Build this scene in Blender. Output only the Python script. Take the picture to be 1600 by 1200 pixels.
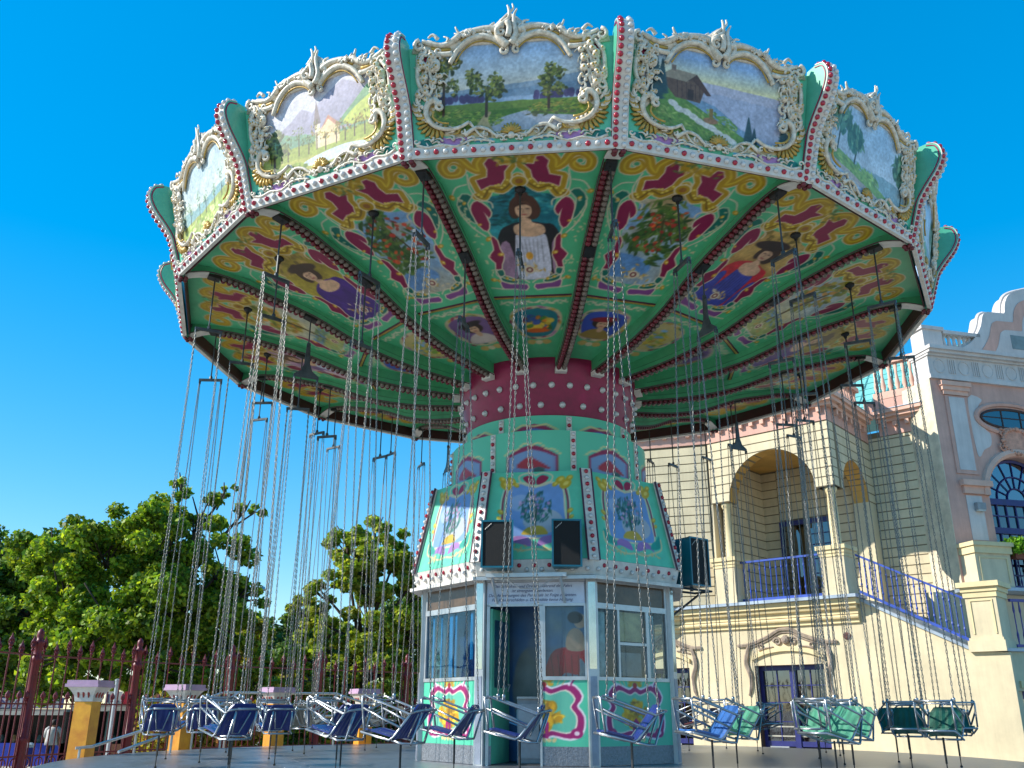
import bpy, math, random
import numpy as np
from mathutils import Vector, Matrix

for o in list(bpy.data.objects):
    bpy.data.objects.remove(o, do_unlink=True)
scn = bpy.context.scene
COL = scn.collection
R_ = math.radians

# ------------------------------------------------------------------ camera, sky, sun, exposure
EYE = 1.6
cam_d = bpy.data.cameras.new('camera')
cam_d.sensor_width = 36.0
cam_d.lens = 1421.9 / 1600 * 36.0
cam_d.clip_start = 0.1
cam_d.clip_end = 3000
cam = bpy.data.objects.new('camera', cam_d)
COL.objects.link(cam)
cam.matrix_world = Matrix.Translation((0, 0, EYE)) @ Matrix.Rotation(R_(90 + 19.695), 4, 'X') @ Matrix.Rotation(R_(0.249), 4, 'Z')
scn.camera = cam

SUN_EL = 34.0
SUN_H = Vector((-0.993, -0.125, 0)).normalized()
to_sun = Vector((SUN_H.x * math.cos(R_(SUN_EL)), SUN_H.y * math.cos(R_(SUN_EL)), math.sin(R_(SUN_EL))))
world = bpy.data.worlds.new('World')
scn.world = world
world.use_nodes = True
wn = world.node_tree.nodes
wl = world.node_tree.links
wn.clear()
sky = wn.new('ShaderNodeTexSky')
sky.sky_type = 'NISHITA'
sky.sun_disc = False
sky.sun_elevation = R_(SUN_EL)
sky.sun_rotation = math.atan2(SUN_H.x, SUN_H.y)
sky.air_density = 1.0
sky.dust_density = 0.0
sky.ozone_density = 4.0
gm = wn.new('ShaderNodeGamma')
gm.inputs['Gamma'].default_value = 0.52
hsv = wn.new('ShaderNodeHueSaturation')
hsv.inputs['Saturation'].default_value = 2.08
hsv.inputs['Value'].default_value = 1.62
hsv.inputs['Hue'].default_value = 0.498
bg = wn.new('ShaderNodeBackground')
bg.inputs['Strength'].default_value = 0.15
out = wn.new('ShaderNodeOutputWorld')
wl.new(sky.outputs[0], gm.inputs['Color'])
wl.new(gm.outputs[0], hsv.inputs['Color'])
wl.new(hsv.outputs[0], bg.inputs['Color'])
wl.new(bg.outputs[0], out.inputs['Surface'])
sun_d = bpy.data.lights.new('sun', 'SUN')
sun_d.energy = 3.6
sun_d.angle = R_(0.5)
sun_d.color = (1.0, 0.955, 0.88)
sun = bpy.data.objects.new('sun', sun_d)
COL.objects.link(sun)
sun.rotation_euler = to_sun.to_track_quat('Z', 'Y').to_euler()
sun.location = to_sun * 60
scn.view_settings.view_transform = 'Standard'
scn.view_settings.look = 'None'
scn.view_settings.gamma = 1.0
scn.view_settings.use_curve_mapping = False
scn.view_settings.exposure = 0.95
try:
    scn.cycles.max_bounces = 8
    scn.cycles.diffuse_bounces = 4
    scn.cycles.glossy_bounces = 4
    scn.cycles.transmission_bounces = 6
    scn.cycles.transparent_max_bounces = 8
except Exception:
    pass

# ------------------------------------------------------------------ helpers
def s2l(c):
    c = np.asarray(c, float) / 255.0
    return np.where(c <= 0.04045, c / 12.92, ((c + 0.055) / 1.055) ** 2.4)

def lin(c):
    return tuple(s2l(c[:3])) + (1.0,)

MATS = {}
def mat(name, col, rough=0.6, metal=0.0, var=0.12, scale=3.0, bump=0.0, bscale=40.0, spec=0.5, coat=0.0, dirt=None, streak=0.0):
    if name in MATS:
        return MATS[name]
    m = bpy.data.materials.new(name)
    m.use_nodes = True
    nt = m.node_tree
    b = nt.nodes['Principled BSDF']
    b.inputs['Roughness'].default_value = rough
    b.inputs['Metallic'].default_value = metal
    b.inputs['Specular IOR Level'].default_value = spec
    if coat:
        b.inputs['Coat Weight'].default_value = coat
        b.inputs['Coat Roughness'].default_value = 0.12
    c = lin(col)
    tc = nt.nodes.new('ShaderNodeTexCoord')
    n = nt.nodes.new('ShaderNodeTexNoise')
    n.inputs['Scale'].default_value = scale
    n.inputs['Detail'].default_value = 6
    n.inputs['Roughness'].default_value = 0.65
    nt.links.new(tc.outputs['Object'], n.inputs['Vector'])
    ramp = nt.nodes.new('ShaderNodeValToRGB')
    d = dirt if dirt else [v * (1 - 1.6 * var) for v in col]
    ramp.color_ramp.elements[0].position = 0.28
    ramp.color_ramp.elements[1].position = 0.72
    ramp.color_ramp.elements[0].color = lin(d)
    ramp.color_ramp.elements[1].color = tuple(min(1, x * (1 + 0.6 * var)) for x in c[:3]) + (1,)
    nt.links.new(n.outputs['Fac'], ramp.inputs['Fac'])
    csock = ramp.outputs['Color']
    if streak:
        mp = nt.nodes.new('ShaderNodeMapping'); mp.inputs['Scale'].default_value = (3.2, 3.2, .22)
        ns = nt.nodes.new('ShaderNodeTexNoise'); ns.inputs['Scale'].default_value = 2.2; ns.inputs['Detail'].default_value = 8; ns.inputs['Roughness'].default_value = .7
        nt.links.new(tc.outputs['Object'], mp.inputs['Vector']); nt.links.new(mp.outputs[0], ns.inputs['Vector'])
        mr = nt.nodes.new('ShaderNodeMapRange'); mr.inputs['From Min'].default_value = .35; mr.inputs['From Max'].default_value = .6
        mr.inputs['To Min'].default_value = 1 - 2 * streak; mr.inputs['To Max'].default_value = 1.0
        nt.links.new(ns.outputs['Fac'], mr.inputs['Value'])
        mu = nt.nodes.new('ShaderNodeVectorMath'); mu.operation = 'SCALE'
        nt.links.new(csock, mu.inputs[0]); nt.links.new(mr.outputs[0], mu.inputs['Scale'])
        csock = mu.outputs[0]
    nt.links.new(csock, b.inputs['Base Color'])
    rm = nt.nodes.new('ShaderNodeMapRange')
    rm.inputs['To Min'].default_value = max(0.02, rough - 0.12)
    rm.inputs['To Max'].default_value = min(1, rough + 0.12)
    nt.links.new(n.outputs['Fac'], rm.inputs['Value'])
    nt.links.new(rm.outputs['Result'], b.inputs['Roughness'])
    if bump:
        n2 = nt.nodes.new('ShaderNodeTexNoise')
        n2.inputs['Scale'].default_value = bscale
        n2.inputs['Detail'].default_value = 5
        nt.links.new(tc.outputs['Object'], n2.inputs['Vector'])
        bp = nt.nodes.new('ShaderNodeBump')
        bp.inputs['Strength'].default_value = bump
        bp.inputs['Distance'].default_value = 0.02
        nt.links.new(n2.outputs['Fac'], bp.inputs['Height'])
        nt.links.new(bp.outputs['Normal'], b.inputs['Normal'])
    MATS[name] = m
    return m

def matv(name, rough=0.5, bump=0.15):
    """painted board: colour from the mesh's colour attribute, with fine grain"""
    if name in MATS:
        return MATS[name]
    m = bpy.data.materials.new(name)
    m.use_nodes = True
    nt = m.node_tree
    b = nt.nodes['Principled BSDF']
    b.inputs['Roughness'].default_value = rough
    a = nt.nodes.new('ShaderNodeVertexColor')
    a.layer_name = 'Col'
    nt.links.new(a.outputs['Color'], b.inputs['Base Color'])
    tc = nt.nodes.new('ShaderNodeTexCoord')
    n = nt.nodes.new('ShaderNodeTexNoise')
    n.inputs['Scale'].default_value = 28
    n.inputs['Detail'].default_value = 5
    nt.links.new(tc.outputs['Object'], n.inputs['Vector'])
    bp = nt.nodes.new('ShaderNodeBump')
    bp.inputs['Strength'].default_value = bump
    bp.inputs['Distance'].default_value = 0.01
    nt.links.new(n.outputs['Fac'], bp.inputs['Height'])
    nt.links.new(bp.outputs['Normal'], b.inputs['Normal'])
    MATS[name] = m
    return m

def glassmat(name, tint, alpha=0.35, rough=0.03):
    """window glass: partly see-through tinted pane with a mirror-like surface"""
    if name in MATS:
        return MATS[name]
    m = bpy.data.materials.new(name)
    m.use_nodes = True
    nt = m.node_tree
    nt.nodes.clear()
    o = nt.nodes.new('ShaderNodeOutputMaterial')
    tr = nt.nodes.new('ShaderNodeBsdfTransparent')
    tr.inputs['Color'].default_value = lin(tint)
    gl = nt.nodes.new('ShaderNodeBsdfGlossy')
    gl.inputs['Roughness'].default_value = rough
    gl.inputs['Color'].default_value = (0.95, 0.97, 1, 1)
    fr = nt.nodes.new('ShaderNodeLayerWeight')
    pw = nt.nodes.new('ShaderNodeMath'); pw.operation = 'POWER'; pw.inputs[1].default_value = 3.5
    nt.links.new(fr.outputs['Facing'], pw.inputs[0])
    mr = nt.nodes.new('ShaderNodeMapRange')
    mr.inputs['From Min'].default_value = 0
    mr.inputs['From Max'].default_value = 1
    mr.inputs['To Min'].default_value = alpha
    mr.inputs['To Max'].default_value = 1
    mx = nt.nodes.new('ShaderNodeMixShader')
    tc = nt.nodes.new('ShaderNodeTexCoord')
    n = nt.nodes.new('ShaderNodeTexNoise')
    n.inputs['Scale'].default_value = 1.6
    bp = nt.nodes.new('ShaderNodeBump')
    bp.inputs['Strength'].default_value = 0.06
    bp.inputs['Distance'].default_value = 0.05
    nt.links.new(tc.outputs['Object'], n.inputs['Vector'])
    nt.links.new(n.outputs['Fac'], bp.inputs['Height'])
    nt.links.new(bp.outputs['Normal'], gl.inputs['Normal'])
    nt.links.new(pw.outputs[0], mr.inputs['Value'])
    nt.links.new(mr.outputs[0], mx.inputs[0])
    nt.links.new(tr.outputs[0], mx.inputs[1])
    nt.links.new(gl.outputs[0], mx.inputs[2])
    nt.links.new(mx.outputs[0], o.inputs['Surface'])
    MATS[name] = m
    return m

class MB:
    def __init__(s):
        s.v = []
        s.f = []
    def add(s, vs, fs):
        b = len(s.v)
        s.v.extend([tuple(map(float, p)) for p in vs])
        s.f.extend([tuple(b + i for i in f) for f in fs])
        return s
    def hexa(s, c):
        """8 corners: bottom 0-3 (loop), top 4-7"""
        return s.add(c, [(3, 2, 1, 0), (4, 5, 6, 7), (0, 1, 5, 4), (1, 2, 6, 5), (2, 3, 7, 6), (3, 0, 4, 7)])
    def box(s, x0, x1, y0, y1, z0, z1):
        return s.hexa([(x0, y0, z0), (x1, y0, z0), (x1, y1, z0), (x0, y1, z0), (x0, y0, z1), (x1, y0, z1), (x1, y1, z1), (x0, y1, z1)])
    def fbox(s, fr, u0, u1, z0, z1, d0, d1):
        p = fr.p
        return s.hexa([p(u0, z0, d1), p(u1, z0, d1), p(u1, z0, d0), p(u0, z0, d0), p(u0, z1, d1), p(u1, z1, d1), p(u1, z1, d0), p(u0, z1, d0)])
    def prism(s, poly, fn, h0, h1):
        n = len(poly)
        vs = [fn(a, b, h0) for a, b in poly] + [fn(a, b, h1) for a, b in poly]
        fs = [tuple(range(n - 1, -1, -1)), tuple(range(n, 2 * n))]
        fs += [(i, (i + 1) % n, n + (i + 1) % n, n + i) for i in range(n)]
        return s.add(vs, fs)
    def tube(s, pts, r, n=6, closed=False, flat=1.0, caps=True):
        pts = [Vector(p) for p in pts]
        m = len(pts)
        rs = r if isinstance(r, (list, tuple)) else [r] * m
        vs = []
        ref = None
        for i, p in enumerate(pts):
            if closed:
                t = pts[(i + 1) % m] - pts[i - 1]
            else:
                t = pts[min(i + 1, m - 1)] - pts[max(i - 1, 0)]
            if t.length < 1e-9:
                t = Vector((0, 0, 1))
            t.normalize()
            if ref is None:
                ref = Vector((0, 0, 1)) if abs(t.z) < 0.9 else Vector((1, 0, 0))
            a = ref - t * ref.dot(t)
            if a.length < 1e-6:
                a = t.orthogonal()
            a.normalize()
            ref = a
            b = t.cross(a)
            for k in range(n):
                an = 2 * math.pi * k / n
                vs.append(p + a * (math.cos(an) * rs[i]) + b * (math.sin(an) * rs[i] * flat))
        fs = []
        mm = m if closed else m - 1
        for i in range(mm):
            j = (i + 1) % m
            for k in range(n):
                fs.append((i * n + k, i * n + (k + 1) % n, j * n + (k + 1) % n, j * n + k))
        if caps and not closed:
            fs.append(tuple(range(n - 1, -1, -1)))
            fs.append(tuple((m - 1) * n + k for k in range(n)))
        return s.add(vs, fs)
    def lathe(s, prof, n=12, c=(0, 0, 0), axis=None):
        vs = []
        c = Vector(c)
        if axis is None:
            X, Y, Z = Vector((1, 0, 0)), Vector((0, 1, 0)), Vector((0, 0, 1))
        else:
            Z = Vector(axis).normalized()
            X = Z.orthogonal().normalized()
            Y = Z.cross(X)
        for r, z in prof:
            for k in range(n):
                a = 2 * math.pi * k / n
                vs.append(c + X * (r * math.cos(a)) + Y * (r * math.sin(a)) + Z * z)
        fs = []
        for i in range(len(prof) - 1):
            for k in range(n):
                fs.append((i * n + k, i * n + (k + 1) % n, (i + 1) * n + (k + 1) % n, (i + 1) * n + k))
        fs.append(tuple(range(n - 1, -1, -1)))
        fs.append(tuple((len(prof) - 1) * n + k for k in range(n)))
        return s.add(vs, fs)
    def dome(s, c, nrm, r, n=7):
        return s.lathe([(r * 0.72, -r * 0.3), (r, 0.1 * r), (r * 0.78, r * 0.7), (r * 0.3, r * 1.02)], n, c, nrm)
    def mesh(s, name, off=(0, 0, 0), smooth=False):
        me = bpy.data.meshes.new(name)
        o = off
        me.from_pydata([(x - o[0], y - o[1], z - o[2]) for x, y, z in s.v], [], s.f)
        if smooth:
            me.polygons.foreach_set('use_smooth', [True] * len(me.polygons))
        me.update()
        return me
    def build(s, name, m, parent=None, smooth=False, world=True):
        off = (0, 0, 0)
        if parent is not None and world:
            off = wloc(parent)
        return obj(name, s.mesh(name, off, smooth), m, parent)

def wloc(o):
    v = Vector((0, 0, 0))
    while o is not None:
        v = v + o.location
        o = o.parent
    return v

def obj(name, me, m, parent=None, loc=None, rz=0.0):
    if m is not None and len(me.materials) == 0:
        me.materials.append(m)
    o = bpy.data.objects.new(name, me)
    COL.objects.link(o)
    if parent is not None:
        o.parent = parent
    if loc is not None:
        o.location = loc
    if rz:
        o.rotation_euler = (0, 0, rz)
    return o

def tag(o, label=None, cat=None, group=None, kind=None):
    if label: o['label'] = label
    if cat: o['category'] = cat
    if group: o['group'] = group
    if kind: o['kind'] = kind
    return o

def thing(name, label, cat, loc=(0, 0, 0), rz=0.0, group=None):
    o = bpy.data.objects.new(name, None)
    o.empty_display_size = 0.2
    COL.objects.link(o)
    o.location = loc
    o.rotation_euler = (0, 0, rz)
    return tag(o, label, cat, group)

def stuff(o):
    o['kind'] = 'stuff'
    return o

class Frame:
    """upright plane: u along it, z up, d out of it"""
    def __init__(s, o, d, n):
        s.o = Vector((o[0], o[1], 0)); s.d = Vector((d[0], d[1], 0)).normalized(); s.n = Vector((n[0], n[1], 0)).normalized()
    def p(s, u, z, d=0.0):
        q = s.o + s.d * u + s.n * d
        return (q.x, q.y, z)

def catmull(pts, n=6, closed=True):
    P = np.array(pts, float)
    m = len(P)
    outp = []
    rng = range(m) if closed else range(m - 1)
    for i in rng:
        if closed:
            p0, p1, p2, p3 = P[i - 1], P[i], P[(i + 1) % m], P[(i + 2) % m]
        else:
            p0, p1, p2, p3 = P[max(i - 1, 0)], P[i], P[i + 1], P[min(i + 2, m - 1)]
        for k in range(n):
            t = k / n
            outp.append(0.5 * ((2 * p1) + (-p0 + p2) * t + (2 * p0 - 5 * p1 + 4 * p2 - p3) * t * t + (-p0 + 3 * p1 - 3 * p2 + p3) * t ** 3))
    if not closed:
        outp.append(P[-1])
    return [tuple(p) for p in outp]

def spiral(cx, cy, r0, r1, a0, turns, n=14):
    return [(cx + (r0 + (r1 - r0) * i / n) * math.cos(a0 + turns * 2 * math.pi * i / n), cy + (r0 + (r1 - r0) * i / n) * math.sin(a0 + turns * 2 * math.pi * i / n)) for i in range(n + 1)]

# ------------------------------------------------------------------ painter (colour attribute on board grids)
_NR = np.random.RandomState(5).rand(64, 64)
def vnoise(X, Y, sc, seed=0):
    x = X * sc + seed * 7.31; y = Y * sc + seed * 3.77
    xi = np.floor(x).astype(int); yi = np.floor(y).astype(int)
    fx = x - xi; fy = y - yi
    fx = fx * fx * (3 - 2 * fx); fy = fy * fy * (3 - 2 * fy)
    g = lambda a, b: _NR[a % 64, b % 64]
    return (g(xi, yi) * (1 - fx) + g(xi + 1, yi) * fx) * (1 - fy) + (g(xi, yi + 1) * (1 - fx) + g(xi + 1, yi + 1) * fx) * fy
def fbm(X, Y, sc, seed=0):
    return (vnoise(X, Y, sc, seed) + 0.5 * vnoise(X, Y, sc * 2.1, seed + 1) + 0.25 * vnoise(X, Y, sc * 4.3, seed + 2)) / 1.75

class Canvas:
    def __init__(s, X, Y, col, soft):
        s.X = X.ravel(); s.Y = Y.ravel(); s.shape = X.shape
        s.soft = soft
        s.c = np.tile(np.array(col, float), (s.X.size, 1))
        s.clip = None
    def blend(s, idx, a, col):
        if s.clip is not None:
            a = a * s.clip[idx]
        col = np.asarray(col, float)
        s.c[idx] = s.c[idx] * (1 - a[:, None]) + col * a[:, None]
    def box(s, x0, x1, y0, y1):
        return np.nonzero((s.X > x0) & (s.X < x1) & (s.Y > y0) & (s.Y < y1))[0]
    def sdist(s, pts, pad, closed=True):
        P = np.array(pts, float)
        idx = s.box(P[:, 0].min() - pad, P[:, 0].max() + pad, P[:, 1].min() - pad, P[:, 1].max() + pad)
        x, y = s.X[idx], s.Y[idx]
        d = np.full(x.size, 1e9)
        ins = np.zeros(x.size, bool)
        m = len(P)
        for i in range(m if closed else m - 1):
            a, b = P[i], P[(i + 1) % m]
            e = b - a
            L = e @ e + 1e-12
            t = np.clip(((x - a[0]) * e[0] + (y - a[1]) * e[1]) / L, 0, 1)
            d = np.minimum(d, (x - a[0] - t * e[0]) ** 2 + (y - a[1] - t * e[1]) ** 2)
            if closed:
                c = (a[1] > y) != (b[1] > y)
                with np.errstate(divide='ignore', invalid='ignore'):
                    xx = a[0] + (y - a[1]) / (b[1] - a[1] if b[1] != a[1] else 1e-9) * e[0]
                ins ^= c & (x < xx)
        d = np.sqrt(d)
        if closed:
            d = np.where(ins, -d, d)
        return idx, d
    def cov(s, d):
        return np.clip(0.5 - d / s.soft, 0, 1)
    def poly(s, pts, col, grow=0.0, smooth=0):
        if smooth: pts = catmull(pts, smooth)
        idx, d = s.sdist(pts, grow + s.soft * 2)
        s.blend(idx, s.cov(d - grow), col)
    def stroke(s, pts, w, col, closed=False, smooth=0):
        if smooth: pts = catmull(pts, smooth, closed)
        P = np.array(pts)
        idx, d = s.sdist(pts, w + s.soft * 2, False if not closed else True)
        s.blend(idx, s.cov(np.abs(d) - w / 2), col)
    def ell(s, cx, cy, rx, ry, col, rot=0.0, a=1.0):
        R = max(rx, ry) + 2 * s.soft
        idx = s.box(cx - R, cx + R, cy - R, cy + R)
        if idx.size == 0: return
        x = s.X[idx] - cx; y = s.Y[idx] - cy
        ca, sa = math.cos(rot), math.sin(rot)
        q = np.sqrt(((x * ca + y * sa) / rx) ** 2 + ((-x * sa + y * ca) / ry) ** 2)
        s.blend(idx, s.cov((q - 1) * min(rx, ry)) * a, col)
    def all(s, fn):
        """fn(X,Y)->(alpha,col)"""
        a, col = fn(s.X, s.Y)
        s.blend(np.arange(s.X.size), np.broadcast_to(a, s.X.shape).astype(float), col)
    def ridge(s, line, amp, col, seed=0, sc=6.0):
        L = np.array(line, float)
        y = np.interp(s.X, L[:, 0], L[:, 1]) + amp * (fbm(s.X, s.X * 0 + seed, sc, seed) - 0.5) * 2
        s.blend(np.arange(s.X.size), s.cov(s.Y - y), col)
    def tone(s, amt, sc, seed=0):
        n = fbm(s.X, s.Y, sc, seed) - 0.5
        k = 1 + amt * n
        if s.clip is not None:
            k = 1 + amt * n * s.clip
        s.c *= k[:, None]
    def dabs(s, rs, n, cx, cy, rx, ry, size, cols, ang=None, asp=0.5):
        for _ in range(n):
            t = rs.rand() * 6.283; q = math.sqrt(rs.rand())
            x = cx + q * math.cos(t) * rx; y = cy + q * math.sin(t) * ry
            c = cols[rs.randint(len(cols))]
            k = 0.85 + 0.3 * rs.rand()
            s.ell(x, y, size * (0.6 + 0.8 * rs.rand()), size * asp * (0.6 + 0.8 * rs.rand()), [v * k for v in c], rs.rand() * 6.28 if ang is None else ang + rs.randn() * 0.4, 0.9)
    def tree(s, rs, x, y, h, w, cols, n=90):
        s.stroke([(x, y), (x + 0.01, y + h * 0.5)], max(0.016, w * 0.08), (70, 52, 38))
        dark = [tuple(v * 0.55 for v in c) for c in cols]
        for q in range(7):
            bx = x + rs.uniform(-.36, .36) * w; by = y + h * rs.uniform(.36, .86)
            k = 1 - .5 * abs(by - y - .55 * h) / h
            s.dabs(rs, n // 10, bx, by, w * .24 * k, h * .13, w * .07, dark, asp=0.6)
            s.dabs(rs, n // 6, bx - w * .03, by + h * .03, w * .22 * k, h * .12, w * .05, cols, asp=0.6)
    def lin(s):
        return np.clip(s2l(np.clip(s.c, 0, 255)), 0, 1)

def paint_mesh(name, P3, canvas):
    """grid board from points P3 (ny,nx,3) coloured with the canvas"""
    ny, nx = P3.shape[:2]
    me = bpy.data.meshes.new(name)
    vs = P3.reshape(-1, 3)
    i = np.arange(ny * nx).reshape(ny, nx)
    q = np.stack([i[:-1, :-1], i[:-1, 1:], i[1:, 1:], i[1:, :-1]], -1).reshape(-1, 4)
    me.from_pydata(vs.tolist(), [], q.tolist())
    ca = me.color_attributes.new('Col', 'FLOAT_COLOR', 'POINT')
    rgba = np.ones((ny * nx, 4), np.float32)
    rgba[:, :3] = canvas.lin()
    ca.data.foreach_set('color', rgba.ravel())
    me.update()
    return me

# ------------------------------------------------------------------ materials
M_TURQ = mat('turquoise_paint', (92, 186, 150), 0.38, var=0.10, scale=2.5, coat=0.2)
M_GREEN = mat('green_paint', (76, 168, 116), 0.42, var=0.12, scale=2.0)
M_GREEND = mat('green_paint_dark', (48, 128, 82), 0.42, var=0.12, scale=2.0)
M_WHITE = mat('white_paint', (222, 216, 206), 0.45, var=0.10, scale=5, bump=0.05)
M_ORN = mat('ivory_relief', (234, 226, 210), 0.4, var=0.10, scale=14, dirt=(170, 154, 128))
M_GOLD = mat('gold_leaf', (204, 164, 76), 0.36, metal=0.2, var=0.2, scale=8)
M_MAG = mat('magenta_paint', (150, 18, 72), 0.4, var=0.15, scale=3)
M_PURP = mat('dark_purple_trim', (84, 34, 60), 0.5, var=0.15)
M_MAROON = mat('maroon_board', (70, 24, 24), 0.6, var=0.2)
M_RED = mat('ruby_bulb', (176, 12, 46), 0.12, var=0.15, scale=6, coat=0.6)
M_CLEAR = mat('pale_bulb', (214, 212, 208), 0.1, var=0.15, scale=6, coat=0.6)
M_DRED = mat('dull_red_cap', (112, 26, 40), 0.35, var=0.2, scale=6)
M_DGREY = mat('dull_grey_cap', (128, 114, 102), 0.35, var=0.25, scale=6)
M_BLACK = mat('black_metal', (26, 26, 26), 0.5, var=0.2)
M_STEEL = mat('galvanised_steel', (176, 178, 180), 0.34, metal=0.85, var=0.12, scale=6)
M_CHROME = mat('chrome_tube', (172, 175, 178), 0.3, metal=0.8, var=0.1, scale=6)
M_CHAIN = mat('zinc_chain', (142, 140, 134), 0.36, metal=0.6, var=0.15, scale=9)
M_DSTEEL = mat('dark_steel', (84, 88, 90), 0.45, metal=0.5, var=0.2, scale=6)
M_ALU = mat('aluminium_profile', (196, 198, 198), 0.36, metal=0.6, var=0.1, scale=3)
M_PAINTED = matv('painted_board', 0.42, 0.1)

# ------------------------------------------------------------------ ground
PLAT_Z = 0.862
CX, CY = 0.650, 15.588
def ground():
    xs = np.concatenate([[-900, -300, -120, -70], np.arange(-50, 51, 4.0), [70, 120, 300, 900]])
    ys = np.concatenate([[-600, -150, -50], np.arange(-20, 61, 4.0), [75, 110, 300, 1200]])
    m = MB()
    vs = []
    for y in ys:
        for x in xs:
            t = min(1, max(0, (y - 28) / 10)) * min(1, max(0, (2 - x) / 6))
            vs.append((x, y, -0.55 * t * t * (3 - 2 * t)))
    nx = len(xs)
    fs = [(j * nx + i, j * nx + i + 1, (j + 1) * nx + i + 1, (j + 1) * nx + i) for j in range(len(ys) - 1) for i in range(nx - 1)]
    m.add(vs, fs)
    o = m.build('ground', mat('paving', (194, 184, 168), 0.85, var=0.2, scale=0.6, bump=0.3, bscale=12))
    tag(o, 'pale paved ground around the ride', kind='structure')
ground()

# ------------------------------------------------------------------ platform of the ride
def platform():
    t = thing('ride_platform', 'round raised aluminium tread plate platform under the swing ride', 'platform', (CX, CY, 0))
    tread = mat('tread_plate', (176, 182, 188), 0.42, metal=0.3, var=0.14, scale=1.4)
    nt = tread.node_tree
    if 'Bars' not in nt.nodes:
        tc = nt.nodes.new('ShaderNodeTexCoord')
        v = nt.nodes.new('ShaderNodeTexChecker'); v.name = 'Bars'; v.inputs['Scale'].default_value = 34
        mp = nt.nodes.new('ShaderNodeMapping'); mp.inputs['Rotation'].default_value = (0, 0, 0.78)
        nt.links.new(tc.outputs['Object'], mp.inputs['Vector']); nt.links.new(mp.outputs[0], v.inputs['Vector'])
        bp = nt.nodes.new('ShaderNodeBump'); bp.inputs['Strength'].default_value = 0.35; bp.inputs['Distance'].default_value = 0.01
        nt.links.new(v.outputs['Fac'], bp.inputs['Height'])
        nt.links.new(bp.outputs['Normal'], nt.nodes['Principled BSDF'].inputs['Normal'])
        bk = nt.nodes.new('ShaderNodeTexBrick'); bk.inputs['Scale'].default_value = 1.0; bk.inputs['Mortar Size'].default_value = .012
        bk.inputs['Brick Width'].default_value = .9; bk.inputs['Row Height'].default_value = .16
        bk.inputs['Color1'].default_value = (1, 1, 1, 1); bk.inputs['Color2'].default_value = (.78, .8, .84, 1); bk.inputs['Mortar'].default_value = (.22, .22, .24, 1)
        nt.links.new(tc.outputs['Object'], bk.inputs['Vector'])
        mu = nt.nodes.new('ShaderNodeMixRGB'); mu.blend_type = 'MULTIPLY'; mu.inputs[0].default_value = 1.0
        pb = nt.nodes['Principled BSDF']; src = pb.inputs['Base Color'].links[0].from_socket
        nt.links.new(src, mu.inputs[1]); nt.links.new(bk.outputs['Color'], mu.inputs[2]); nt.links.new(mu.outputs[0], pb.inputs['Base Color'])
    rings = [(1.4, 2.9), (2.9, 4.4), (4.4, 5.9), (5.9, 7.35)]
    for r0, r1 in rings:
        for h in range(2):
            m = MB()
            g = 0.013
            n = 5
            a0, a1 = 0, math.pi / 8
            top = []
            for i in range(n + 1):
                a = a0 + (a1 - a0) * i / n
                top.append((a,))
            vs = []
            for (a,) in top:
                for r in (r0 + g, r1 - g):
                    da = (g / r) * (1 if a == a0 else -1 if a == a1 else 0)
                    vs.append((r * math.cos(a + da), r * math.sin(a + da), PLAT_Z))
            for (a,) in top:
                for r in (r0 + g, r1 - g):
                    da = (g / r) * (1 if a == a0 else -1 if a == a1 else 0)
                    vs.append((r * math.cos(a + da), r * math.sin(a + da), PLAT_Z - 0.03))
            fs = [(2 * i, 2 * i + 1, 2 * i + 3, 2 * i + 2) for i in range(n)]
            b = 2 * (n + 1)
            fs += [(2 * i + 1, 2 * i, b + 2 * i, b + 2 * i + 1) for i in (0,)] + [(2 * n, 2 * n + 1, b + 2 * n + 1, b + 2 * n)]
            fs += [(2 * i + 3, 2 * i + 1, b + 2 * i + 1, b + 2 * i + 3) for i in range(n)]
            m.add(vs, fs)
            me = m.mesh('floor_plate')
            break
        for k in range(16):
            o = obj('floor_plate', me, tread, t)
            o.rotation_euler = (0, 0, k * math.pi / 8 + 0.06)
    m = MB()
    m.lathe([(7.3, 0.05), (7.36, 0.06), (7.36, PLAT_Z - 0.035), (0.5, PLAT_Z - 0.036)], 64)
    m.build('side_skirt', mat('skirt_paint', (120, 126, 132), 0.5, var=0.15), t, world=False)
    m = MB()
    m.lathe([(7.36, PLAT_Z - 0.09), (7.43, PLAT_Z - 0.08), (7.43, PLAT_Z - 0.01), (7.37, PLAT_Z + 0.004)], 64)
    m.build('edge_rail', M_STEEL, t, world=False)
    # yellow painted ramp lip seen at the far left edge
    m = MB()
    for a0, a1 in ((R_(30), R_(44)),):
        vs = []
        for i in range(7):
            a = a0 + (a1 - a0) * i / 6
            for r, z in ((7.45, PLAT_Z - 0.02), (7.95, PLAT_Z - 0.2), (7.95, 0.1), (7.45, 0.1)):
                vs.append((-r * math.sin(a), r * math.cos(a), z))
        fs = []
        for i in range(6):
            for q in range(4):
                fs.append((i * 4 + q, i * 4 + (q + 1) % 4, (i + 1) * 4 + (q + 1) % 4, (i + 1) * 4 + q))
        fs += [(0, 1, 2, 3), (27, 26, 25, 24)]
        m.add(vs, fs)
    m.build('ramp_lip', mat('yellow_paint', (226, 186, 40), 0.5), t, world=False)
platform()

# ------------------------------------------------------------------ canopy of the ride
PH = R_(72.783)
SEC = math.pi / 8
TAN = math.tan(SEC / 2)
canopy = thing('swing_ride_canopy', 'sixteen sided swing ride canopy with painted landscapes and gilded scrollwork', 'ride canopy', (CX, CY, 0))

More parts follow.
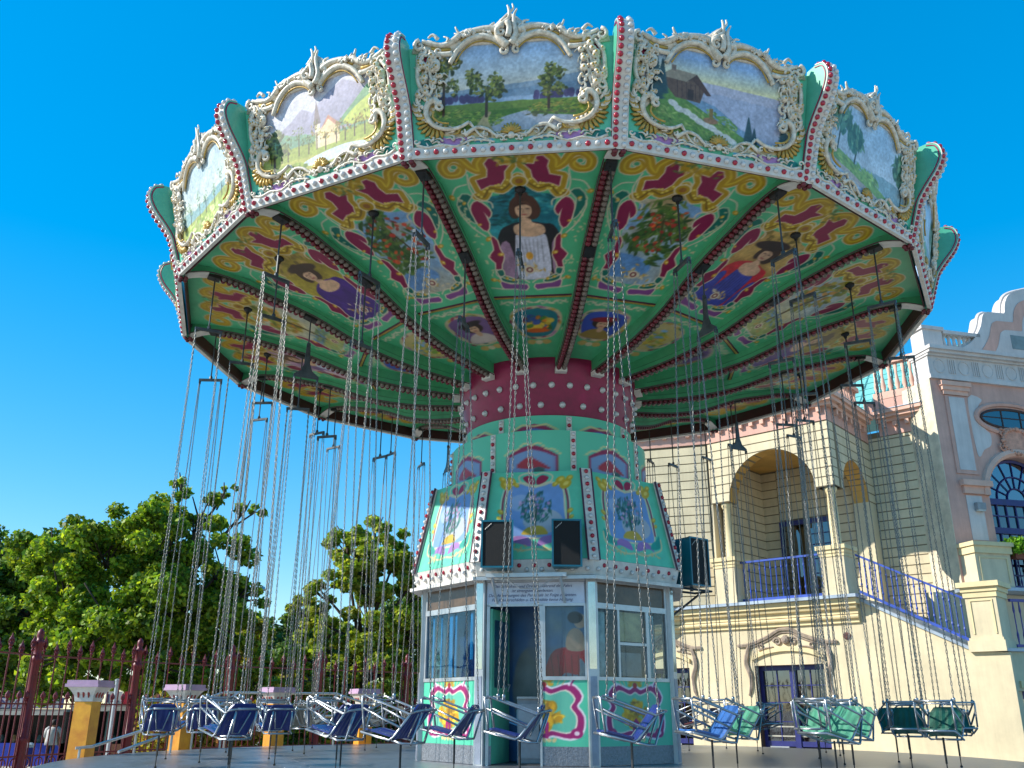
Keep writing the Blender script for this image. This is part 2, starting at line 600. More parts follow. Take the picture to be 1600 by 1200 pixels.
# board on the outside of the canopy: u right, w up along it, d outwards
FB_Y, FB_Z0 = 6.385, 7.84
FB_T = R_(11.6)
FB_H = 1.38
def fas(u, w, d=0.0):
    return (u, -(FB_Y + w * math.sin(FB_T)) - d * math.cos(FB_T), FB_Z0 + w * math.cos(FB_T) - d * math.sin(FB_T))
def wup(w):
    t = min(1.0, max(0.0, (w - .65) / .55))
    return w + .11 * t * t * (3 - 2 * t)
def fasr(u, w, d=0.0):
    return fas(u, wup(w), d)
def fas_hw(w):
    return (FB_Y + w * math.sin(FB_T)) * TAN - 0.02

SCENES = ['meadow', 'birches', 'bright', 'church', 'river', 'hut', 'willow', 'lake', 'fir', 'river', 'hut', 'church', 'lake', 'river', 'willow', 'church']
def paint_fascia(kind, nx, ny, seed):
    rs = np.random.RandomState(seed)
    w = np.linspace(0.0, FB_H, ny)
    s = np.linspace(-1, 1, nx)
    W = np.repeat(w[:, None], nx, 1)
    U = s[None, :] * fas_hw(W)
    c = Canvas(U, W, (96, 190, 152), FB_H / ny * 1.3)
    # coloured patches between the carved vines
    for sg in (-1, 1):
        c.poly([(sg * a, b) for a, b in [(1.12, .12), (.95, .11), (.98, .2), (1.1, .2)]], (20, 120, 112), smooth=4)
        c.poly([(sg * a, b) for a, b in [(.86, .12), (.66, .1), (.48, .16), (.55, .27), (.7, .2), (.84, .22)]], (176, 128, 186), smooth=4)
        c.poly([(sg * a, b) for a, b in [(.45, .14), (.25, .14), (.2, .22), (.3, .26), (.42, .24)]], (90, 170, 200), smooth=4)
        c.poly([(sg * a, b) for a, b in [(1.02, 1.16), (.92, 1.24), (1.0, 1.3), (1.08, 1.22)]], (150, 30, 70), smooth=4)
    win = catmull([(-.86, .34), (-.6, .3), (-.2, .26), (.2, .26), (.6, .3), (.86, .34), (.97, .5), (.9, .62), (.98, .8), (1.0, 1.0), (.86, 1.1), (.7, 1.2), (.45, 1.33), (.1, 1.24), (-.1, 1.24), (-.45, 1.33), (-.7, 1.2), (-.86, 1.1), (-1.0, 1.0), (-.98, .8), (-.9, .62), (-.97, .5)], 4)
    win = [(x, wup(y)) for x, y in win]
    c.poly(win, (200, 184, 140), grow=.085)
    rq = np.random.RandomState(seed + 100)
    for q in range(0, len(win), 1):
        for e in range(4):
            x, y = win[q]
            x += .10 * rq.rand() * (1 if x > 0 else -1); y += .09 * (rq.rand() - .5)
            c.ell(x, y, .035, .018, [(214, 204, 180), (190, 150, 60), (120, 96, 60), (226, 218, 200)][rq.randint(4)], rq.rand() * 3, .95)
    idx, d = c.sdist(win, 0.1)
    clip = np.zeros(c.X.size)
    clip[idx] = c.cov(d)
    c.clip = clip
    def grad(lo, hi, y0, y1):
        t = np.clip((c.Y - y0) / (y1 - y0), 0, 1)[:, None]
        c.blend(np.arange(c.X.size), np.ones(c.X.size), np.array(lo) * (1 - t) + np.array(hi) * t)
    A = np.arange
    G1 = [(112, 134, 40), (136, 150, 60), (84, 112, 34)]
    AUT = [(176, 140, 48), (150, 118, 40), (120, 128, 50)]
    if kind == 'river':
        grad((216, 206, 186), (150, 176, 206), .8, 1.3)
        c.tone(0.25, 3, seed)
        c.ridge([(-1, .78), (-.3, .84), (.3, .88), (1, .98)], .02, (136, 152, 166), 1)
        c.ridge([(-1, .74), (-.1, .78), (.4, .82), (1, .84)], .015, (116, 138, 158), 2)
        c.ridge([(-1, .68), (-.2, .68), (1, .72)], .01, (146, 166, 188), 3)
        for sg, x0, x1 in ((1, -1, -.35), (1, .3, 1)):
            for q in range(26):
                x = x0 + (x1 - x0) * rs.rand()
                c.ell(x, .66 + rs.rand() * .05, .035, .05, (74, 62, 98), 0, .9)
        c.ridge([(-1, .62), (-.2, .63), (.4, .64), (1, .63)], .01, (104, 128, 52), 4)
        c.ridge([(-1, .52), (1, .54)], .02, (82, 116, 40), 5)
        c.poly([(-.15, .42), (.15, .50), (.3, .52), (.25, .46), (.7, .42), (1, .36), (1, .2), (-.1, .2), (-.3, .3)], (160, 166, 176), smooth=5)
        c.dabs(rs, 420, -.6, .42, .5, .13, .022, G1 + [(70, 96, 40), (150, 150, 70)], 0, .35)
        c.dabs(rs, 320, .65, .53, .45, .08, .022, G1 + [(70, 96, 40), (160, 140, 60)], 0, .35)
        c.dabs(rs, 18, .45, .46, .3, .03, .03, [(96, 92, 60), (80, 86, 50)], 0, .5)
        c.poly([(-.5, .2), (-.38, .4), (-.3, .5), (-.24, .5), (-.28, .4), (-.2, .2)], (158, 142, 100), smooth=3)
        c.tree(rs, -.3, .46, .62, .44, [(120, 124, 44), (98, 106, 36), (146, 140, 66)], 110)
        c.tree(rs, .45, .52, .58, .4, [(120, 124, 44), (98, 106, 36), (146, 140, 66)], 110)
        c.tree(rs, -.82, .5, .85, .4, [(110, 116, 44), (84, 96, 36), (150, 140, 60)], 130)
    elif kind == 'hut':
        grad((226, 214, 160), (140, 170, 208), .98, 1.28)
        t = np.clip((c.Y - .3) / .7, 0, 1)[:, None]
        c.ridge([(-1, .98), (0, 1.0), (1, .96)], .01, (184, 180, 194), 2)
        c.ridge([(-1, .9), (.2, .86), (1, .84)], .03, (168, 172, 192), 3)
        c.tone(0.12, 4, seed)
        c.ridge([(-1, .85), (-.6, .85), (-.05, .72), (.3, .5), (.6, .36), (1, .25)], .015, (120, 150, 176), 4)
        c.ridge([(-1, .88), (-.7, .84), (-.4, .72), (-.05, .55), (.3, .4), (.7, .28), (1, .2)], .015, (98, 136, 66), 5)
        c.dabs(rs, 420, -.35, .48, .6, .18, .026, [(112, 146, 66), (86, 124, 56), (140, 160, 86)], -.5, .35)
        c.poly([(-.72, .88), (-.72, 1.02), (-.5, 1.08), (-.32, 1.02), (-.2, .88), (-.25, .72), (-.58, .74)], (104, 80, 66))
        c.poly([(-.8, .98), (-.62, 1.1), (-.3, 1.08), (-.42, .96)], (150, 136, 116))
        c.poly([(-.3, 1.08), (-.1, .84), (-.16, .83), (-.36, 1.0), (-.44, .96)], (86, 62, 52))
        c.poly([(-.64, 1.08), (-.64, 1.15), (-.58, 1.15), (-.58, 1.07)], (120, 104, 92))
        for q in range(6):
            c.stroke([(-.56 + q * .06, .96 - q * .005), (-.55 + q * .06, .76)], .008, (70, 52, 46))
        c.poly([(-.42, .74), (-.42, .88), (-.34, .87), (-.34, .74)], (66, 50, 44))
        for q in range(10):
            c.ell(-.62 + q * .09 + rs.rand() * .03, .62 - q * .035 + rs.rand() * .04, .07, .04, (206, 204, 196), -.3)
        c.ell(-.1, .52, .1, .04, (150, 112, 82)); c.poly([(-.12, .54), (-.12, .68), (-.07, .68), (-.07, .54)], (132, 108, 60))
        for x, y, h in ((-.84, .7, .55), (-.92, .62, .5), (-.76, .78, .42), (.42, .36, .3), (.5, .34, .18), (.92, .3, .5), (.97, .4, .5)):
            for q in range(14):
                yy = y + h * q / 14
                c.ell(x, yy, .1 * h / .5 * (1 - q / 14) + .008, .028, (50, 78, 84), 0, .95)
    elif kind == 'church':
        grad((176, 176, 186), (188, 184, 192), .8, 1.3)
        c.poly([(-.95, .7), (-.7, .86), (-.45, .98), (-.28, 1.1), (-.1, 1.0), (.02, 1.12), (.2, 1.22), (.4, 1.3), (.6, 1.2), (1, .9), (1, .6)], (150, 144, 162))
        c.tone(0.22, 5, seed)
        c.poly([(1, 1.2), (.78, 1.12), (.55, .95), (.35, .8), (.3, .7), (1, .7)], (104, 144, 100), smooth=4)
        c.poly([(1, 1.0), (.8, .98), (.5, .84), (.4, .7), (1, .6)], (178, 186, 84), smooth=4)
        c.ridge([(-1, .86), (-.6, .82), (-.2, .72), (.1, .66), (1, .64)], .03, (112, 150, 120), 2)
        c.ridge([(-1, .6), (1, .62)], .02, (150, 160, 70), 3)
        c.poly([(-.08, .5), (-.08, .82), (.0, .82), (.0, .5)], (226, 206, 170)); c.poly([(-.1, .82), (-.04, 1.16), (.02, .82)], (120, 104, 104))
        c.poly([(0, .5), (0, .74), (.14, .86), (.3, .72), (.3, .5)], (222, 196, 150)); c.poly([(.0, .72), (.14, .9), (.33, .72), (.28, .7), (.14, .84)], (176, 120, 96))
        for q in range(12):
            c.tree(rs, -.85 + q * .15 + rs.rand() * .05, .42 + rs.rand() * .08, .24 + .2 * rs.rand(), .2, AUT if q > 4 else [(96, 120, 60), (120, 136, 70)], 26)
        c.ridge([(-1, .46), (0, .42), (1, .46)], .02, (176, 174, 86), 6)
        c.poly([(-.3, .36), (0, .42), (.4, .44), (.7, .38), (.4, .31), (-.1, .29)], (196, 204, 214), smooth=5)
        c.tree(rs, -.78, .34, .62, .5, [(140, 140, 62), (104, 118, 56), (90, 104, 50)], 110)
        c.dabs(rs, 60, -.6, .33, .35, .06, .05, G1, 0, .4)
    elif kind in ('willow', 'lake'):
        grad((196, 206, 214), (160, 190, 214), .5, 1.3)
        c.tone(0.25, 4, seed)
        c.ridge([(-1, .66), (-.2, .62), (.4, .66), (1, .6)], .05, (140, 170, 180), 2)
        c.ridge([(-1, .72), (-.4, .62), (.1, .5), (.6, .36), (1, .26)], .02, (128, 164, 96), 3)
        c.dabs(rs, 120, -.3, .52, .6, .1, .045, [(150, 180, 104), (112, 150, 86)], -.4, .35)
        c.ridge([(-1, .56), (-.4, .46), (.2, .34), (.7, .24), (1, .2)], .012, (176, 166, 160), 4)
        c.ridge([(-1, .48), (-.4, .38), (.2, .26), (1, .1)], .012, (168, 184, 204), 5)
        for x, y, h, w in ((-.7, .66, .66, .56), (-.3, .6, .5, .34), (.86, .36, .75, .36)) if kind == 'willow' else ((-.8, .5, .7, .4), (.75, .4, .8, .5)):
            c.stroke([(x, y), (x + .05, y + h * .5), (x - .03, y + h * .8)], .03, (70, 80, 76))
            c.dabs(rs, 120, x, y + h * .7, w * .55, h * .3, .07, [(86, 128, 110), (64, 104, 92), (110, 150, 120)], 1.57, .4)
    elif kind == 'fir':
        grad((200, 210, 214), (150, 180, 210), .5, 1.3)
        c.ridge([(-1, .9), (-.3, 1.1), (.2, .95), (1, 1.0)], .04, (150, 160, 190), 2)
        c.ridge([(-1, .6), (1, .66)], .05, (90, 120, 80), 3)
        c.dabs(rs, 160, 0, .45, .9, .15, .05, G1, 0, .4)
    else:
        grad((196, 198, 184), (170, 188, 196), .6, 1.3)
        c.tone(0.2, 4, seed)
        c.ridge([(-1, .8), (-.4, .7), (.4, .74), (1, .7)], .04, (140, 168, 166), 2)
        c.ridge([(-1, .56), (0, .58), (1, .66)], .02, (160, 166, 92), 3)
        for q in range(7):
            c.tree(rs, -.9 + q * .28 + rs.rand() * .1, .5 + rs.rand() * .08, .3 + .2 * rs.rand(), .18, [(150, 176, 130), (120, 156, 110), (176, 190, 140)], 34)
        c.dabs(rs, 140, 0, .42, .9, .12, .06, [(176, 190, 100), (206, 206, 140), (150, 170, 80)], .3, .35)
    c.tone(0.16, 9, seed + 6)
    c.tone(0.30, 38, seed + 3)
    c.clip = None
    c.tone(0.06, 3, seed + 4)
    P = np.zeros((ny, nx, 3))
    P[..., 0] = U
    P[..., 1] = -(FB_Y + W * math.sin(FB_T))
    P[..., 2] = FB_Z0 + W * math.cos(FB_T)
    return paint_mesh('fascia_panel', P, c)

# carved frame, shared by all sixteen boards
def carved_frame():
    rs = np.random.RandomState(3)
    orn, gold = MB(), MB()
    def path(pts, r, m=orn, d=0.025, n=6, sm=3, flat=1.0):
        q = catmull(pts, sm, False)
        k = len(q)
        if isinstance(r, tuple):
            rr = [0.92 * (r[0] + (r[1] - r[0]) * i / (k - 1)) for i in range(k)]
        else:
            rr = [r * .95] * k
        m.tube([fasr(a, b, d) for a, b in q], rr, n)
    def sp(cx, cy, r0, a0, turns, w, m=orn, d=0.04):
        q = spiral(cx, cy, r0, r0 * 0.2, a0, turns, 11)
        m.tube([fasr(a, b, d) for a, b in q], [w * (1 - 0.5 * i / 11) for i in range(12)], 5)
    def both(fn):
        for sg in (-1, 1):
            fn(lambda L: [(sg * a, b) for a, b in L], sg)
    def half(F, sg):
        path(F([(.06, 1.21), (.16, 1.30), (.32, 1.36), (.48, 1.33), (.62, 1.22), (.70, 1.10), (.73, 1.05)]), (.05, .032), d=.03)
        path(F([(.10, 1.17), (.18, 1.25), (.32, 1.295), (.46, 1.27), (.58, 1.17), (.66, 1.06)]), .011, gold, d=.035)
        path(F([(.10, 1.40), (.24, 1.45), (.42, 1.44), (.55, 1.41), (.62, 1.42), (.66, 1.50)]), (.055, .012), d=.03)
        path(F([(.16, 1.37), (.3, 1.405), (.45, 1.39), (.6, 1.32)]), .022, gold, d=.02)
        path(F([(.60, 1.40), (.72, 1.30), (.84, 1.27), (.97, 1.30), (1.07, 1.34)]), (.045, .03), d=.03)
        path(F([(.70, 1.16), (.82, 1.16), (.94, 1.19), (1.03, 1.26)]), (.04, .02), d=.03)
        path(F([(.72, 1.22), (.84, 1.215), (.96, 1.245)]), .026, gold, d=.02)
        sp(sg * 1.10, 1.28, .075, 1.6, sg * -1.1, .032)
        sp(sg * .08, 1.16, .055, 1.0, sg * 1.1, .028)
        path(F([(1.0, 1.38), (.94, 1.42), (.88, 1.36)]), (.012, .03))
        path(F([(1.02, 1.22), (1.12, 1.06), (1.12, .88), (1.03, .76), (.96, .74)]), (.03, .035), d=.03)
        path(F([(.92, 1.12), (.98, .98), (.94, .84), (1.0, .7)]), (.026, .02), d=.03)
        path(F([(1.10, .82), (1.14, .7), (1.06, .58)]), (.03, .02))
        for q in range(30):
            x = .84 + .29 * rs.rand(); y = .62 + .56 * rs.rand()
            r = .03 + .022 * rs.rand()
            orn.dome(fasr(sg * x, y, .035), Vector(fasr(0, 0, 1)) - Vector(fasr(0, 0, 0)), r, 7)
            gold.dome(fasr(sg * x, y, .035 + r * .8), Vector(fasr(0, 0, 1)) - Vector(fasr(0, 0, 0)), r * .4, 5)
            a = rs.rand() * 6.28
            path(F([(x, y), (x + .05 * math.cos(a), y + .05 * math.sin(a)), (x + .09 * math.cos(a + .6), y + .09 * math.sin(a + .6))]), (.022, .006), sm=2, n=5)
        for q in range(14):
            x = .84 + .28 * rs.rand(); y = .56 + .66 * rs.rand()
            sp(sg * x, y, .045 + .025 * rs.rand(), rs.rand() * 6, (1 if rs.rand() > .5 else -1) * .9, .022)
        for q in range(16):
            x = .12 + .8 * rs.rand(); y = 1.36 + .05 * rs.rand() - .34 * max(0, x - .5)
            a = .6 + 1.6 * rs.rand()
            path(F([(x, y), (x + .05 * math.cos(a), y + .05 * math.sin(a)), (x + .09 * math.cos(a - .7), y + .085 * math.sin(a - .7))]), (.026, .008), sm=2, n=5, d=.05)
        for q in range(18):
            t = q / 17
            x = .62 + .5 * math.sin(t * 1.9); y = .30 + .34 * t
            a = -1.2 + 1.6 * t
            path(F([(x, y), (x + .05 * math.cos(a), y + .05 * math.sin(a)), (x + .1 * math.cos(a + .5), y + .09 * math.sin(a + .5))]), (.026, .006), gold if q % 3 == 0 else orn, sm=2, n=5, d=.03)
        for q in range(12):
            x = .1 + .085 * q; y = .13 + .05 * math.sin(q * 2.1)
            a = 1.57 + .9 * math.sin(q * 1.3)
            path(F([(x, y), (x + .04 * math.cos(a), y + .045 * math.sin(a)), (x + .09 * math.cos(a - .8), y + .07 * math.sin(a - .8))]), (.024, .007), sm=2, n=5)
        path(F([(.86, .60), (.92, .68), (1.0, .63), (1.02, .5), (.95, .38), (.82, .31), (.64, .31), (.5, .38)]), (.05, .022), d=.045)
        sp(sg * .85, .585, .06, 1.2, sg * -1.2, .03, d=.06)
        path(F([(.92, .52), (.93, .45), (.86, .38), (.74, .355)]), .014, gold, d=.09)
        for q in range(9):
            a = -1.9 + q * .28
            x, y = .9 + .13 * math.cos(a), .45 + .13 * math.sin(a)
            gold.tube([fasr(sg * x, y, .02), fasr(sg * (x + .09 * math.cos(a)), y + .09 * math.sin(a), .03), fasr(sg * (x + .13 * math.cos(a + .15)), y + .13 * math.sin(a + .15), .01)], [.02, .026, .005], 5)
        path(F([(.56, .22), (.42, .31), (.28, .28), (.18, .2), (.06, .22)]), (.03, .016))
        path(F([(1.14, .13), (1.0, .09), (.84, .12), (.66, .09), (.48, .16), (.32, .15), (.2, .12)]), (.022, .014))
        path(F([(.5, .38), (.44, .3), (.36, .2), (.24, .14)]), (.024, .01))
        sp(sg * 1.14, .17, .04, 0, sg * .9, .016); sp(sg * .3, .22, .04, 2, sg * -.9, .014); sp(sg * .12, .15, .035, 2, sg * .9, .014)
        sp(sg * .58, .26, .035, 1, sg * .9, .014)
        for q in range(6):
            x = .3 + q * .13
            path(F([(x, .16), (x + .04, .2), (x + .1, .19)]), (.018, .005), sm=2, n=5)
    both(half)
    # shell at the foot, crest at the head
    shl = MB()
    for q in range(9):
        a = math.pi * (0.02 + 0.96 * q / 8)
        shl.tube([fasr(0, .22, .03), fasr(.07 * math.cos(a), .23 + .06 * math.sin(a), .05), fasr(.125 * math.cos(a), .24 + .105 * math.sin(a), .035)], [.012, .024, .012], 5)
    orn.dome(fasr(0, .19, .03), Vector(fasr(0, 0, 1)) - Vector(fasr(0, 0, 0)), .045, 8)
    sp(-.06, .15, .05, 0, .9, .016); sp(.06, .15, .05, 3.1, -.9, .016)
    path([(-.02, 1.20), (-.12, 1.30), (-.14, 1.42), (-.06, 1.50), (.0, 1.56), (.0, 1.66), (-.02, 1.72)], (.06, .012), d=.06)
    path([(.02, 1.22), (.08, 1.34), (.06, 1.46), (.06, 1.58), (.1, 1.66)], (.05, .01), d=.07)
    path([(-.1, 1.52), (-.02, 1.6), (.05, 1.68), (.04, 1.74)], (.03, .01), d=.05)
    path([(.1, 1.24), (.18, 1.36), (.16, 1.5), (.24, 1.52)], (.04, .01), d=.04)
    path([(-.1, 1.26), (-.22, 1.34), (-.24, 1.46), (-.18, 1.52)], (.04, .01), d=.04)
    path([(-.02, 1.3), (.0, 1.4), (-.02, 1.5)], .04, d=.09)
    sp(-.1, 1.37, .075, 1, 1.2, .032, d=.09)
    for q in range(6):
        a = .3 + q * .25
        path([(.05, 1.3), (.05 + .14 * math.cos(a), 1.3 + .14 * math.sin(a)), (.05 + .22 * math.cos(a + .3), 1.3 + .22 * math.sin(a + .3))], (.028, .006), sm=2)
    # backing rim so that the crest reads as one carved board
    bk = MB()
    top = [(-1.18, 1.3), (-1.0, 1.36), (-.84, 1.31), (-.68, 1.38), (-.6, 1.43), (-.42, 1.46), (-.22, 1.48), (-.12, 1.56), (0, 1.64), (.1, 1.58), (.2, 1.5), (.42, 1.46), (.6, 1.43), (.68, 1.38), (.84, 1.31), (1.0, 1.36), (1.18, 1.3)]
    bot = [(1.2, 1.2), (.7, 1.15), (.45, 1.26), (.2, 1.26), (0, 1.22), (-.2, 1.26), (-.45, 1.26), (-.7, 1.15), (-1.2, 1.2)]
    bk.prism(catmull(top, 2, False) + bot, lambda a, b, h: fasr(a, b, h), -.02, .022)
    orn.v, orn.f = orn.v, orn.f
    orn.add(bk.v, bk.f)
    return orn.mesh('scroll_frame', smooth=True), gold.mesh('gilding', smooth=True), shl.mesh('shell', smooth=True)
ORN_ME, GOLD_ME, SHELL_ME = carved_frame()

bulb_me = MB().dome((0, 0, 0), (0, -1, 0), 0.036, 8).mesh('bulb', smooth=True)
bulb_small = MB().dome((0, 0, 0), (0, -1, 0), 0.034, 7).mesh('bulb', smooth=True)
RB = bulb_me; RB.materials.append(M_RED)
WB = bulb_me.copy(); WB.materials.clear(); WB.materials.append(M_CLEAR)

# rim band under each board
rim_m = MB()
hw0 = FB_Y * TAN
rim_poly = [(0.035, -.035), (0.035, .10), (-.01, .11), (-.01, -.035)]
hwb = hw0 - 0.07
rim_m.hexa([fas(-hwb, -.035, .03), fas(hwb, -.035, .03), fas(hwb, -.035, -.03), fas(-hwb, -.035, -.03), fas(-hwb, .10, .03), fas(hwb, .10, .03), fas(hwb, .10, -.03), fas(-hwb, .10, -.03)])
RIM_ME = rim_m.mesh('rim_band')
inn = MB()
inn.hexa([(-hw0 + .09, -FB_Y + .07, 7.84), (hw0 - .09, -FB_Y + .07, 7.84), (hw0 - .09, -FB_Y + .09, 7.84), (-hw0 + .09, -FB_Y + .09, 7.84), (-hw0 + .09, -FB_Y + .07, 8.05), (hw0 - .09, -FB_Y + .07, 8.05), (hw0 - .09, -FB_Y + .09, 8.05), (-hw0 + .09, -FB_Y + .09, 8.05)])
INN_ME = inn.mesh('inner_board')
NB = 21
bulb_u = [(-hwb + .07) + i * (2 * hwb - .14) / (NB - 1) for i in range(NB)]
def bulbs_joined(name, spots, r, n=6):
    m = MB()
    for p, nr in spots:
        m.dome(p, nr, r, n)
    return m
rimR = bulbs_joined('b', [(fas(u, .032, .03), Vector(fas(0, 0, 1)) - Vector(fas(0, 0, 0))) for i, u in enumerate(bulb_u) if i % 2 == 0], .036).mesh('bulb_row', smooth=True); rimR.materials.append(M_RED)
rimW = bulbs_joined('b', [(fas(u, .032, .03), Vector(fas(0, 0, 1)) - Vector(fas(0, 0, 0))) for i, u in enumerate(bulb_u) if i % 2 == 1], .034).mesh('bulb_row', smooth=True); rimW.materials.append(M_CLEAR)

fr_nrm = Vector(fas(0, 0, 1)) - Vector(fas(0, 0, 0))
for k in range(16):
    near = k in (0, 1, 2, 3, 4, 5, 6, 7, 8)
    am = PH + (k + .5) * SEC
    me = paint_fascia(SCENES[k], 290 if k in (2, 3, 4, 5, 6) else 150 if near else 50, 160 if k in (2, 3, 4, 5, 6) else 84 if near else 30, 11 + k)
    p = obj('fascia_panel', me, M_PAINTED, canopy, rz=am + math.pi)
    obj('rim_band', RIM_ME, M_WHITE, p)
    obj('inner_board', INN_ME, M_MAROON, p)
    obj('scroll_frame', ORN_ME, M_ORN, p)
    stuff(obj('gilding', GOLD_ME, M_GOLD, p)); obj('shell', SHELL_ME, M_GOLD, p)
    if k in (2, 3, 4, 5, 6, 7):
        for i, u in enumerate(bulb_u):
            b = obj('bulb', RB if i % 2 == 0 else WB, None, p, fas(u, .032, .03))
            b.rotation_euler = (FB_T, 0, 0)
    else:
        stuff(obj('bulb_row', rimR, None, p)); stuff(obj('bulb_row', rimW, None, p))

# corner posts
POST_OUT = catmull([(6.49, 7.80), (6.56, 8.0), (6.64, 8.25), (6.71, 8.43), (6.84, 8.61), (6.98, 8.78), (7.07, 8.94), (7.09, 9.07), (7.04, 9.2), (6.92, 9.25)], 3, False)
POST_IN = [(6.78, 9.24), (6.74, 9.1), (6.55, 8.4), (6.43, 7.84)]
def post_pt(x, r, z): return (x, -r, z)
pm = MB()
pm.prism(POST_OUT + POST_IN, lambda a, b, h: post_pt(h, a, b), -.088, .088)
POST_ME = pm.mesh('corner_post')
pf = MB()   # white face strip, 5 mm proud
def offset(pl, d):
    o = []
    for i in range(len(pl)):
        a = np.array(pl[max(i - 1, 0)]); b = np.array(pl[min(i + 1, len(pl) - 1)])
        t = (b - a) / np.linalg.norm(b - a)
        o.append((pl[i][0] + t[1] * d, pl[i][1] - t[0] * d))
    return o
o1 = offset(POST_OUT, .012)
vs = []
for (r0, z0), (r1, z1) in zip(POST_OUT, o1):
    for x, r, z in ((-.096, r0, z0), (-.096, r1, z1), (.096, r1, z1), (.096, r0, z0)):
        vs.append(post_pt(x, r, z))
fs = []
for i in range(len(o1) - 1):
    for q in range(4):
        fs.append((i * 4 + q, i * 4 + (q + 1) % 4, (i + 1) * 4 + (q + 1) % 4, (i + 1) * 4 + q))
fs += [(0, 1, 2, 3), tuple(len(vs) - 1 - i for i in range(4))]
pf.add(vs, fs)
FACE_ME = pf.mesh('face_strip')
pt_ = MB()
for sg in (-1, 1):
    pt_.tube([post_pt(sg * .089, r, z) for r, z in offset(POST_OUT, -.03)], .011, 5)
TRIM_ME = pt_.mesh('trim_line')
# bulbs along the outer face
def resample(pl, step, start=0.0, end=0.0):
    P = np.array(pl); L = np.concatenate([[0], np.cumsum(np.linalg.norm(np.diff(P, axis=0), axis=1))])
    n = int((L[-1] - start - end) / step)
    outl = []
    for i in range(n + 1):
        s = start + i * (L[-1] - start - end) / n
        j = min(len(P) - 2, max(0, np.searchsorted(L, s) - 1))
        t = (s - L[j]) / (L[j + 1] - L[j])
        e = (P[j + 1] - P[j]) / np.linalg.norm(P[j + 1] - P[j])
        outl.append((P[j] * (1 - t) + P[j + 1] * t, (e[1], -e[0])))
    return outl
post_b = resample(o1, .085, .05, .02)
def post_rows():
    ms = []
    for sg, m_ in ((-1, M_RED), (1, M_CLEAR)):
        mm = MB()
        for q, nr in post_b:
            mm.dome(post_pt(sg * .052, q[0], q[1]), Vector((0, -nr[0], nr[1])), .037, 6)
        me = mm.mesh('bulb_row', smooth=True); me.materials.append(m_)
        ms.append(me)
    # a sparse outer row along each edge
    return ms
PR = post_rows()
for k in range(16):
    a = PH + k * SEC
    p = obj('corner_post', POST_ME, M_TURQ, canopy, rz=a + math.pi)
    obj('face_strip', FACE_ME, M_WHITE, p)
    obj('trim_line', TRIM_ME, M_MAG, p)
    if k in (3, 4, 5, 6, 7):
        for sg, me in ((-1, RB), (1, WB)):
            for q, nr in post_b:
                b = obj('bulb', me, None, p, post_pt(sg * .052, q[0], q[1]))
                b.rotation_euler = (-math.atan2(nr[1], nr[0]), 0, 0)
    else:
        for me in PR:
            stuff(obj('bulb_row', me, None, p))
    foot = MB()
    for x, rr, z in ((-.05, 6.47, 7.79), (.05, 6.47, 7.79), (-.045, 6.40, 7.80), (.045, 6.40, 7.80)):
        foot.dome((x, -rr, z), (0, -.4, -1), .04, 7)
    if k == 0:
        FOOT_ME = foot.mesh('foot_bulbs', smooth=True)
    stuff(obj('foot_bulbs', FOOT_ME, M_DRED, p))

# ribs under the ceiling
RIB = catmull([(6.42, 7.85), (6.2, 7.925), (6.0, 7.945), (5.6, 7.89), (5.2, 7.78), (4.4, 7.56), (3.6, 7.24), (3.0, 7.07), (2.4, 6.96), (1.60, 6.87)], 3, False)
RIB_W = .088
rm = MB()
rm.prism([(6.36, 8.1), (5.3, 8.1), (3.3, 7.58), (1.6, 7.22)] [::-1] + RIB, lambda a, b, h: (h, -a, b), -RIB_W, RIB_W)
RIB_ME = rm.mesh('rib')
tip = MB()
tp = [p for p in RIB if p[0] > 6.02]
vs = []
for (r, z) in tp:
    for x, dz in ((-.1, .004), (-.1, -.012), (.1, -.012), (.1, .004)):
        vs.append((x, -r, z + dz))
fs = []
for i in range(len(tp) - 1):
    for q in range(4):
        fs.append((i * 4 + q, i * 4 + (q + 1) % 4, (i + 1) * 4 + (q + 1) % 4, (i + 1) * 4 + q))
fs += [(0, 1, 2, 3), tuple(len(vs) - 1 - i for i in range(4))]
tip.add(vs, fs)
TIP_ME = tip.mesh('rib_tip')
rfm = MB()
tp = [p for p in RIB if p[0] <= 6.03]
vs = []
for (r, z) in tp:
    for x, dz in ((-.084, .004), (-.084, -.006), (.084, -.006), (.084, .004)):
        vs.append((x, -r, z + dz))
fs = []
for i in range(len(tp) - 1):
    for q in range(4):
        fs.append((i * 4 + q, i * 4 + (q + 1) % 4, (i + 1) * 4 + (q + 1) % 4, (i + 1) * 4 + q))
fs += [(0, 1, 2, 3), tuple(len(vs) - 1 - i for i in range(4))]
rfm.add(vs, fs)
RFACE_ME = rfm.mesh('rib_face')
ln = MB()
for sg in (-1, 1):
    ln.tube([(sg * (RIB_W + .002), -r, z + .012) for r, z in RIB], .011, 5)
LINE_ME = ln.mesh('edge_line')
ln2 = MB()
for sg in (-1, 1):
    ln2.tube([(sg * (RIB_W + .001), -r, z + .10) for r, z in RIB if r > 1.7 and r < 6.2], .006, 4)  # thin darker green line stands in for a shadow along the rib side
LINE2_ME = ln2.mesh('shadow_line')
rib_pts = [p for p in resample(RIB, .092, .5, .08)]
caps = []
for sg, m_ in ((-1, M_DRED), (1, M_DGREY)):
    mm = MB()
    for q, nr in rib_pts:
        if abs(q[0] - 5.98) < .11 or abs(q[0] - 4.42) < .11: continue
        mm.lathe([(.038, -.005), (.044, .02), (.03, .045), (.012, .055)], 7, (sg * .045, -q[0], q[1] - .005), (0, 0, -1))
    me = mm.mesh('lamp_row', smooth=True); me.materials.append(m_)
    caps.append(me)
hb = MB()
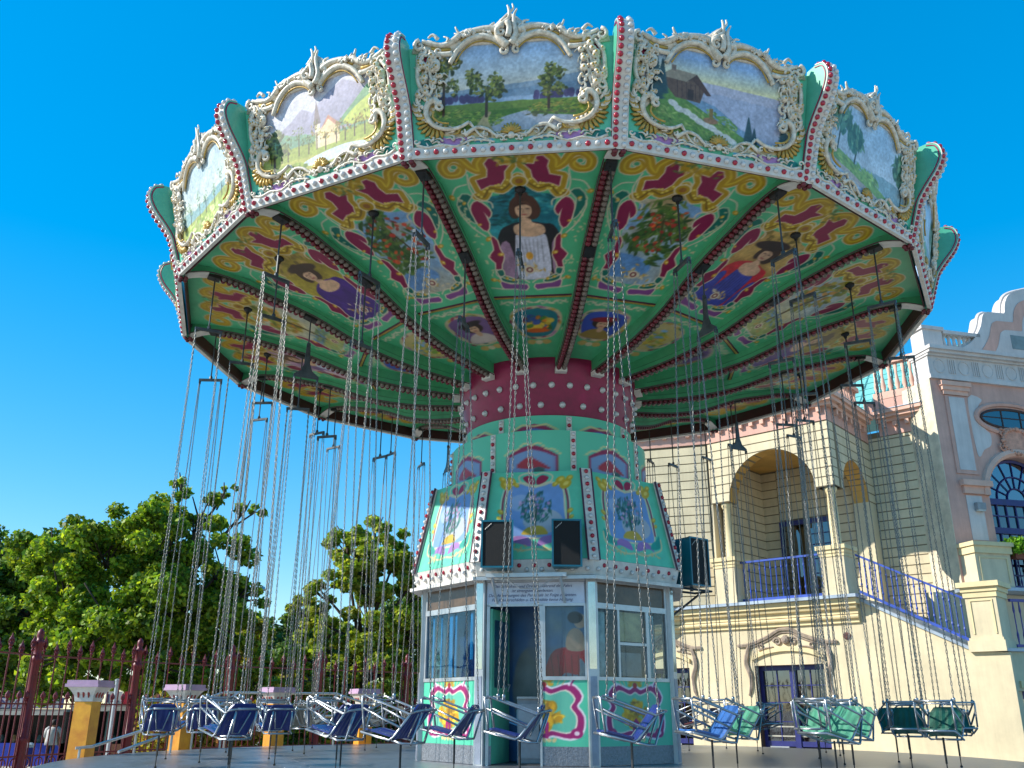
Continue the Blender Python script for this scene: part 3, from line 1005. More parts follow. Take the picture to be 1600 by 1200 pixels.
hb.hexa([(-.07, -6.08, 7.90), (.07, -6.08, 7.90), (.07, -5.9, 7.88), (-.07, -5.9, 7.88), (-.07, -6.08, 7.98), (.07, -6.08, 7.98), (.07, -5.9, 7.98), (-.07, -5.9, 7.98)])
hb2 = MB()
hb2.hexa([(-.07, -4.53, 7.555), (.07, -4.53, 7.555), (.07, -4.33, 7.49), (-.07, -4.33, 7.49), (-.07, -4.53, 7.66), (.07, -4.53, 7.66), (.07, -4.33, 7.6), (-.07, -4.33, 7.6)])
HB_ME = hb.mesh('hook_box'); HB2_ME = hb2.mesh('hook_box')
end = MB(); end.box(-.095, .095, -1.70, -1.585, 6.80, 6.90); END_ME = end.mesh('rib_end')
for k in range(16):
    a = PH + k * SEC
    p = obj('rib', RIB_ME, M_GREEN, canopy, rz=a + math.pi)
    obj('rib_tip', TIP_ME, M_WHITE, p); obj('rib_face', RFACE_ME, M_MAROON, p)
    obj('edge_line', LINE_ME, M_PURP, p)
    obj('shadow_stripe', LINE2_ME, M_GREEND, p)
    obj('hook_box', HB_ME, M_BLACK, p); obj('hook_box', HB2_ME, M_BLACK, p)
    obj('rib_end', END_ME, M_WHITE, p)
    for me in caps:
        stuff(obj('lamp_row', me, None, p))

# ceiling boards ---------------------------------------------------
CEIL_R = [1.58, 3.30, 3.36, 4.4, 5.34, 6.0, 6.33]
CEIL_Z = [7.08, 7.38, 7.38, 7.73, 7.97, 8.045, 8.045]
def ceil_z(r): return np.interp(r, CEIL_R, CEIL_Z)
def ceil_hw(r): return r * TAN - RIB_W * .98

def zc(x, y):
    """measured on the foremost ceiling board -> (x metres, radius)"""
    xc = 735 + (y - 70) * 155 / 1080.; half = 700 - (y - 70) * 400 / 1080.
    s = (x - xc) / half
    y = y + 35 * s
    s = s * (1.2 - .06 * max(0, (350 - y) / 280.))
    r = 6.31 - .003679 * (y - 70) + 1.1e-6 * (y - 70) * (y - 350)
    r = 3.40 + (r - 3.40) * .935
    return (s * (r * TAN - RIB_W), r)
def zl(L): return [zc(x, y) for x, y in L]
def mir(L): return [(-x, y) for x, y in L]

CREAM = (206, 190, 160)
GLD = (168, 132, 14)
GLDD = (120, 92, 10)
MAGC = (128, 18, 62)
def paint_ceiling(kind, nx, ny, seed):
    rs = np.random.RandomState(seed)
    r = np.linspace(3.36, 6.32, ny)
    s = np.linspace(-1, 1, nx)
    Rr = np.repeat(r[:, None], nx, 1)
    X = s[None, :] * ceil_hw(Rr)
    c = Canvas(X, Rr, (78, 172, 122), 2.96 / ny * 1.2)
    c.tone(0.10, 2.2, seed)
    win = catmull([(.0, 5.58)] + [(-x, y) for x, y in zl([(660, 320), (545, 350), (575, 430), (545, 480), (560, 560), (610, 650), (640, 720), (650, 800), (665, 905), (790, 930)])] + zl([(790, 930), (665, 905), (650, 800), (640, 720), (610, 650), (560, 560), (545, 480), (575, 430), (545, 350), (660, 320)]), 3)
    # the window's points run round the board: right half down, then left half up
    idx, d = c.sdist(win, .1)
    clip = np.zeros(c.X.size); clip[idx] = c.cov(d - .01)
    c.clip = clip
    A = np.arange(c.X.size); one = np.ones(c.X.size)
    def wash(cols, sc):
        n = fbm(c.X, c.Y, sc, seed)[:, None]
        n = np.clip((n - .25) / .5, 0, 1)
        c.blend(A, one, np.array(cols[0]) * (1 - n) + np.array(cols[1]) * n)
    def lady(cx, cy, k, hair, dress, shawl, skin=(206, 164, 130), bust=(190, 190, 204)):
        e = lambda x, y, a, b, col, rot=0: c.ell(cx + x * k, cy + y * k, a * k, b * k, col, rot)
        c.poly([(cx + x * k, cy + y * k) for x, y in [(-.66, -1.3), (-.55, -.2), (-.3, .08), (.0, .14), (.3, .08), (.58, -.1), (.7, -1.3)]], shawl, smooth=4)
        c.poly([(cx + x * k, cy + y * k) for x, y in [(-.26, -1.3), (-.24, -.35), (-.18, -.2), (.1, -.26), (.3, -.2), (.38, -.4), (.36, -1.3)]], bust, smooth=4)
        c.poly([(cx + x * k, cy + y * k) for x, y in [(-.62, -1.3), (-.56, -.5), (-.36, -.42), (-.28, -1.3)]], dress, smooth=3)
        c.poly([(cx + x * k, cy + y * k) for x, y in [(.46, -1.3), (.46, -.45), (.62, -.4), (.66, -1.3)]], dress, smooth=3)
        for q in range(7):
            c.stroke([(cx + (-.22 + q * .08) * k, cy - .34 * k), (cx + (-.2 + q * .08 + .03 * math.sin(q)) * k, cy - .9 * k)], .014 * k * 2, tuple(v * .82 for v in bust))
        c.poly([(cx + x * k, cy + y * k) for x, y in [(-.2, -.2), (-.24, .02), (-.1, .12), (-.06, .3), (.1, .3), (.12, .12), (.32, .02), (.34, -.18), (.1, -.27)]], skin, smooth=4)
        e(.0, .52, .27, .29, hair); e(-.02, .80, .12, .1, hair); e(.14, .42, .16, .24, hair); e(-.18, .42, .11, .2, hair)
        e(-.02, .43, .155, .205, skin); e(.03, .40, .1, .14, tuple(v * .93 for v in skin))
        e(-.08, .46, .03, .012, (70, 46, 36)); e(.06, .46, .03, .012, (70, 46, 36))
        c.stroke([(cx - .012 * k, cy + .45 * k), (cx - .03 * k, cy + .37 * k)], .012 * k, (160, 112, 88))
        e(-.015, .315, .045, .016, (150, 60, 56))
        c.poly([(cx + x * k, cy + y * k) for x, y in [(-.2, .5), (-.1, .62), (.06, .62), (.14, .5), (.04, .56), (-.08, .55)]], hair, smooth=3)
    if kind == 'lady_teal':
        wash([(18, 96, 110), (44, 150, 158)], 2.0)
        c.dabs(rs, 90, -.3, 5.1, .35, .4, .045, [(10, 70, 78), (14, 84, 84)], 0, .4)
        c.dabs(rs, 60, .35, 5.2, .3, .3, .045, [(16, 84, 88), (60, 150, 150)], 0, .4)
        lady(.02, 4.66, .72, (76, 44, 30), (150, 116, 140), (34, 28, 30))
        c.ell(.02, 4.12, .05, .07, (214, 150, 40))
    elif kind == 'branch':
        wash([(176, 150, 104), (120, 160, 200)], 1.3)
        c.ell(-.3, 4.0, .5, .22, (76, 128, 190), 0, .8); c.ell(.35, 5.2, .3, .16, (96, 146, 200), 0, .8); c.ell(-.45, 4.9, .22, .25, (110, 156, 204), 0, .7)
        for q in range(9):
            x, y = rs.uniform(-.35, .35), rs.uniform(4.2, 5.3)
            c.stroke([(0, 4.9), (x * .5, (y + 4.9) / 2 + .05), (x, y)], .025, (70, 54, 26))
            c.dabs(rs, 26, x, y, .24, .2, .06, [(40, 72, 22), (64, 96, 30), (88, 110, 40)], rs.rand() * 3, .4)
        c.dabs(rs, 42, 0, 4.75, .42, .5, .035, [(176, 52, 26), (196, 78, 30), (150, 40, 24)], None, .9)
        c.dabs(rs, 40, 0, 4.8, .45, .5, .05, [(96, 116, 44), (48, 84, 26)], None, .4)
    elif kind in ('lady_gold', 'lady_purple', 'lady_pink'):
        wash({'lady_gold': [(150, 110, 54), (196, 160, 90)], 'lady_purple': [(130, 112, 30), (176, 156, 52)], 'lady_pink': [(160, 120, 150), (196, 160, 170)]}[kind], 2.4)
        c.dabs(rs, 80, 0, 5.3, .45, .35, .06, [(120, 100, 40), (170, 140, 70)], None, .5)
        if kind == 'lady_gold':
            lady(.0, 4.55, .66, (60, 36, 24), (62, 66, 150), (190, 40, 50), bust=(62, 66, 150))
            c.ell(-.08, 5.02, .3, .1, (52, 34, 28), .3)
        elif kind == 'lady_purple':
            lady(.0, 4.55, .66, (64, 44, 26), (70, 36, 120), (70, 36, 120), bust=(70, 36, 120)); c.ell(.05, 5.0, .28, .1, (64, 46, 30), -.3)
        else:
            lady(.0, 4.55, .66, (90, 56, 40), (206, 170, 180), (120, 90, 130))
    else:
        wash([(196, 180, 130), (130, 160, 190)], 1.4)
        c.ell(0, 3.95, .6, .25, (150, 160, 90), 0, .9)
        c.dabs(rs, 110, -.05, 4.9, .34, .5, .07, [(128, 130, 26), (160, 140, 30), (96, 110, 24), (180, 120, 40)], None, .5)
        c.stroke([(-.05, 4.0), (0, 4.6), (.03, 4.95)], .05, (80, 60, 34))
        c.dabs(rs, 60, 0, 4.1, .5, .1, .05, [(90, 130, 170), (110, 130, 60)], 0, .35)
    c.tone(0.3, 9, seed + 2)
    c.tone(0.22, 30, seed + 7)
    c.clip = None
    # painted scrollwork, mirrored on the board's axis
    for F in (lambda L: L, mir):
        mg = F(zl([(560, 122), (600, 122), (630, 160), (700, 150), (660, 190), (660, 230), (630, 270), (560, 272), (500, 300), (470, 245), (545, 225), (550, 180), (530, 150)]))
        side1 = F(zl([(430, 390), (470, 365), (530, 395), (560, 430), (545, 462), (512, 430), (545, 500), (530, 552), (480, 520), (430, 440)]))
        side2 = F(zl([(560, 590), (600, 620), (620, 680), (652, 740), (640, 800), (640, 840), (605, 840), (600, 790), (550, 742), (582, 690), (570, 640)]))
        teal1 = F(zl([(335, 390), (370, 330), (430, 340), (400, 380), (420, 440), (450, 500), (390, 460)]))
        teal2 = F(zl([(650, 905), (690, 910), (760, 945), (760, 968), (690, 965), (655, 940)]))
        teal3 = F(zl([(615, 860), (650, 850), (665, 890), (640, 910), (615, 890)]))
        pur = F(zl([(655, 960), (720, 985), (835, 985), (835, 1040), (760, 1030), (690, 1035), (665, 1000)]))
        curl = F(zl([(700, 130), (620, 95), (540, 100), (480, 150), (490, 190), (430, 170), (370, 130), (300, 130), (250, 170), (280, 215), (350, 210), (370, 180), (330, 165)]))
        lower = F(zl([(470, 340), (520, 340), (560, 290), (640, 300), (700, 260), (760, 215)]))
        # gold ground
        c.poly(mg, CREAM, grow=.105); c.stroke(curl, .16, CREAM, smooth=3); c.stroke(lower, .15, CREAM, smooth=3)
        c.poly(mg, GLD, grow=.085); c.stroke(curl, .125, GLD, smooth=3); c.stroke(lower, .115, GLD, smooth=3)
        c.stroke(lower, .03, GLDD, smooth=3); c.stroke(curl, .03, (196, 166, 40), smooth=3)
        c.poly(mg, CREAM, grow=.018); c.poly(mg, MAGC)
        hole = F(zl([(325, 172)]))[0]
        c.ell(hole[0], hole[1], .05, .05, CREAM); c.ell(hole[0], hole[1], .036, .036, (70, 150, 104))
        for L, col, g in ((side1, MAGC, .02), (side2, MAGC, .02), (teal1, (16, 100, 84), .016), (teal2, (16, 100, 84), .02), (teal3, (16, 100, 84), .018), (pur, (124, 64, 124), .02)):
            q = catmull(L, 2)
            c.poly(q, CREAM, grow=g); c.poly(q, col)
        for pts in ([(410, 210), (420, 290), (470, 350), (560, 370), (575, 400)], [(340, 400), (350, 440), (430, 530), (520, 590)], [(300, 340), (330, 290), (400, 270)], [(540, 560), (560, 590)], [(600, 850), (640, 920), (650, 960), (600, 930)], [(680, 1040), (600, 1030)], [(630, 905), (720, 940), (800, 930), (850, 960)]):
            c.stroke(F(zl(pts)), .022, CREAM, smooth=3)
        for q in range(16):
            t = q / 15
            x, y = F(zl([(480 + 300 * t, 330 - 110 * t + 18 * math.sin(q * 1.7))]))[0]
            c.ell(x, y, .02, .02, (214, 190, 84))
        for pts, rr in (((540, 610), .05), ((630, 720), .045), ((1090, 910), .03), ((600, 945), .045), ((300, 350), .05), ((380, 380), .035), ((480, 510), .03), ((690, 925), .03), ((740, 940), .03)):
            x, y = F(zl([pts]))[0]
            c.ell(x, y, rr, rr * .7, (190, 140, 30), rs.rand() * 3); c.ell(x + .01, y, rr * .4, rr * .3, (226, 200, 120))
        for q in range(26):
            x, y = F(zl([(300 + 330 * rs.rand(), 330 + 640 * rs.rand())]))[0]
        for q in range(30):
            t = rs.rand()
            px = 330 + 270 * t + rs.randn() * 16; py = 330 + 600 * t + rs.randn() * 22
            x, y = F(zl([(px, py)]))[0]
            if abs(x) > .42 * (1.2 - .3 * t):
                c.ell(x, y, .022, .012, (214, 196, 150), rs.rand() * 3, .9)
    for q in range(24):
        a = rs.rand() * 6.28
        x, y = .0 + .22 * rs.randn() * .5, 3.88 + .07 * rs.randn()
        c.ell(x, y, .03, .014, (206, 186, 150) if q % 2 else (190, 150, 70), a, .95)
    c.ell(0, 3.86, .075, .075, CREAM); c.ell(0, 3.86, .05, .05, (120, 60, 60)); c.ell(0, 3.86, .025, .025, CREAM)
    c.ell(0, 5.50, .12, .12, CREAM); c.ell(0, 5.50, .095, .095, GLD); c.ell(0, 5.50, .05, .05, (140, 90, 30))
    for q in range(30):
        c.ell(rs.randn() * .16, 5.93 + rs.randn() * .07, .04, .02, [(150, 118, 30), (196, 170, 90), (90, 110, 50)][q % 3], rs.rand() * 3, .9)
    c.tone(0.09, 14, seed + 5)
    P = np.stack([X, -Rr, ceil_z(Rr)], -1)
    return paint_mesh('ceiling_board', P, c)

def paint_inner(kind, nx, ny, seed):
    rs = np.random.RandomState(seed)
    r = np.linspace(1.58, 3.29, ny)
    s = np.linspace(-1, 1, nx)
    Rr = np.repeat(r[:, None], nx, 1)
    X = s[None, :] * np.maximum(ceil_hw(Rr), .05)
    c = Canvas(X, Rr, (78, 172, 122), 1.71 / ny * 1.2)
    c.tone(0.1, 3, seed)
    bg, kindcol = [((120, 84, 130), 0), ((30, 110, 120), 1), ((60, 80, 170), 2), ((190, 170, 110), 3)][kind]
    W = [(-.30, 2.9), (0, 3.0), (.30, 2.9), (.32, 2.6), (.2, 2.3), (0, 2.22), (-.2, 2.3), (-.32, 2.6)]
    c.poly(W, (196, 176, 140), grow=.07, smooth=4)
    for q in range(60):
        a = rs.rand() * 6.28
        c.ell(.36 * math.cos(a) * (1 + .1 * rs.randn()), 2.62 + .42 * math.sin(a) * (1 + .08 * rs.randn()), .04, .018, [(150, 40, 70), (190, 150, 50), (60, 110, 90), (170, 120, 160), (206, 190, 160)][q % 5], a + 1.57, .95)
    c.poly(W, bg, smooth=4)
    if kind in (0, 2):
        c.poly([(-.24, 2.28), (-.16, 2.45), (0, 2.52), (.16, 2.45), (.24, 2.28), (0, 2.22)], (150, 120, 60) if kind == 2 else (200, 180, 170), smooth=3)
        c.ell(0, 2.68, .17, .15, (60, 36, 30)); c.ell(0, 2.64, .085, .105, (206, 160, 126)); c.ell(.02, 2.5, .05, .08, (200, 154, 122))
        c.ell(0, 2.78, .22, .07, (140, 30, 40) if kind == 2 else (50, 34, 34), .2)
        c.ell(-.03, 2.66, .014, .008, (60, 40, 34)); c.ell(.035, 2.66, .014, .008, (60, 40, 34)); c.ell(0, 2.585, .025, .009, (150, 60, 56))
    elif kind == 1:
        c.dabs(rs, 46, 0, 2.6, .22, .2, .06, [(190, 40, 30), (210, 120, 30), (220, 180, 60), (60, 110, 40), (50, 80, 150)], None, .9)
        c.ell(0, 2.4, .2, .06, (200, 90, 30))
    else:
        c.dabs(rs, 70, 0, 2.58, .26, .26, .06, [(200, 170, 60), (120, 150, 60), (110, 150, 190), (190, 150, 60)], 0, .5)
    # ivory scroll along the outer edge
    for sg in (-1, 1):
        c.stroke([(sg * x, y) for x, y in [(.02, 3.16), (.14, 3.2), (.26, 3.13), (.38, 3.2), (.5, 3.14)]], .03, CREAM, smooth=4)
        for q in range(12):
            c.ell(sg * (.04 + q * .04), 3.16 + .04 * math.sin(q * 1.9), .03, .014, (214, 200, 160), q, .95)
        c.poly([(sg * x, y) for x, y in [(.03, 2.1), (.14, 2.14), (.2, 2.06), (.1, 2.0)]], (190, 160, 90), smooth=3)
    c.ell(0, 2.06, .06, .06, (206, 190, 150))
    c.tone(0.1, 12, seed)
    P = np.stack([X, -Rr, ceil_z(Rr)], -1)
    return paint_mesh('ceiling_board', P, c)

CK = {0: 'lady_pink', 1: 'tree', 2: 'lady_purple', 3: 'branch', 4: 'lady_teal', 5: 'branch', 6: 'lady_gold', 7: 'tree', 8: 'lady_purple', 9: 'branch', 10: 'lady_pink', 11: 'tree', 12: 'lady_gold', 13: 'branch', 14: 'lady_purple', 15: 'tree'}
sm = MB()
def strip(m, r, w, dz, h, hw):
    m.hexa([(-hw, -r - w, ceil_z(r) - dz - h), (hw, -r - w, ceil_z(r) - dz - h), (hw, -r + w, ceil_z(r) - dz - h), (-hw, -r + w, ceil_z(r) - dz - h),
            (-hw, -r - w, ceil_z(r) + .05), (hw, -r - w, ceil_z(r) + .05), (hw, -r + w, ceil_z(r) + .05), (-hw, -r + w, ceil_z(r) + .05)])
st_r = MB(); strip(st_r, 3.33, .036, .012, .006, ceil_hw(3.33) + .01); ST_R = st_r.mesh('cross_batten')
st_y = MB(); strip(st_y, 3.33, .018, .019, .006, ceil_hw(3.33) + .008); ST_Y = st_y.mesh('gold_stripe')
disc = MB(); disc.lathe([(.075, 0), (.07, -.03), (.03, -.06), (.02, -.1)], 12, (0, -5.34, float(ceil_z(5.34)) - .002)); DISC_ME = disc.mesh('hook_disc')
for k in range(16):
    am = PH + (k + .5) * SEC
    hi = k in (2, 3, 4, 5, 6, 7)
    mid = k in (0, 1, 8, 9, 15)
    p = obj('ceiling_board', paint_ceiling(CK[k], 150 if hi else 90 if mid else 50, 180 if hi else 100 if mid else 56, 40 + k), M_PAINTED, canopy, rz=am + math.pi)
    obj('cross_batten', ST_R, M_PURP, p)
    obj('gold_stripe', ST_Y, M_GOLD, p)
    obj('hook_disc', DISC_ME, M_RED if k == 3 else M_BLACK, p)
    obj('ceiling_board', paint_inner((k + 1) % 4 if k not in (3, 4, 5) else {3: 0, 4: 1, 5: 2}[k], 70 if k in (2, 3, 4, 5, 6) else 36, 80 if k in (2, 3, 4, 5, 6) else 40, 70 + k), M_PAINTED, canopy, rz=am + math.pi)
# unseen roof, added over the ceiling to block the sun
m = MB(); m.lathe([(6.60, 8.9), (6.45, 8.95), (3.5, 9.5), (1.2, 9.9), (0.3, 10.0)], 16)
rc = m.build('sun_blocking_roof', mat('grey_roof_block', (150, 150, 146), 0.7), canopy, world=False); rc.rotation_euler = (0, 0, PH + math.pi / 2)
# hub ring with lamps
m = MB()
m.lathe([(1.3, 7.2), (1.60, 7.18), (1.61, 6.93), (1.585, 6.86), (1.40, 6.03), (1.37, 5.98), (1.2, 5.98)], 48)
ring = m.build('hub_ring', M_MAG, canopy, smooth=True, world=False)
hl = MB(); hl.lathe([(.052, -.005), (.055, .012), (.04, .022), (.035, .05), (.015, .065)], 8, (0, 0, 0), (0, -1, -.22)); HL = hl.mesh('ring_lamp', smooth=True)
for row, (z, n) in enumerate(((6.62, 32), (6.30, 26))):
    rr = 1.40 + (z - 6.03) / .83 * .185 + .004
    for i in range(n):
        a = 2 * math.pi * (i + .5 * row) / n
        o = obj('ring_lamp', HL, M_CLEAR, ring, (-rr * math.sin(a), rr * math.cos(a), z)); o.rotation_euler = (0, 0, a + math.pi)

# ------------------------------------------------------------------ tower
TPH = R_(104.0)
tower = thing('swing_ride_tower', 'turquoise swing ride tower with round tiers and painted flared skirt', 'ride tower', (CX, CY, PLAT_Z))
def cyl_tier(r, z0, z1, kind):
    nx, ny = 240, 26 if kind == 0 else 60
    a = np.linspace(0, 2 * math.pi, nx)
    z = np.linspace(z0, z1, ny)
    Z = np.repeat(z[:, None], nx, 1); AA = np.repeat(a[None, :], ny, 0)
    # eight painted bays; bay-local coordinate in metres, rising with a = to the right
    base = R_(191)
    loc = (np.mod(AA - base, math.pi / 4) - math.pi / 8) * r
    c = Canvas(loc, Z, (98, 196, 158), .022)
    c.tone(.08, 2, 3)
    if kind == 0:
        y = z0
        c.poly([(-.36, y), (-.36, y + .08), (-.2, y + .16), (0, y + .2), (.2, y + .16), (.36, y + .08), (.36, y)], (150, 30, 70))
        c.poly([(-.3, y), (-.2, y + .09), (0, y + .13), (.2, y + .09), (.3, y)], (84, 112, 180))
        c.stroke([(-.38, y + .1), (-.2, y + .19), (0, y + .16), (.2, y + .19), (.38, y + .1)], .03, (214, 196, 130))
    else:
        y = z0 + .05
        c.poly([(-.42, y), (-.42, y + .32), (-.2, y + .44), (0, y + .5), (.2, y + .44), (.42, y + .32), (.42, y)], (150, 30, 70))
        c.poly([(-.37, y - .1), (-.37, y + .3), (-.2, y + .37), (0, y + .42), (.2, y + .37), (.37, y + .3), (.37, y - .1)], (126, 150, 186))
        for sg in (-1, 1):
            c.stroke([(sg * x, yy) for x, yy in [(.46, y + .34), (.34, y + .42), (.24, y + .42), (.12, y + .52), (0, y + .48)]], .026, (222, 206, 140), smooth=4)
        c.poly([(-.25, y + .15), (-.05, y + .3), (.05, y + .26), (.3, y + .1), (.1, y + .12), (-.05, y + .1)], (176, 40, 50), smooth=4)
        c.ell(.12, y + .06, .1, .07, (60, 90, 80))
    P = np.stack([-r * np.sin(AA), r * np.cos(AA), Z - PLAT_Z], -1)
    me = paint_mesh('drum_tier', P, c)
    me.polygons.foreach_set('use_smooth', [True] * len(me.polygons))
    return obj('drum_tier', me, M_PAINTED, tower)
t1 = cyl_tier(1.46, 5.78, 6.12, 0)
t2 = cyl_tier(1.69, 5.02, 5.80, 1)
m = MB(); m.lathe([(1.69, 5.80 - PLAT_Z), (1.40, 5.805 - PLAT_Z)], 48); m.build('tier_ledge', M_TURQ, t2, world=False)
strip_m = {}
for tier, r, z0, z1 in ((t1, 1.46, 5.8, 6.1), (t2, 1.69, 5.04, 5.79)):
    for i in range(8):
        a = R_(191) + i * math.pi / 4
        fr = Frame((CX - (r) * math.sin(a), CY + (r) * math.cos(a)), (-math.cos(a), -math.sin(a)), (-math.sin(a), math.cos(a)))
        m = MB(); m.fbox(fr, -.045, .045, z0, z1, -.02, .02)
        so = m.build('lamp_strip', M_WHITE, tier)
        n = int((z1 - z0) / .095)
        for q in range(n):
            z = z0 + (q + .5) * (z1 - z0) / n
            if i in (6, 7, 0, 1):
                o = obj('bulb', RB if q % 2 else WB, None, tier, Vector(fr.p(0, z, .02)) - wloc(tier)); o.rotation_euler = (0, 0, a + math.pi)

SK = [(2.30, 3.69), (2.0, 5.08)]
def opt(R, i, ph=TPH):
    a = ph + i * math.pi / 4
    return Vector((CX - R * math.sin(a), CY + R * math.cos(a), 0))
def skirt_panel(i):
    b0, b1 = opt(2.30, i), opt(2.30, i + 1); t0, t1_ = opt(2.0, i), opt(2.0, i + 1)
    b0.z = b1.z = 3.69; t0.z = t1_.z = 5.08
    vis = i in (0, 1, 2)
    nx, ny = (110, 100) if vis else (24, 20)
    s = np.linspace(0, 1, nx)[None, :, None]; t = np.linspace(0, 1, ny)[:, None, None]
    B0, B1, T0, T1 = (np.array(v) for v in (b0, b1, t0, t1_))
    P = (B0 * (1 - s) + B1 * s) * (1 - t) + (T0 * (1 - s) + T1 * s) * t
    wd = np.linalg.norm(B1 - B0)
    X = ((s - .5) * (wd * (1 - t) + np.linalg.norm(T1 - T0) * t))[:, :, 0]; Y = np.repeat(t[:, :, 0] * 1.42, nx, 1)
    c = Canvas(X, Y, (98, 196, 158), .018)
    c.tone(.08, 2, i)
    rs = np.random.RandomState(90 + i)
    win = [(-.46, .42), (-.3, .36), (0, .34), (.3, .36), (.46, .42), (.44, .8), (.4, 1.14), (.2, 1.22), (0, 1.16), (-.2, 1.22), (-.4, 1.14), (-.44, .8)]
    c.poly(win, (216, 204, 160), grow=.03, smooth=4)
    c.poly(win, (116, 150, 200), smooth=4)
    c.ell(.12, .6, .3, .2, (206, 190, 170), 0, .6); c.ell(-.22, .9, .18, .14, (170, 184, 206), 0, .6)
    c.dabs(rs, 130, 0, .82, .26, .26, .035, [(44, 100, 92), (70, 120, 100), (36, 84, 90)], 1.2, .4)
    c.dabs(rs, 26, 0, .85, .24, .22, .022, [(170, 120, 160), (200, 160, 190)], None, .9)
    c.stroke([(0, .5), (.02, .8)], .03, (60, 80, 60))
    c.poly([(-.2, .4), (-.1, .5), (.1, .52), (.2, .4), (.1, .38), (-.1, .38)], (196, 160, 40), smooth=4)
    for sg in (-1, 1):
        F = lambda L: [(sg * x, y) for x, y in L]
        c.poly(F([(.05, .2), (.3, .26), (.42, .22), (.3, .36), (.1, .34)]), (156, 112, 170), smooth=4)
        c.poly(F([(.36, .26), (.56, .3), (.58, .5), (.5, .42), (.4, .36)]), (40, 150, 130), smooth=4)
        c.stroke(F([(.02, .16), (.2, .14), (.4, .2), (.58, .28), (.6, .44)]), .028, (214, 196, 140), smooth=4)
        c.stroke(F([(.5, .5), (.5, .9), (.46, 1.12)]), .03, (150, 40, 70), smooth=3)
        c.stroke(F([(.53, .5), (.53, .9), (.49, 1.12)]), .014, (226, 214, 180), smooth=3)
        for x, y, rr in ((.46, 1.2, .1), (.38, 1.27, .08), (.52, 1.3, .06), (.3, 1.2, .05), (.53, .76, .05), (.55, .66, .04)):
            c.ell(sg * x, y, rr, rr * .7, (196, 160, 30), sg * .6); c.ell(sg * x + .01, y + .01, rr * .5, rr * .3, (226, 200, 90), sg * .6)
        c.poly(F([(.02, 1.2), (.14, 1.24), (.2, 1.32), (.1, 1.36), (.02, 1.3)]), (160, 30, 64), smooth=3)
        c.stroke(F([(.0, 1.16), (.2, 1.22), (.26, 1.34), (.12, 1.4), (.0, 1.36)]), .026, (214, 200, 160), smooth=4)
        for q in range(10):
            c.ell(sg * (.1 + .45 * rs.rand()), .12 + .1 * rs.rand(), .03, .014, (200, 180, 120), rs.rand() * 3)
    c.tone(.1, 10, i)
    P = P - np.array(wloc(tower))
    o = obj('skirt_panel', paint_mesh('skirt_panel', P, c), M_PAINTED, tower)
    # corner lamp strip along the right edge of this panel
    nrm = (B1 - B0); nrm = Vector((nrm[0], nrm[1], 0)).normalized()
    a1 = TPH + (i + 1) * math.pi / 4
    rad = Vector((-math.sin(a1), math.cos(a1), 0)); tan = Vector((-math.cos(a1), -math.sin(a1), 0))
    L = [(opt(2.30, i + 1) + Vector((0, 0, 3.66))), (opt(2.0, i + 1) + Vector((0, 0, 5.10)))]
    up = (L[1] - L[0]).normalized(); outn = tan.cross(up); outn = outn if outn.dot(rad) > 0 else -outn
    m = MB(); q = []
    for e in L:
        for x, d in ((-.075, -.03), (.075, -.03), (.075, .025), (-.075, .025)):
            q.append(e + tan * x + outn * d)
    m.hexa(q); so = m.build('lamp_strip', M_WHITE, tower)
    m = MB()
    for sg in (-1, 1):
        m.tube([e + tan * (sg * .085) + outn * .015 for e in L], .018, 5)
    m.build('strip_edge', M_PURP, so)
    for q in range(14):
        pos = L[0].lerp(L[1], (q + .5) / 14) + outn * .03
        if i in (7, 0, 1, 2):
            b = obj('bulb', RB if q % 2 else WB, None, so, pos - wloc(so)); b.rotation_euler = (FB_T * -.2, 0, a1 + math.pi)
    # lamp band under the panel
    m = MB()
    f0, f1 = opt(2.31, i), opt(2.31, i + 1); g0, g1 = opt(2.25, i), opt(2.25, i + 1)
    cen = Vector((CX, CY, 0))
    m.hexa([g0 + Vector((0, 0, 3.46)), g1 + Vector((0, 0, 3.46)), g1.lerp(cen, .05) + Vector((0, 0, 3.46)), g0.lerp(cen, .05) + Vector((0, 0, 3.46)),
            f0 + Vector((0, 0, 3.685)), f1 + Vector((0, 0, 3.685)), f1.lerp(cen, .05) + Vector((0, 0, 3.685)), f0.lerp(cen, .05) + Vector((0, 0, 3.685))])
    bo = m.build('lamp_band', M_WHITE, tower)
    if vis or i == 7:
        d = (f1 - f0); n2 = Vector((d.y, -d.x, 0)).normalized()
        am = TPH + (i + .5) * math.pi / 4
        n2 = Vector((-math.sin(am), math.cos(am), 0))
        for q in range(15):
            pos = (f0.lerp(f1, (q + .8) / 15.6) * .5 + g0.lerp(g1, (q + .8) / 15.6) * .5) + Vector((0, 0, 3.575 + (.03 if q % 2 else -.03)))
            b = obj('bulb', RB if q % 2 else WB, None, bo, pos + n2 * .0 - wloc(bo)); b.rotation_euler = (.1, 0, am + math.pi)
    m = MB()
    h0, h1 = opt(2.36, i), opt(2.36, i + 1)
    m.hexa([h0 + Vector((0, 0, 3.39)), h1 + Vector((0, 0, 3.39)), h1.lerp(cen, .12) + Vector((0, 0, 3.42)), h0.lerp(cen, .12) + Vector((0, 0, 3.42)),
            h0 + Vector((0, 0, 3.44)), h1 + Vector((0, 0, 3.44)), h1.lerp(cen, .12) + Vector((0, 0, 3.458)), h0.lerp(cen, .12) + Vector((0, 0, 3.458))])
    m.build('drip_board', M_WHITE if i != 1 else M_ALU, bo)
for i in range(8):
    skirt_panel(i)
m = MB(); m.lathe([(1.95, 5.07 - PLAT_Z), (1.66, 5.12 - PLAT_Z)], 8); q = m.build('skirt_lid', M_TURQ, tower, world=False); q.rotation_euler = (0, 0, TPH + math.pi / 2)
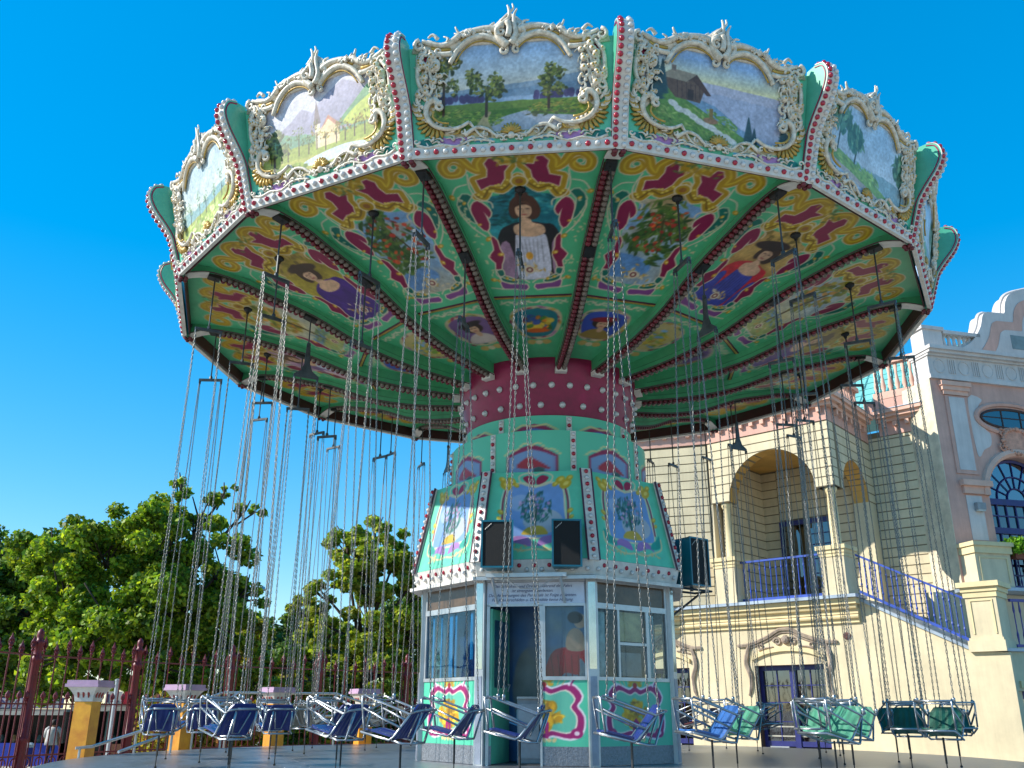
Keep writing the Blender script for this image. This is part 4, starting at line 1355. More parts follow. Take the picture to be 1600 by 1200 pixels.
m = MB(); m.lathe([(.5, 0), (.5, 6.0)], 16); m.build('mast', M_DSTEEL, tower, world=False)

# ------------------------------------------------------------------ control booth under the tower
booth = thing('control_booth', 'octagonal turquoise and aluminium control booth below the ride tower', 'booth', (CX, CY, PLAT_Z))
BR = 2.12
BW = 2 * BR * math.sin(math.pi / 8)
M_GLASSB = glassmat('booth_glass', (170, 214, 232), .022)
M_GLASSC = glassmat('booth_glass_clear', (240, 244, 244), .022)
M_TREADK = mat('kick_plate', (136, 140, 146), 0.42, metal=0.5, var=0.15, scale=30, bump=0.4, bscale=55)
M_SIGN = mat('sign_white', (206, 212, 224), 0.5, var=0.08)
def bframe(i):
    a, b = opt(BR, i), opt(BR, i + 1)
    am = TPH + (i + .5) * math.pi / 4
    return Frame((a.x, a.y), (b - a)[:2], (-math.sin(am), math.cos(am)))
def paint_cartouche(u0, u1, z0, z1, fr, off, vis, half=False, seed=0):
    nx, ny = (int((u1 - u0) * 75), 72) if vis else (14, 10)
    U = np.repeat(np.linspace(u0, u1, nx)[None, :], ny, 0); Z = np.repeat(np.linspace(z0, z1, ny)[:, None], nx, 1)
    cu = (u0 + u1) / 2 if not half else u0 + .02
    c = Canvas((U - cu) / 1.22, (Z - (z0 + z1) / 2) / 1.12, (78, 184, 148), .014)
    c.tone(.07, 2, seed)
    rs = np.random.RandomState(seed)
    body = [(-.42, .2), (-.3, .32), (-.1, .26), (0, .3), (.1, .26), (.3, .32), (.42, .2), (.36, .08), (.44, -.05), (.42, -.22), (.3, -.28), (.1, -.24), (0, -.28), (-.1, -.24), (-.3, -.28), (-.42, -.22), (-.44, -.05), (-.36, .08)]
    c.poly(body, (226, 214, 214), grow=.045, smooth=3); c.poly(body, (150, 24, 96), grow=.022, smooth=3)
    c.poly([(x * .86, y * .84) for x, y in body], (226, 214, 190), grow=.01, smooth=3)
    c.poly([(x * .84, y * .82) for x, y in body], (96, 178, 150), smooth=3)
    c.dabs(rs, 60, 0, -.03, .2, .16, .05, [(206, 150, 20), (176, 126, 16), (220, 176, 50)], None, .7)
    c.dabs(rs, 12, .02, .06, .1, .1, .03, [(150, 110, 30)], None, .6)
    for sg in (-1, 1):
        c.stroke([(sg * x, y) for x, y in [(.3, .34), (.36, .42), (.46, .46)]], .035, (226, 214, 214), smooth=3)
        c.stroke([(sg * x, y) for x, y in [(.32, .34), (.37, .41), (.45, .44)]], .018, (150, 24, 96), smooth=3)
        c.ell(sg * .38, -.24, .07, .06, (150, 24, 96)); c.ell(sg * .38, -.24, .03, .025, (226, 200, 206))
        for q in range(3):
            c.stroke([(sg * (.1 + .06 * q), .34), (sg * (.13 + .07 * q), .42)], .012, (206, 180, 120))
    for q in range(7):
        a = math.pi * q / 6
        c.ell(.08 * math.cos(a), .34 + .07 * math.sin(a), .035, .02, (196, 150, 40), a)
    c.ell(0, .34, .035, .035, (170, 40, 40))
    for q in range(5):
        c.ell((q - 2) * .06, -.32, .03, .022, (214, 190, 130), q)
    c.poly([(-.05, -.3), (-.06, -.12), (0, -.06), (.06, -.12), (.05, -.3), (.025, -.3), (0, -.14), (-.025, -.3)], (150, 24, 96))
    P = np.array([[fr.p(u, z, off) for u in U[0]] for z in Z[:, 0]]) - np.array(wloc(booth))
    return obj('painted_panel', paint_mesh('painted_panel', P, c), M_PAINTED, booth)

for i in range(8):
    fr = bframe(i)
    vis = i in (0, 1, 2)
    # corner post at the left end
    a = TPH + i * math.pi / 4
    pf_ = Frame((opt(BR, i).x, opt(BR, i).y), (-math.cos(a), -math.sin(a)), (-math.sin(a), math.cos(a)))
    m = MB(); m.fbox(pf_, -.075, .075, PLAT_Z, 3.42, -.10, .035)
    po = m.build('corner_profile', M_ALU, booth)
    m = MB(); m.fbox(pf_, -.05, .05, PLAT_Z + .02, 2.05, .035, .042); m.build('profile_cover', mat('blue_grey_cover', (150, 158, 172), 0.4, metal=.3), po)
    m = MB(); m.fbox(pf_, -.055, .055, 2.15, 3.40, .035, .04); m.build('mirror_strip', mat('mirror_tile', (206, 204, 196), 0.06, metal=1.0, var=.05), po)
    # header and base profiles
    m = MB(); m.fbox(fr, .08, BW - .08, 3.38, 3.44, -.07, .01); m.build('head_profile', M_ALU, booth)
    m = MB()
    if i == 1: m.fbox(fr, .9, BW - .08, PLAT_Z + .01, 1.12, -.03, .004)
    else: m.fbox(fr, .08, BW - .08, PLAT_Z + .01, 1.12, -.03, .004)
    m.build('kick_plate', M_TREADK, booth)
    if i == 1:
        paint_cartouche(.9, BW - .08, 1.12, 2.0, fr, .0, True, True, 5)
        m = MB(); m.fbox(fr, .08, .17, 1.12, 2.0, -.03, .0); m.build('painted_panel', M_TURQ, booth)
        m = MB(); m.fbox(fr, .08, .17, PLAT_Z + .01, 1.12, -.03, .004); m.build('kick_plate', M_TREADK, booth)
        # header sign
        m = MB(); m.fbox(fr, .09, BW - .09, 3.07, 3.375, -.02, .008); sg_ = m.build('sign_board', M_SIGN, booth)
        lines = ['Das Schaukeln und Drehen während der Fahrt', 'ist strengstens verboten.', 'Den Anweisungen des Personals ist Folge zu leisten.', 'Für Kleiderschäden u. Diebstähle keine Haftung.']
        for q, tx in enumerate(lines):
            cu = bpy.data.curves.new('sign_text', 'FONT'); cu.body = tx; cu.size = .062; cu.shear = .35; cu.align_x = 'CENTER'; cu.extrude = 0.0
            tmp = bpy.data.objects.new('tmp_text', cu); COL.objects.link(tmp)
            dg = bpy.context.evaluated_depsgraph_get(); tm = bpy.data.meshes.new_from_object(tmp.evaluated_get(dg)); bpy.data.objects.remove(tmp); tm.name = 'sign_text'
            tm.materials.clear(); o = stuff(obj('sign_text', tm, mat('ink_blue', (40, 44, 96), .6), sg_))
            X_ = fr.d; Z_ = Vector((0, 0, 1)); Y_ = fr.n
            mw = Matrix(((X_.x, Z_.x, Y_.x, 0), (X_.y, Z_.y, Y_.y, 0), (X_.z, Z_.z, Y_.z, 0), (0, 0, 0, 1)))
            o.matrix_local = Matrix.Translation(Vector(fr.p(BW * .47, 3.30 - q * .066, .011)) - wloc(sg_)) @ mw
        # folded shade frame in front of the sign
        m = MB()
        m.fbox(fr, .12, 1.30, 3.415, 3.47, .25, .33)
        for u in (.2, 1.2):
            m.tube([fr.p(u, 3.44, .28), fr.p(u + .04, 3.08, .02)], .022, 4)
        m.tube([fr.p(.4, 3.4, .25), fr.p(.6, 3.27, .2), fr.p(.85, 3.25, .2), fr.p(1.1, 3.4, .25)], .008, 4)
        m.build('shade_frame', M_ALU, booth)
        # door frame, window, open door leaf
        m = MB(); m.fbox(fr, .09, .135, PLAT_Z, 3.05, -.05, .012); m.fbox(fr, .86, .925, 2.0, 3.05, -.05, .012); m.fbox(fr, .09, BW - .08, 3.03, 3.07, -.05, .012); m.fbox(fr, .87, .9, PLAT_Z, 2.0, -.05, .012)
        m.build('door_frame', M_ALU, booth)
        m = MB(); m.fbox(fr, .925, BW - .08, 2.0, 2.05, -.03, .014); m.fbox(fr, .925, .95, 2.05, 3.03, -.03, .010); m.fbox(fr, BW - .105, BW - .08, 2.05, 3.03, -.03, .010)
        wf = m.build('window_frame', M_ALU, booth)
        m = MB(); m.fbox(fr, .95, BW - .105, 2.05, 3.03, -.012, -.006); m.build('window_pane', M_GLASSC, wf)
        lf = Frame(fr.p(.15, 0, -.02)[:2], (-fr.n + fr.d * .22)[:2], fr.d[:2])
        m = MB(); m.fbox(lf, 0, .7, PLAT_Z + .02, 3.0, -.02, .02); dl = m.build('door_leaf', M_TURQ, booth)
        m = MB(); m.fbox(lf, .08, .62, 1.9, 2.85, .021, .028); m.build('door_pane', M_GLASSB, dl)
        m = MB(); m.tube([lf.p(.62, 1.85, .03), lf.p(.62, 1.95, .06), lf.p(.55, 1.95, .06)], .012, 5); m.build('door_handle', M_STEEL, dl)
    else:
        paint_cartouche(.08, BW - .08, 1.12, 2.0, fr, .0, vis, False, i)
        m = MB()
        m.fbox(fr, .08, BW - .08, 2.0, 2.05, -.04, .016); m.fbox(fr, .08, BW - .08, 3.0, 3.08, -.04, .016); m.fbox(fr, .08, .12, 2.05, 3.0, -.04, .01); m.fbox(fr, BW - .12, BW - .08, 2.05, 3.0, -.04, .01)
        m.fbox(fr, .08, .12, 3.08, 3.38, -.04, .01); m.fbox(fr, BW - .12, BW - .08, 3.08, 3.38, -.04, .01)
        if i == 2:
            m.fbox(fr, .5, .54, 2.05, 3.0, -.04, .012); m.fbox(fr, 1.08, 1.14, 2.05, 3.0, -.04, .012); m.fbox(fr, .54, 1.08, 2.50, 2.54, -.04, .011)
        wf = m.build('window_frame', M_ALU, booth)
        m = MB(); m.fbox(fr, .12, BW - .12, 2.05, 3.0, -.02, -.014); m.build('window_pane', M_GLASSB if i == 0 else M_GLASSC, wf)
        m = MB(); m.fbox(fr, .12, BW - .12, 3.08, 3.38, -.02, -.014); m.build('fanlight', mat('brown_fanlight', (104, 82, 62) if i == 0 else (60, 56, 52), .15, var=.2, scale=4) , wf)
# inside: floor, painted core, cabinets, roof
def booth_core():
    nx, ny = 200, 90
    a = np.linspace(0, 2 * math.pi, nx); z = np.linspace(.87, 3.44, ny)
    AA = np.repeat(a[None, :], ny, 0); Z = np.repeat(z[:, None], nx, 1)
    r = 1.15
    c = Canvas((AA - R_(180)) * r, Z, (40, 96, 160), .03)
    n = fbm(c.X, c.Y, 1.5, 2)[:, None]
    c.c = np.array((30, 90, 160)) * (1 - n) + np.array((110, 130, 150)) * n
    c.ell(-.35, 1.9, .3, .6, (150, 140, 110), 0, .7); c.ell(.1, 2.5, .5, .3, (110, 120, 130), 0, .6)
    c.tone(.25, 5, 3)
    P = np.stack([-r * np.sin(AA), r * np.cos(AA), Z - PLAT_Z], -1)
    return obj('painted_core', paint_mesh('painted_core', P, c), M_PAINTED, booth)
booth_core()
def mural():
    fr = bframe(1)
    u0, u1, z0, z1 = .94, 1.52, 2.0, 3.04
    nx, ny = 70, 96
    U = np.repeat(np.linspace(u0, u1, nx)[None, :], ny, 0); Z = np.repeat(np.linspace(z0, z1, ny)[:, None], nx, 1)
    c = Canvas(U, Z, (40, 90, 150), .014)
    n = fbm(c.X, c.Y, 2.2, 2)[:, None]
    c.c = np.array((34, 96, 170)) * (1 - n) + np.array((140, 140, 130)) * n
    x0 = 1.32
    c.poly([(x0 - .42, 1.95), (x0 - .3, 2.35), (x0 - .12, 2.45), (x0 + .1, 2.42), (x0 + .3, 2.48), (x0 + .24, 2.2), (x0 + .12, 2.3), (x0 + .1, 2.08), (x0 - .1, 2.1), (x0 - .22, 1.95)], (176, 22, 40), smooth=4)
    c.poly([(x0 - .06, 2.42), (x0 - .06, 2.62), (x0 + .04, 2.72), (x0 + .16, 2.66), (x0 + .2, 2.42)], (190, 150, 122), smooth=4)
    c.stroke([(x0 + .0, 2.6), (x0 + .1, 2.46), (x0 + .24, 2.54)], .07, (204, 160, 130), smooth=3)
    c.ell(x0 + .13, 2.82, .09, .105, (204, 160, 130)); c.ell(x0 + .06, 2.87, .11, .085, (60, 40, 34))
    for q in range(5):
        c.stroke([(x0 - .3 + q * .1, 2.34), (x0 - .26 + q * .09, 2.06)], .014, (120, 14, 30))
    c.tone(.2, 7, 3)
    P = np.array([[fr.p(u, z, -.06) for u in U[0]] for z in Z[:, 0]]) - np.array(wloc(booth))
    obj('mural_board', paint_mesh('mural_board', P, c), M_PAINTED, booth)
    m = MB(); m.fbox(fr, u0, u1, z0, z1, -.09, -.065); m.build('mural_backing', M_DARK_, booth)
M_DARK_ = mat('dark_board', (30, 34, 40), .7)
mural()
def window_fill():
    fr = bframe(0)
    tq = mat('turquoise_reflection', (120, 200, 214), .5, var=.1)
    for u, w, z0 in ((.22, .05, 2.06), (.46, .035, 2.06), (.70, .10, 2.06), (.86, .05, 2.06), (1.28, .07, 2.3)):  # turquoise strips added behind the glass in place of its reflections
        m = MB(); m.fbox(fr, u, u + w, z0, 2.97, -.06, -.05); m.build('reflection_strip', tq, booth)
    m = MB(); m.fbox(fr, .12, 1.5, 2.0, 3.0, -.42, -.40); m.build('dark_sheet', mat('navy_sheet', (30, 70, 110), .8, var=.3, scale=6), booth)  # dark blue sheet added for the dark reflecting tone of this window
    fr = bframe(2)
    m = MB(); m.fbox(fr, .56, 1.04, 2.56, 2.98, -.06, -.05); m.build('reflection_board', mat('cream_reflection', (206, 186, 130), .7, var=.2, scale=5), booth)  # cream board stands in for the building reflected in the pane
    m = MB(); m.fbox(fr, 1.16, 1.3, 2.06, 2.96, -.06, -.05); m.fbox(fr, .14, .3, 2.06, 2.96, -.06, -.05); m.build('pale_curtain', mat('pale_curtain', (150, 186, 190), .8, var=.2, scale=6), booth)
    m = MB(); m.fbox(fr, .1, 1.5, 2.0, 3.0, -.5, -.48); m.build('dark_sheet', mat('teal_sheet', (40, 66, 74), .8, var=.3, scale=5), booth)  # dark teal sheet added behind the right window
    m = MB(); m.fbox(fr, .58, 1.02, 2.07, 2.4, -.12, -.06); m.build('console', mat('console_grey', (110, 130, 136), .5, var=.2), booth)
window_fill()
m = MB(); m.lathe([(2.0, 0.005), (2.0, 0.02), (.3, 0.021)], 8); q = m.build('booth_floor', mat('booth_floor', (70, 70, 70), .7), booth, world=False); q.rotation_euler = (0, 0, TPH + math.pi / 2)
m = MB(); m.lathe([(2.08, 3.46 - PLAT_Z), (2.08, 3.49 - PLAT_Z), (.3, 3.5 - PLAT_Z)], 8); q = m.build('booth_ceiling', mat('booth_ceiling', (120, 116, 110), .7), booth, world=False); q.rotation_euler = (0, 0, TPH + math.pi / 2)
fr1 = bframe(1)
cab = thing('control_cabinet', 'grey control cabinet standing inside the open booth door', 'cabinet', fr1.p(.7, PLAT_Z + .02, -.5))
m = MB(); m.fbox(fr1, .5, .88, PLAT_Z + .022, 1.75, -.62, -.3); m.build('cabinet_body', mat('cabinet_grey', (150, 154, 158), .5), cab)
m = MB(); m.fbox(fr1, .52, .86, .95, 1.68, -.298, -.285); cd = m.build('cabinet_door', mat('cabinet_door', (164, 168, 172), .45), cab)
m = MB(); m.fbox(fr1, .82, .84, 1.3, 1.4, -.285, -.27); m.build('cabinet_handle', M_BLACK, cd)
m = MB(); m.fbox(fr1, .5, .88, 1.75, 1.78, -.65, -.25); m.build('cabinet_top', mat('worktop', (186, 186, 182), .4), cab)

# ------------------------------------------------------------------ loudspeakers
def speaker(cx, cy, z0, w, h, dep, ang, label, bracket=False):
    t = thing('loudspeaker', label, 'loudspeaker', (cx, cy, z0), 0, 'loudspeakers on the ride tower')
    fr = Frame((cx, cy), (math.cos(ang), math.sin(ang)), (math.sin(ang), -math.cos(ang)))
    teal = mat('speaker_teal', (20, 112, 132), .35, var=.1)
    m = MB(); m.prism([(-w / 2 + .03, z0), (w / 2 - .03, z0), (w / 2, z0 + .03), (w / 2, z0 + h - .03), (w / 2 - .03, z0 + h), (-w / 2 + .03, z0 + h), (-w / 2, z0 + h - .03), (-w / 2, z0 + .03)], lambda a, b, d: fr.p(a * (.8 if d < -dep * .9 else 1), b, d), -dep, 0)
    m.build('cabinet', teal, t)
    m = MB(); m.fbox(fr, -w / 2 + .03, w / 2 - .03, z0 + .03, z0 + h - .03, 0, .012); g = m.build('grille', mat('speaker_grille', (14, 15, 16), .75, var=.3, scale=60, bump=.5, bscale=200), t)
    m = MB()
    for e in ((-w / 2, -w / 2 + .025), (w / 2 - .025, w / 2)):
        m.fbox(fr, e[0], e[1], z0, z0 + h, .0, .02)
    m.fbox(fr, -w / 2 + .025, w / 2 - .025, z0, z0 + .025, .0, .02); m.fbox(fr, -w / 2 + .025, w / 2 - .025, z0 + h - .025, z0 + h, .0, .02)
    m.build('frame_edge', teal, t)
    m = MB()
    for q in range(5):
        m.tube([fr.p(-w / 2 + .06 + q * .02, z0 + h - .14 + q * .018, .014), fr.p(-w / 2 + .06 + q * .02 + .008, z0 + h - .118 + q * .018, .014)], .004, 4)
    m.build('maker_mark', M_WHITE, g)
    m = MB()
    for sg in (-1, 1):
        m.tube([fr.p(sg * w * .3, z0 + h * .5, -dep), fr.p(sg * w * .3, z0 + h * .3, -dep - .25)], .015, 5)
    if bracket:
        for d in (-.02, -dep * .9):
            m.tube([fr.p(-w / 2 - .3, z0 - .06, d), fr.p(w / 2 + .05, z0 - .06, d)], .018, 4)
        m.tube([fr.p(w / 2 + .03, z0 - .06, -.02), fr.p(w / 2 + .03, z0 - .06, -dep * .9)], .018, 4)
        m.tube([fr.p(w / 2, z0 - .07, -dep * .5), fr.p(-w / 2 - .3, z0 - .5, -dep * .5)], .02, 4)
        m.tube([fr.p(0, z0 - .06, -dep * .5), fr.p(0, z0 + .0, -dep * .5)], .03, 5)
    m.build('bracket', M_DSTEEL, t)
speaker(-.205, 13.2, 3.52, .47, .69, .34, R_(-3), 'teal and black loudspeaker on the skirt, left of the painted tree')
speaker(.805, 13.2, 3.54, .44, .69, .34, R_(3), 'teal and black loudspeaker on the skirt, right of the painted tree')
speaker(3.05, 14.85, 3.48, .46, .78, .4, R_(38), 'teal and black loudspeaker on a steel bracket beside the tower', True)

# ------------------------------------------------------------------ swing seats
def chain_mesh(L):
    """oval links, alternately turned by a quarter"""
    m = MB()
    pitch = .046
    n = int(L / pitch)
    for i in range(n):
        z = -(i + .5) * L / n
        pts = []
        for q in range(8):
            a = 2 * math.pi * q / 8
            x = .0088 * math.cos(a); zz = .029 * math.sin(a)
            pts.append((x, 0, z + zz) if i % 2 == 0 else (0, x, z + zz))
        m.tube(pts, .0042, 4, closed=True)
    return m.mesh('chain', smooth=True)

SEAT_Z = 1.31
def seat_meshes():
    fr, pan, back = MB(), MB(), MB()
    r = .0125
    for sg in (-1, 1):
        y = sg * .21
        fr.tube([(-.33, y * .62, .285), (-.27, y * .95, .27), (-.2, y, .245), (.24, y, .40), (.31, y, .425), (.345, y, .40), (.30, y, .09)], r, 6)
        fr.tube([(.32, y, .30), (-.10, y, .12)], r, 6)
        fr.tube([(.34, y * .95, .075), (.02, y * .95, .0), (-.03, y * .95, .03), (-.21, y * .95, .25)], r, 6)
        fr.tube([(.0, y * .9, .0), (-.12, y * .9, -.03), (-.2, y * .7, -.03), (-.3, y * .62, .26)], r, 6)
    fr.tube([(.345, -.21, .41), (.345, .21, .41)], r, 6)
    fr.tube([(.34, -.2, .075), (.34, .2, .075)], r, 6)
    fr.tube([(-.33, -.13, .285), (-.33, .13, .285)], r, 6)
    fr.tube([(-.2, -.147, -.03), (-.2, .147, -.03)], r, 6)
    fr.tube([(-.24, -.09, .25), (-.11, -.04, .03), (-.11, .04, .03), (-.24, .09, .25)], .009, 5)
    fr.tube([(.18, -.21, .38), (.18, .21, .38)], .009, 5)
    for sg in (-1, 1):
        for x, z in ((.20, .39), (-.23, .26)):
            fr.lathe([(.02, 0), (.02, .05), (.012, .06)], 6, (x, sg * .21, z))
    # shells: slightly dished plates with ribs
    def shell(m, p0, p1, hw, th):
        p0, p1 = Vector(p0), Vector(p1)
        t = (p1 - p0).normalized(); nrm = t.cross(Vector((0, 1, 0)))
        ns, nw = 6, 10
        g = []
        for k in range(2):
            for i in range(ns + 1):
                s = i / ns
                w = hw * (1 if s < .8 else 1 - .25 * ((s - .8) / .2) ** 2)
                for j in range(nw + 1):
                    yy = -w + 2 * w * j / nw
                    dish = .02 * (abs(yy) / hw) ** 3 + (.006 if j % 2 else 0) * (0.1 < s < .9)
                    g.append(p0.lerp(p1, s) + Vector((0, yy, 0)) + nrm * (dish + (th if k else 0)))
        row = nw + 1; lay = (ns + 1) * row
        fs = []
        for k in range(2):
            for i in range(ns):
                for j in range(nw):
                    q = (k * lay + i * row + j, k * lay + i * row + j + 1, k * lay + (i + 1) * row + j + 1, k * lay + (i + 1) * row + j)
                    fs.append(q if k else q[::-1])
        edge = [j for j in range(row)] + [i * row + nw for i in range(1, ns + 1)] + [ns * row + j for j in range(nw - 1, -1, -1)] + [i * row for i in range(ns - 1, 0, -1)]
        for i in range(len(edge)):
            a, b = edge[i], edge[(i + 1) % len(edge)]
            fs.append((a, b, lay + b, lay + a))
        m.add(g, fs)
    shell(pan, (.02, 0, .012), (.33, 0, .085), .185, .016)
    shell(back, (-.01, 0, .02), (-.245, 0, .345), .185, .016)
    st = MB()
    st.tube([(.0, -.02, -.005), (.0, -.02, -.30)], .013, 4); st.tube([(.0, -.02, -.30), (.0, -.02, -(SEAT_Z - PLAT_Z) + .01)], .007, 4)
    st.lathe([(.018, 0), (.018, .02), (.008, .03)], 6, (0, -.02, -(SEAT_Z - PLAT_Z) + .002))
    return fr.mesh('seat_frame', smooth=True), pan.mesh('seat_pan'), back.mesh('backrest'), st.mesh('tie_strap')
FR_ME, PAN_ME, BACK_ME, STRAP_ME = seat_meshes()
SEATM = {'blue': mat('seat_blue', (28, 48, 120), .35, var=.12, scale=5, coat=.3), 'sunlit blue': mat('seat_blue_sunlit', (54, 104, 170), .35, var=.12, scale=5), 'green': mat('seat_green', (70, 146, 116), .4, var=.12, scale=5), 'dark green': mat('seat_green_dark', (30, 92, 74), .4, var=.15, scale=5), 'maroon': mat('seat_maroon', (92, 28, 36), .4, var=.15, scale=5), 'grey': mat('seat_grey', (110, 108, 98), .5, var=.15, scale=5)}  # the brighter blue is the same seat blue with sunlight put into its colour
PANV = {k: None for k in SEATM}
for k in SEATM:
    a, b = PAN_ME.copy(), BACK_ME.copy()
    a.materials.clear(); b.materials.clear()
    a.materials.append(SEATM[k]); b.materials.append(SEATM[k])
    PANV[k] = (a, b)
FR_ME.materials.append(M_CHROME); STRAP_ME.materials.append(M_BLACK)
CH_ME = {}
ORD = ['', 'first', 'second', 'third', 'fourth', 'fifth', 'sixth', 'seventh', 'eighth']
def hanger(kind, zb, ztop):
    """hanger bar with its rod, in seat coordinates; returns bar mesh, rod mesh"""
    bar, rod = MB(), MB()
    if kind == 'plate':
        bar.prism([(-.2, zb - .02), (.2, zb - .02), (.2, zb + .02), (.09, zb + .10), (.045, zb + .22), (.03, zb + .55), (-.03, zb + .55), (-.045, zb + .22), (-.09, zb + .10), (-.2, zb + .02)], lambda a, b, d: (d, a, b), -.012, .012)
        rod.tube([(0, 0, zb + .53), (0, 0, ztop)], .012, 5)
        rod.lathe([(.03, 0), (.03, .05)], 6, (0, 0, zb + .52))
    else:
        bar.hexa([(-.02, -.2, zb - .02), (.02, -.2, zb - .02), (.02, .2, zb - .02), (-.02, .2, zb - .02), (-.02, -.2, zb + .022), (.02, -.2, zb + .022), (.02, .2, zb + .022), (-.02, .2, zb + .022)])
        rod.tube([(0, 0, zb + .0), (0, 0, zb + .08), (0, 0, ztop)], .0125, 5)
        rod.lathe([(.03, .02), (.028, .06), (.015, .08)], 6, (0, 0, zb))
    for sg in (-1, 1):
        for x in (-.02, .02):
            bar.lathe([(.014, -.05), (.014, .0)], 5, (x, sg * .185, zb - .02))
    bm, rm_ = bar.mesh('hanger_bar'), rod.mesh('hanger_rod')
    bm.materials.append(M_DSTEEL); rm_.materials.append(M_DSTEEL)
    return bm, rm_
rsS = random.Random(4)
rings = (('outer', 5.97, 0, 7.03, 7.93, 5, "booth's right window"), ('middle', 5.34, .5, 6.98, 7.95, 4, 'booth door'), ('inner', 4.42, 0, 6.55, 7.55, 4, "booth's left window"))
for rn, rad, off, zt, zc_, ref, place in rings:
    hb_n = hanger('bar', zt - SEAT_Z, zc_ - SEAT_Z)
    hb_p = hanger('plate', zt - SEAT_Z, zc_ - SEAT_Z) if rn == 'inner' else None
    top = zt - SEAT_Z - .06
    att = {}
    for fb, x1, z1 in (('f', .20, .445), ('r', -.23, .315)):
        x0 = .02 if fb == 'f' else -.02
        v = Vector((x1 - x0, .025, z1 - top))
        if (rn, fb) not in CH_ME:
            cm = chain_mesh(v.length); cm.materials.append(M_CHAIN)
            CH_ME[(rn, fb)] = cm
        att[fb] = (x0, x1, z1)
    for k in range(16):
        if rn == 'inner' and k == 5:
            continue
        a = PH + (k + off) * SEC
        st = (k - ref + 8) % 16 - 8
        col = 'blue'
        if rn == 'outer': col = 'blue' if k <= 5 else 'green' if k == 6 else 'dark green' if k in (7, 8, 9) else 'maroon' if k in (10, 11, 12) else 'grey'
        if rn == 'middle': col = 'grey' if k in (0,) else 'blue' if k <= 4 else 'sunlit blue' if k == 5 else 'green' if k == 6 else 'dark green' if k in (7, 8) else 'maroon' if k in (9, 10, 11) else 'grey'
        if rn == 'inner': col = 'blue' if k in (1, 2, 3, 4) else 'green' if k in (6, 7) else 'dark green' if k in (8, 9) else 'maroon' if k in (10, 11, 12) else 'grey'
        if st == 0: lab = '%s %s-ring chain swing hanging in front of the %s' % (col, rn, place)
        elif st == -8: lab = '%s %s-ring chain swing hanging right behind the booth, on the far side' % (col, rn)
        else: lab = '%s %s-ring chain swing, %s swing %s from the %s' % (col, rn, ORD[abs(st)], 'leftwards' if st < 0 else 'rightwards', place)
        x, y = CX - rad * math.sin(a), CY + rad * math.cos(a)
        t = thing('chain_swing', lab, 'swing', (x, y, SEAT_Z), a + R_(rsS.uniform(-4, 4)), 'chain swings hanging under the canopy')
        obj('seat_frame', FR_ME, None, t)
        obj('seat_pan', PANV[col][0], None, t); obj('backrest', PANV[col][1], None, t); obj('tie_strap', STRAP_ME, None, t)
        bm, rm_ = hb_p if (hb_p and k % 4 == 2) else hb_n
        obj('hanger_bar', bm, None, t); obj('hanger_rod', rm_, None, t)
        for fb in 'fr':
            for sg in (-1, 1):
                x0, x1, z1 = att[fb]
                p0 = Vector((x0, sg * .185, top)); v = Vector((x1, sg * .21, z1)) - p0
                c = obj('chain', CH_ME[(rn, fb)], None, t, p0)
                c.rotation_mode = 'QUATERNION'; c.rotation_quaternion = Vector((0, 0, -1)).rotation_difference(v)

# ------------------------------------------------------------------ yellow villa behind the ride, on the right
M_YEL = mat('cream_render', (220, 204, 168), .85, var=.07, scale=1.2, bump=.08, bscale=30, streak=.05)
M_YELG = mat('cream_groove', (130, 116, 90), .9, var=.1)
M_YELB = mat('cream_moulding', (226, 206, 158), .8, var=.06, scale=2)
M_OCH = mat('ochre_plaster', (206, 160, 84), .85, var=.08, scale=2)
M_PINK = mat('pink_render', (216, 168, 150), .85, var=.07, scale=1.2, bump=.08, bscale=30, streak=.06)
M_PINKL = mat('pink_moulding', (224, 178, 156), .8, var=.07, scale=2)
M_LILAC = mat('pale_render', (210, 202, 196), .85, var=.06, scale=1.5, streak=.06)
M_BLUE = mat('blue_iron', (44, 78, 170), .4, var=.1, scale=5)
M_NAVY = mat('navy_frame', (34, 40, 110), .4, var=.12, scale=5)
M_ZINC = mat('zinc_sheet', (170, 182, 194), .4, metal=.4, var=.1)
M_COPPER = mat('verdigris_roof', (120, 196, 190), .6, var=.14, scale=2)
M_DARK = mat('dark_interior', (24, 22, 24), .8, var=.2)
M_PANE = glassmat('villa_glass', (90, 100, 104), .16)
M_STONE = mat('painted_ornament', (168, 150, 132), .85, var=.2, scale=6)

C0 = Vector((8.162, 22.5, 0))
dC = Vector((1.1, -1, 0)).normalized(); nF = Vector((dC.y, -dC.x, 0))
if nF.y > 0: nF = -nF
dB = Vector((.83, 1, 0)).normalized(); nB = Vector((dB.y, -dB.x, 0))
FF = Frame(C0[:2], dC[:2], nF[:2])
FB_ = Frame(C0[:2], dB[:2], nB[:2])
C1 = C0 + dB * 3.0
FC = Frame(C1[:2], dC[:2], nF[:2])
LA = Vector(FF.p(-3.55, 0, 0))
dL = Vector((-2.94, 1, 0)).normalized(); nL = Vector((dL.y, -dL.x, 0))
if nL.y > 0: nL = -nL
FL = Frame(LA[:2], dL[:2], nL[:2])

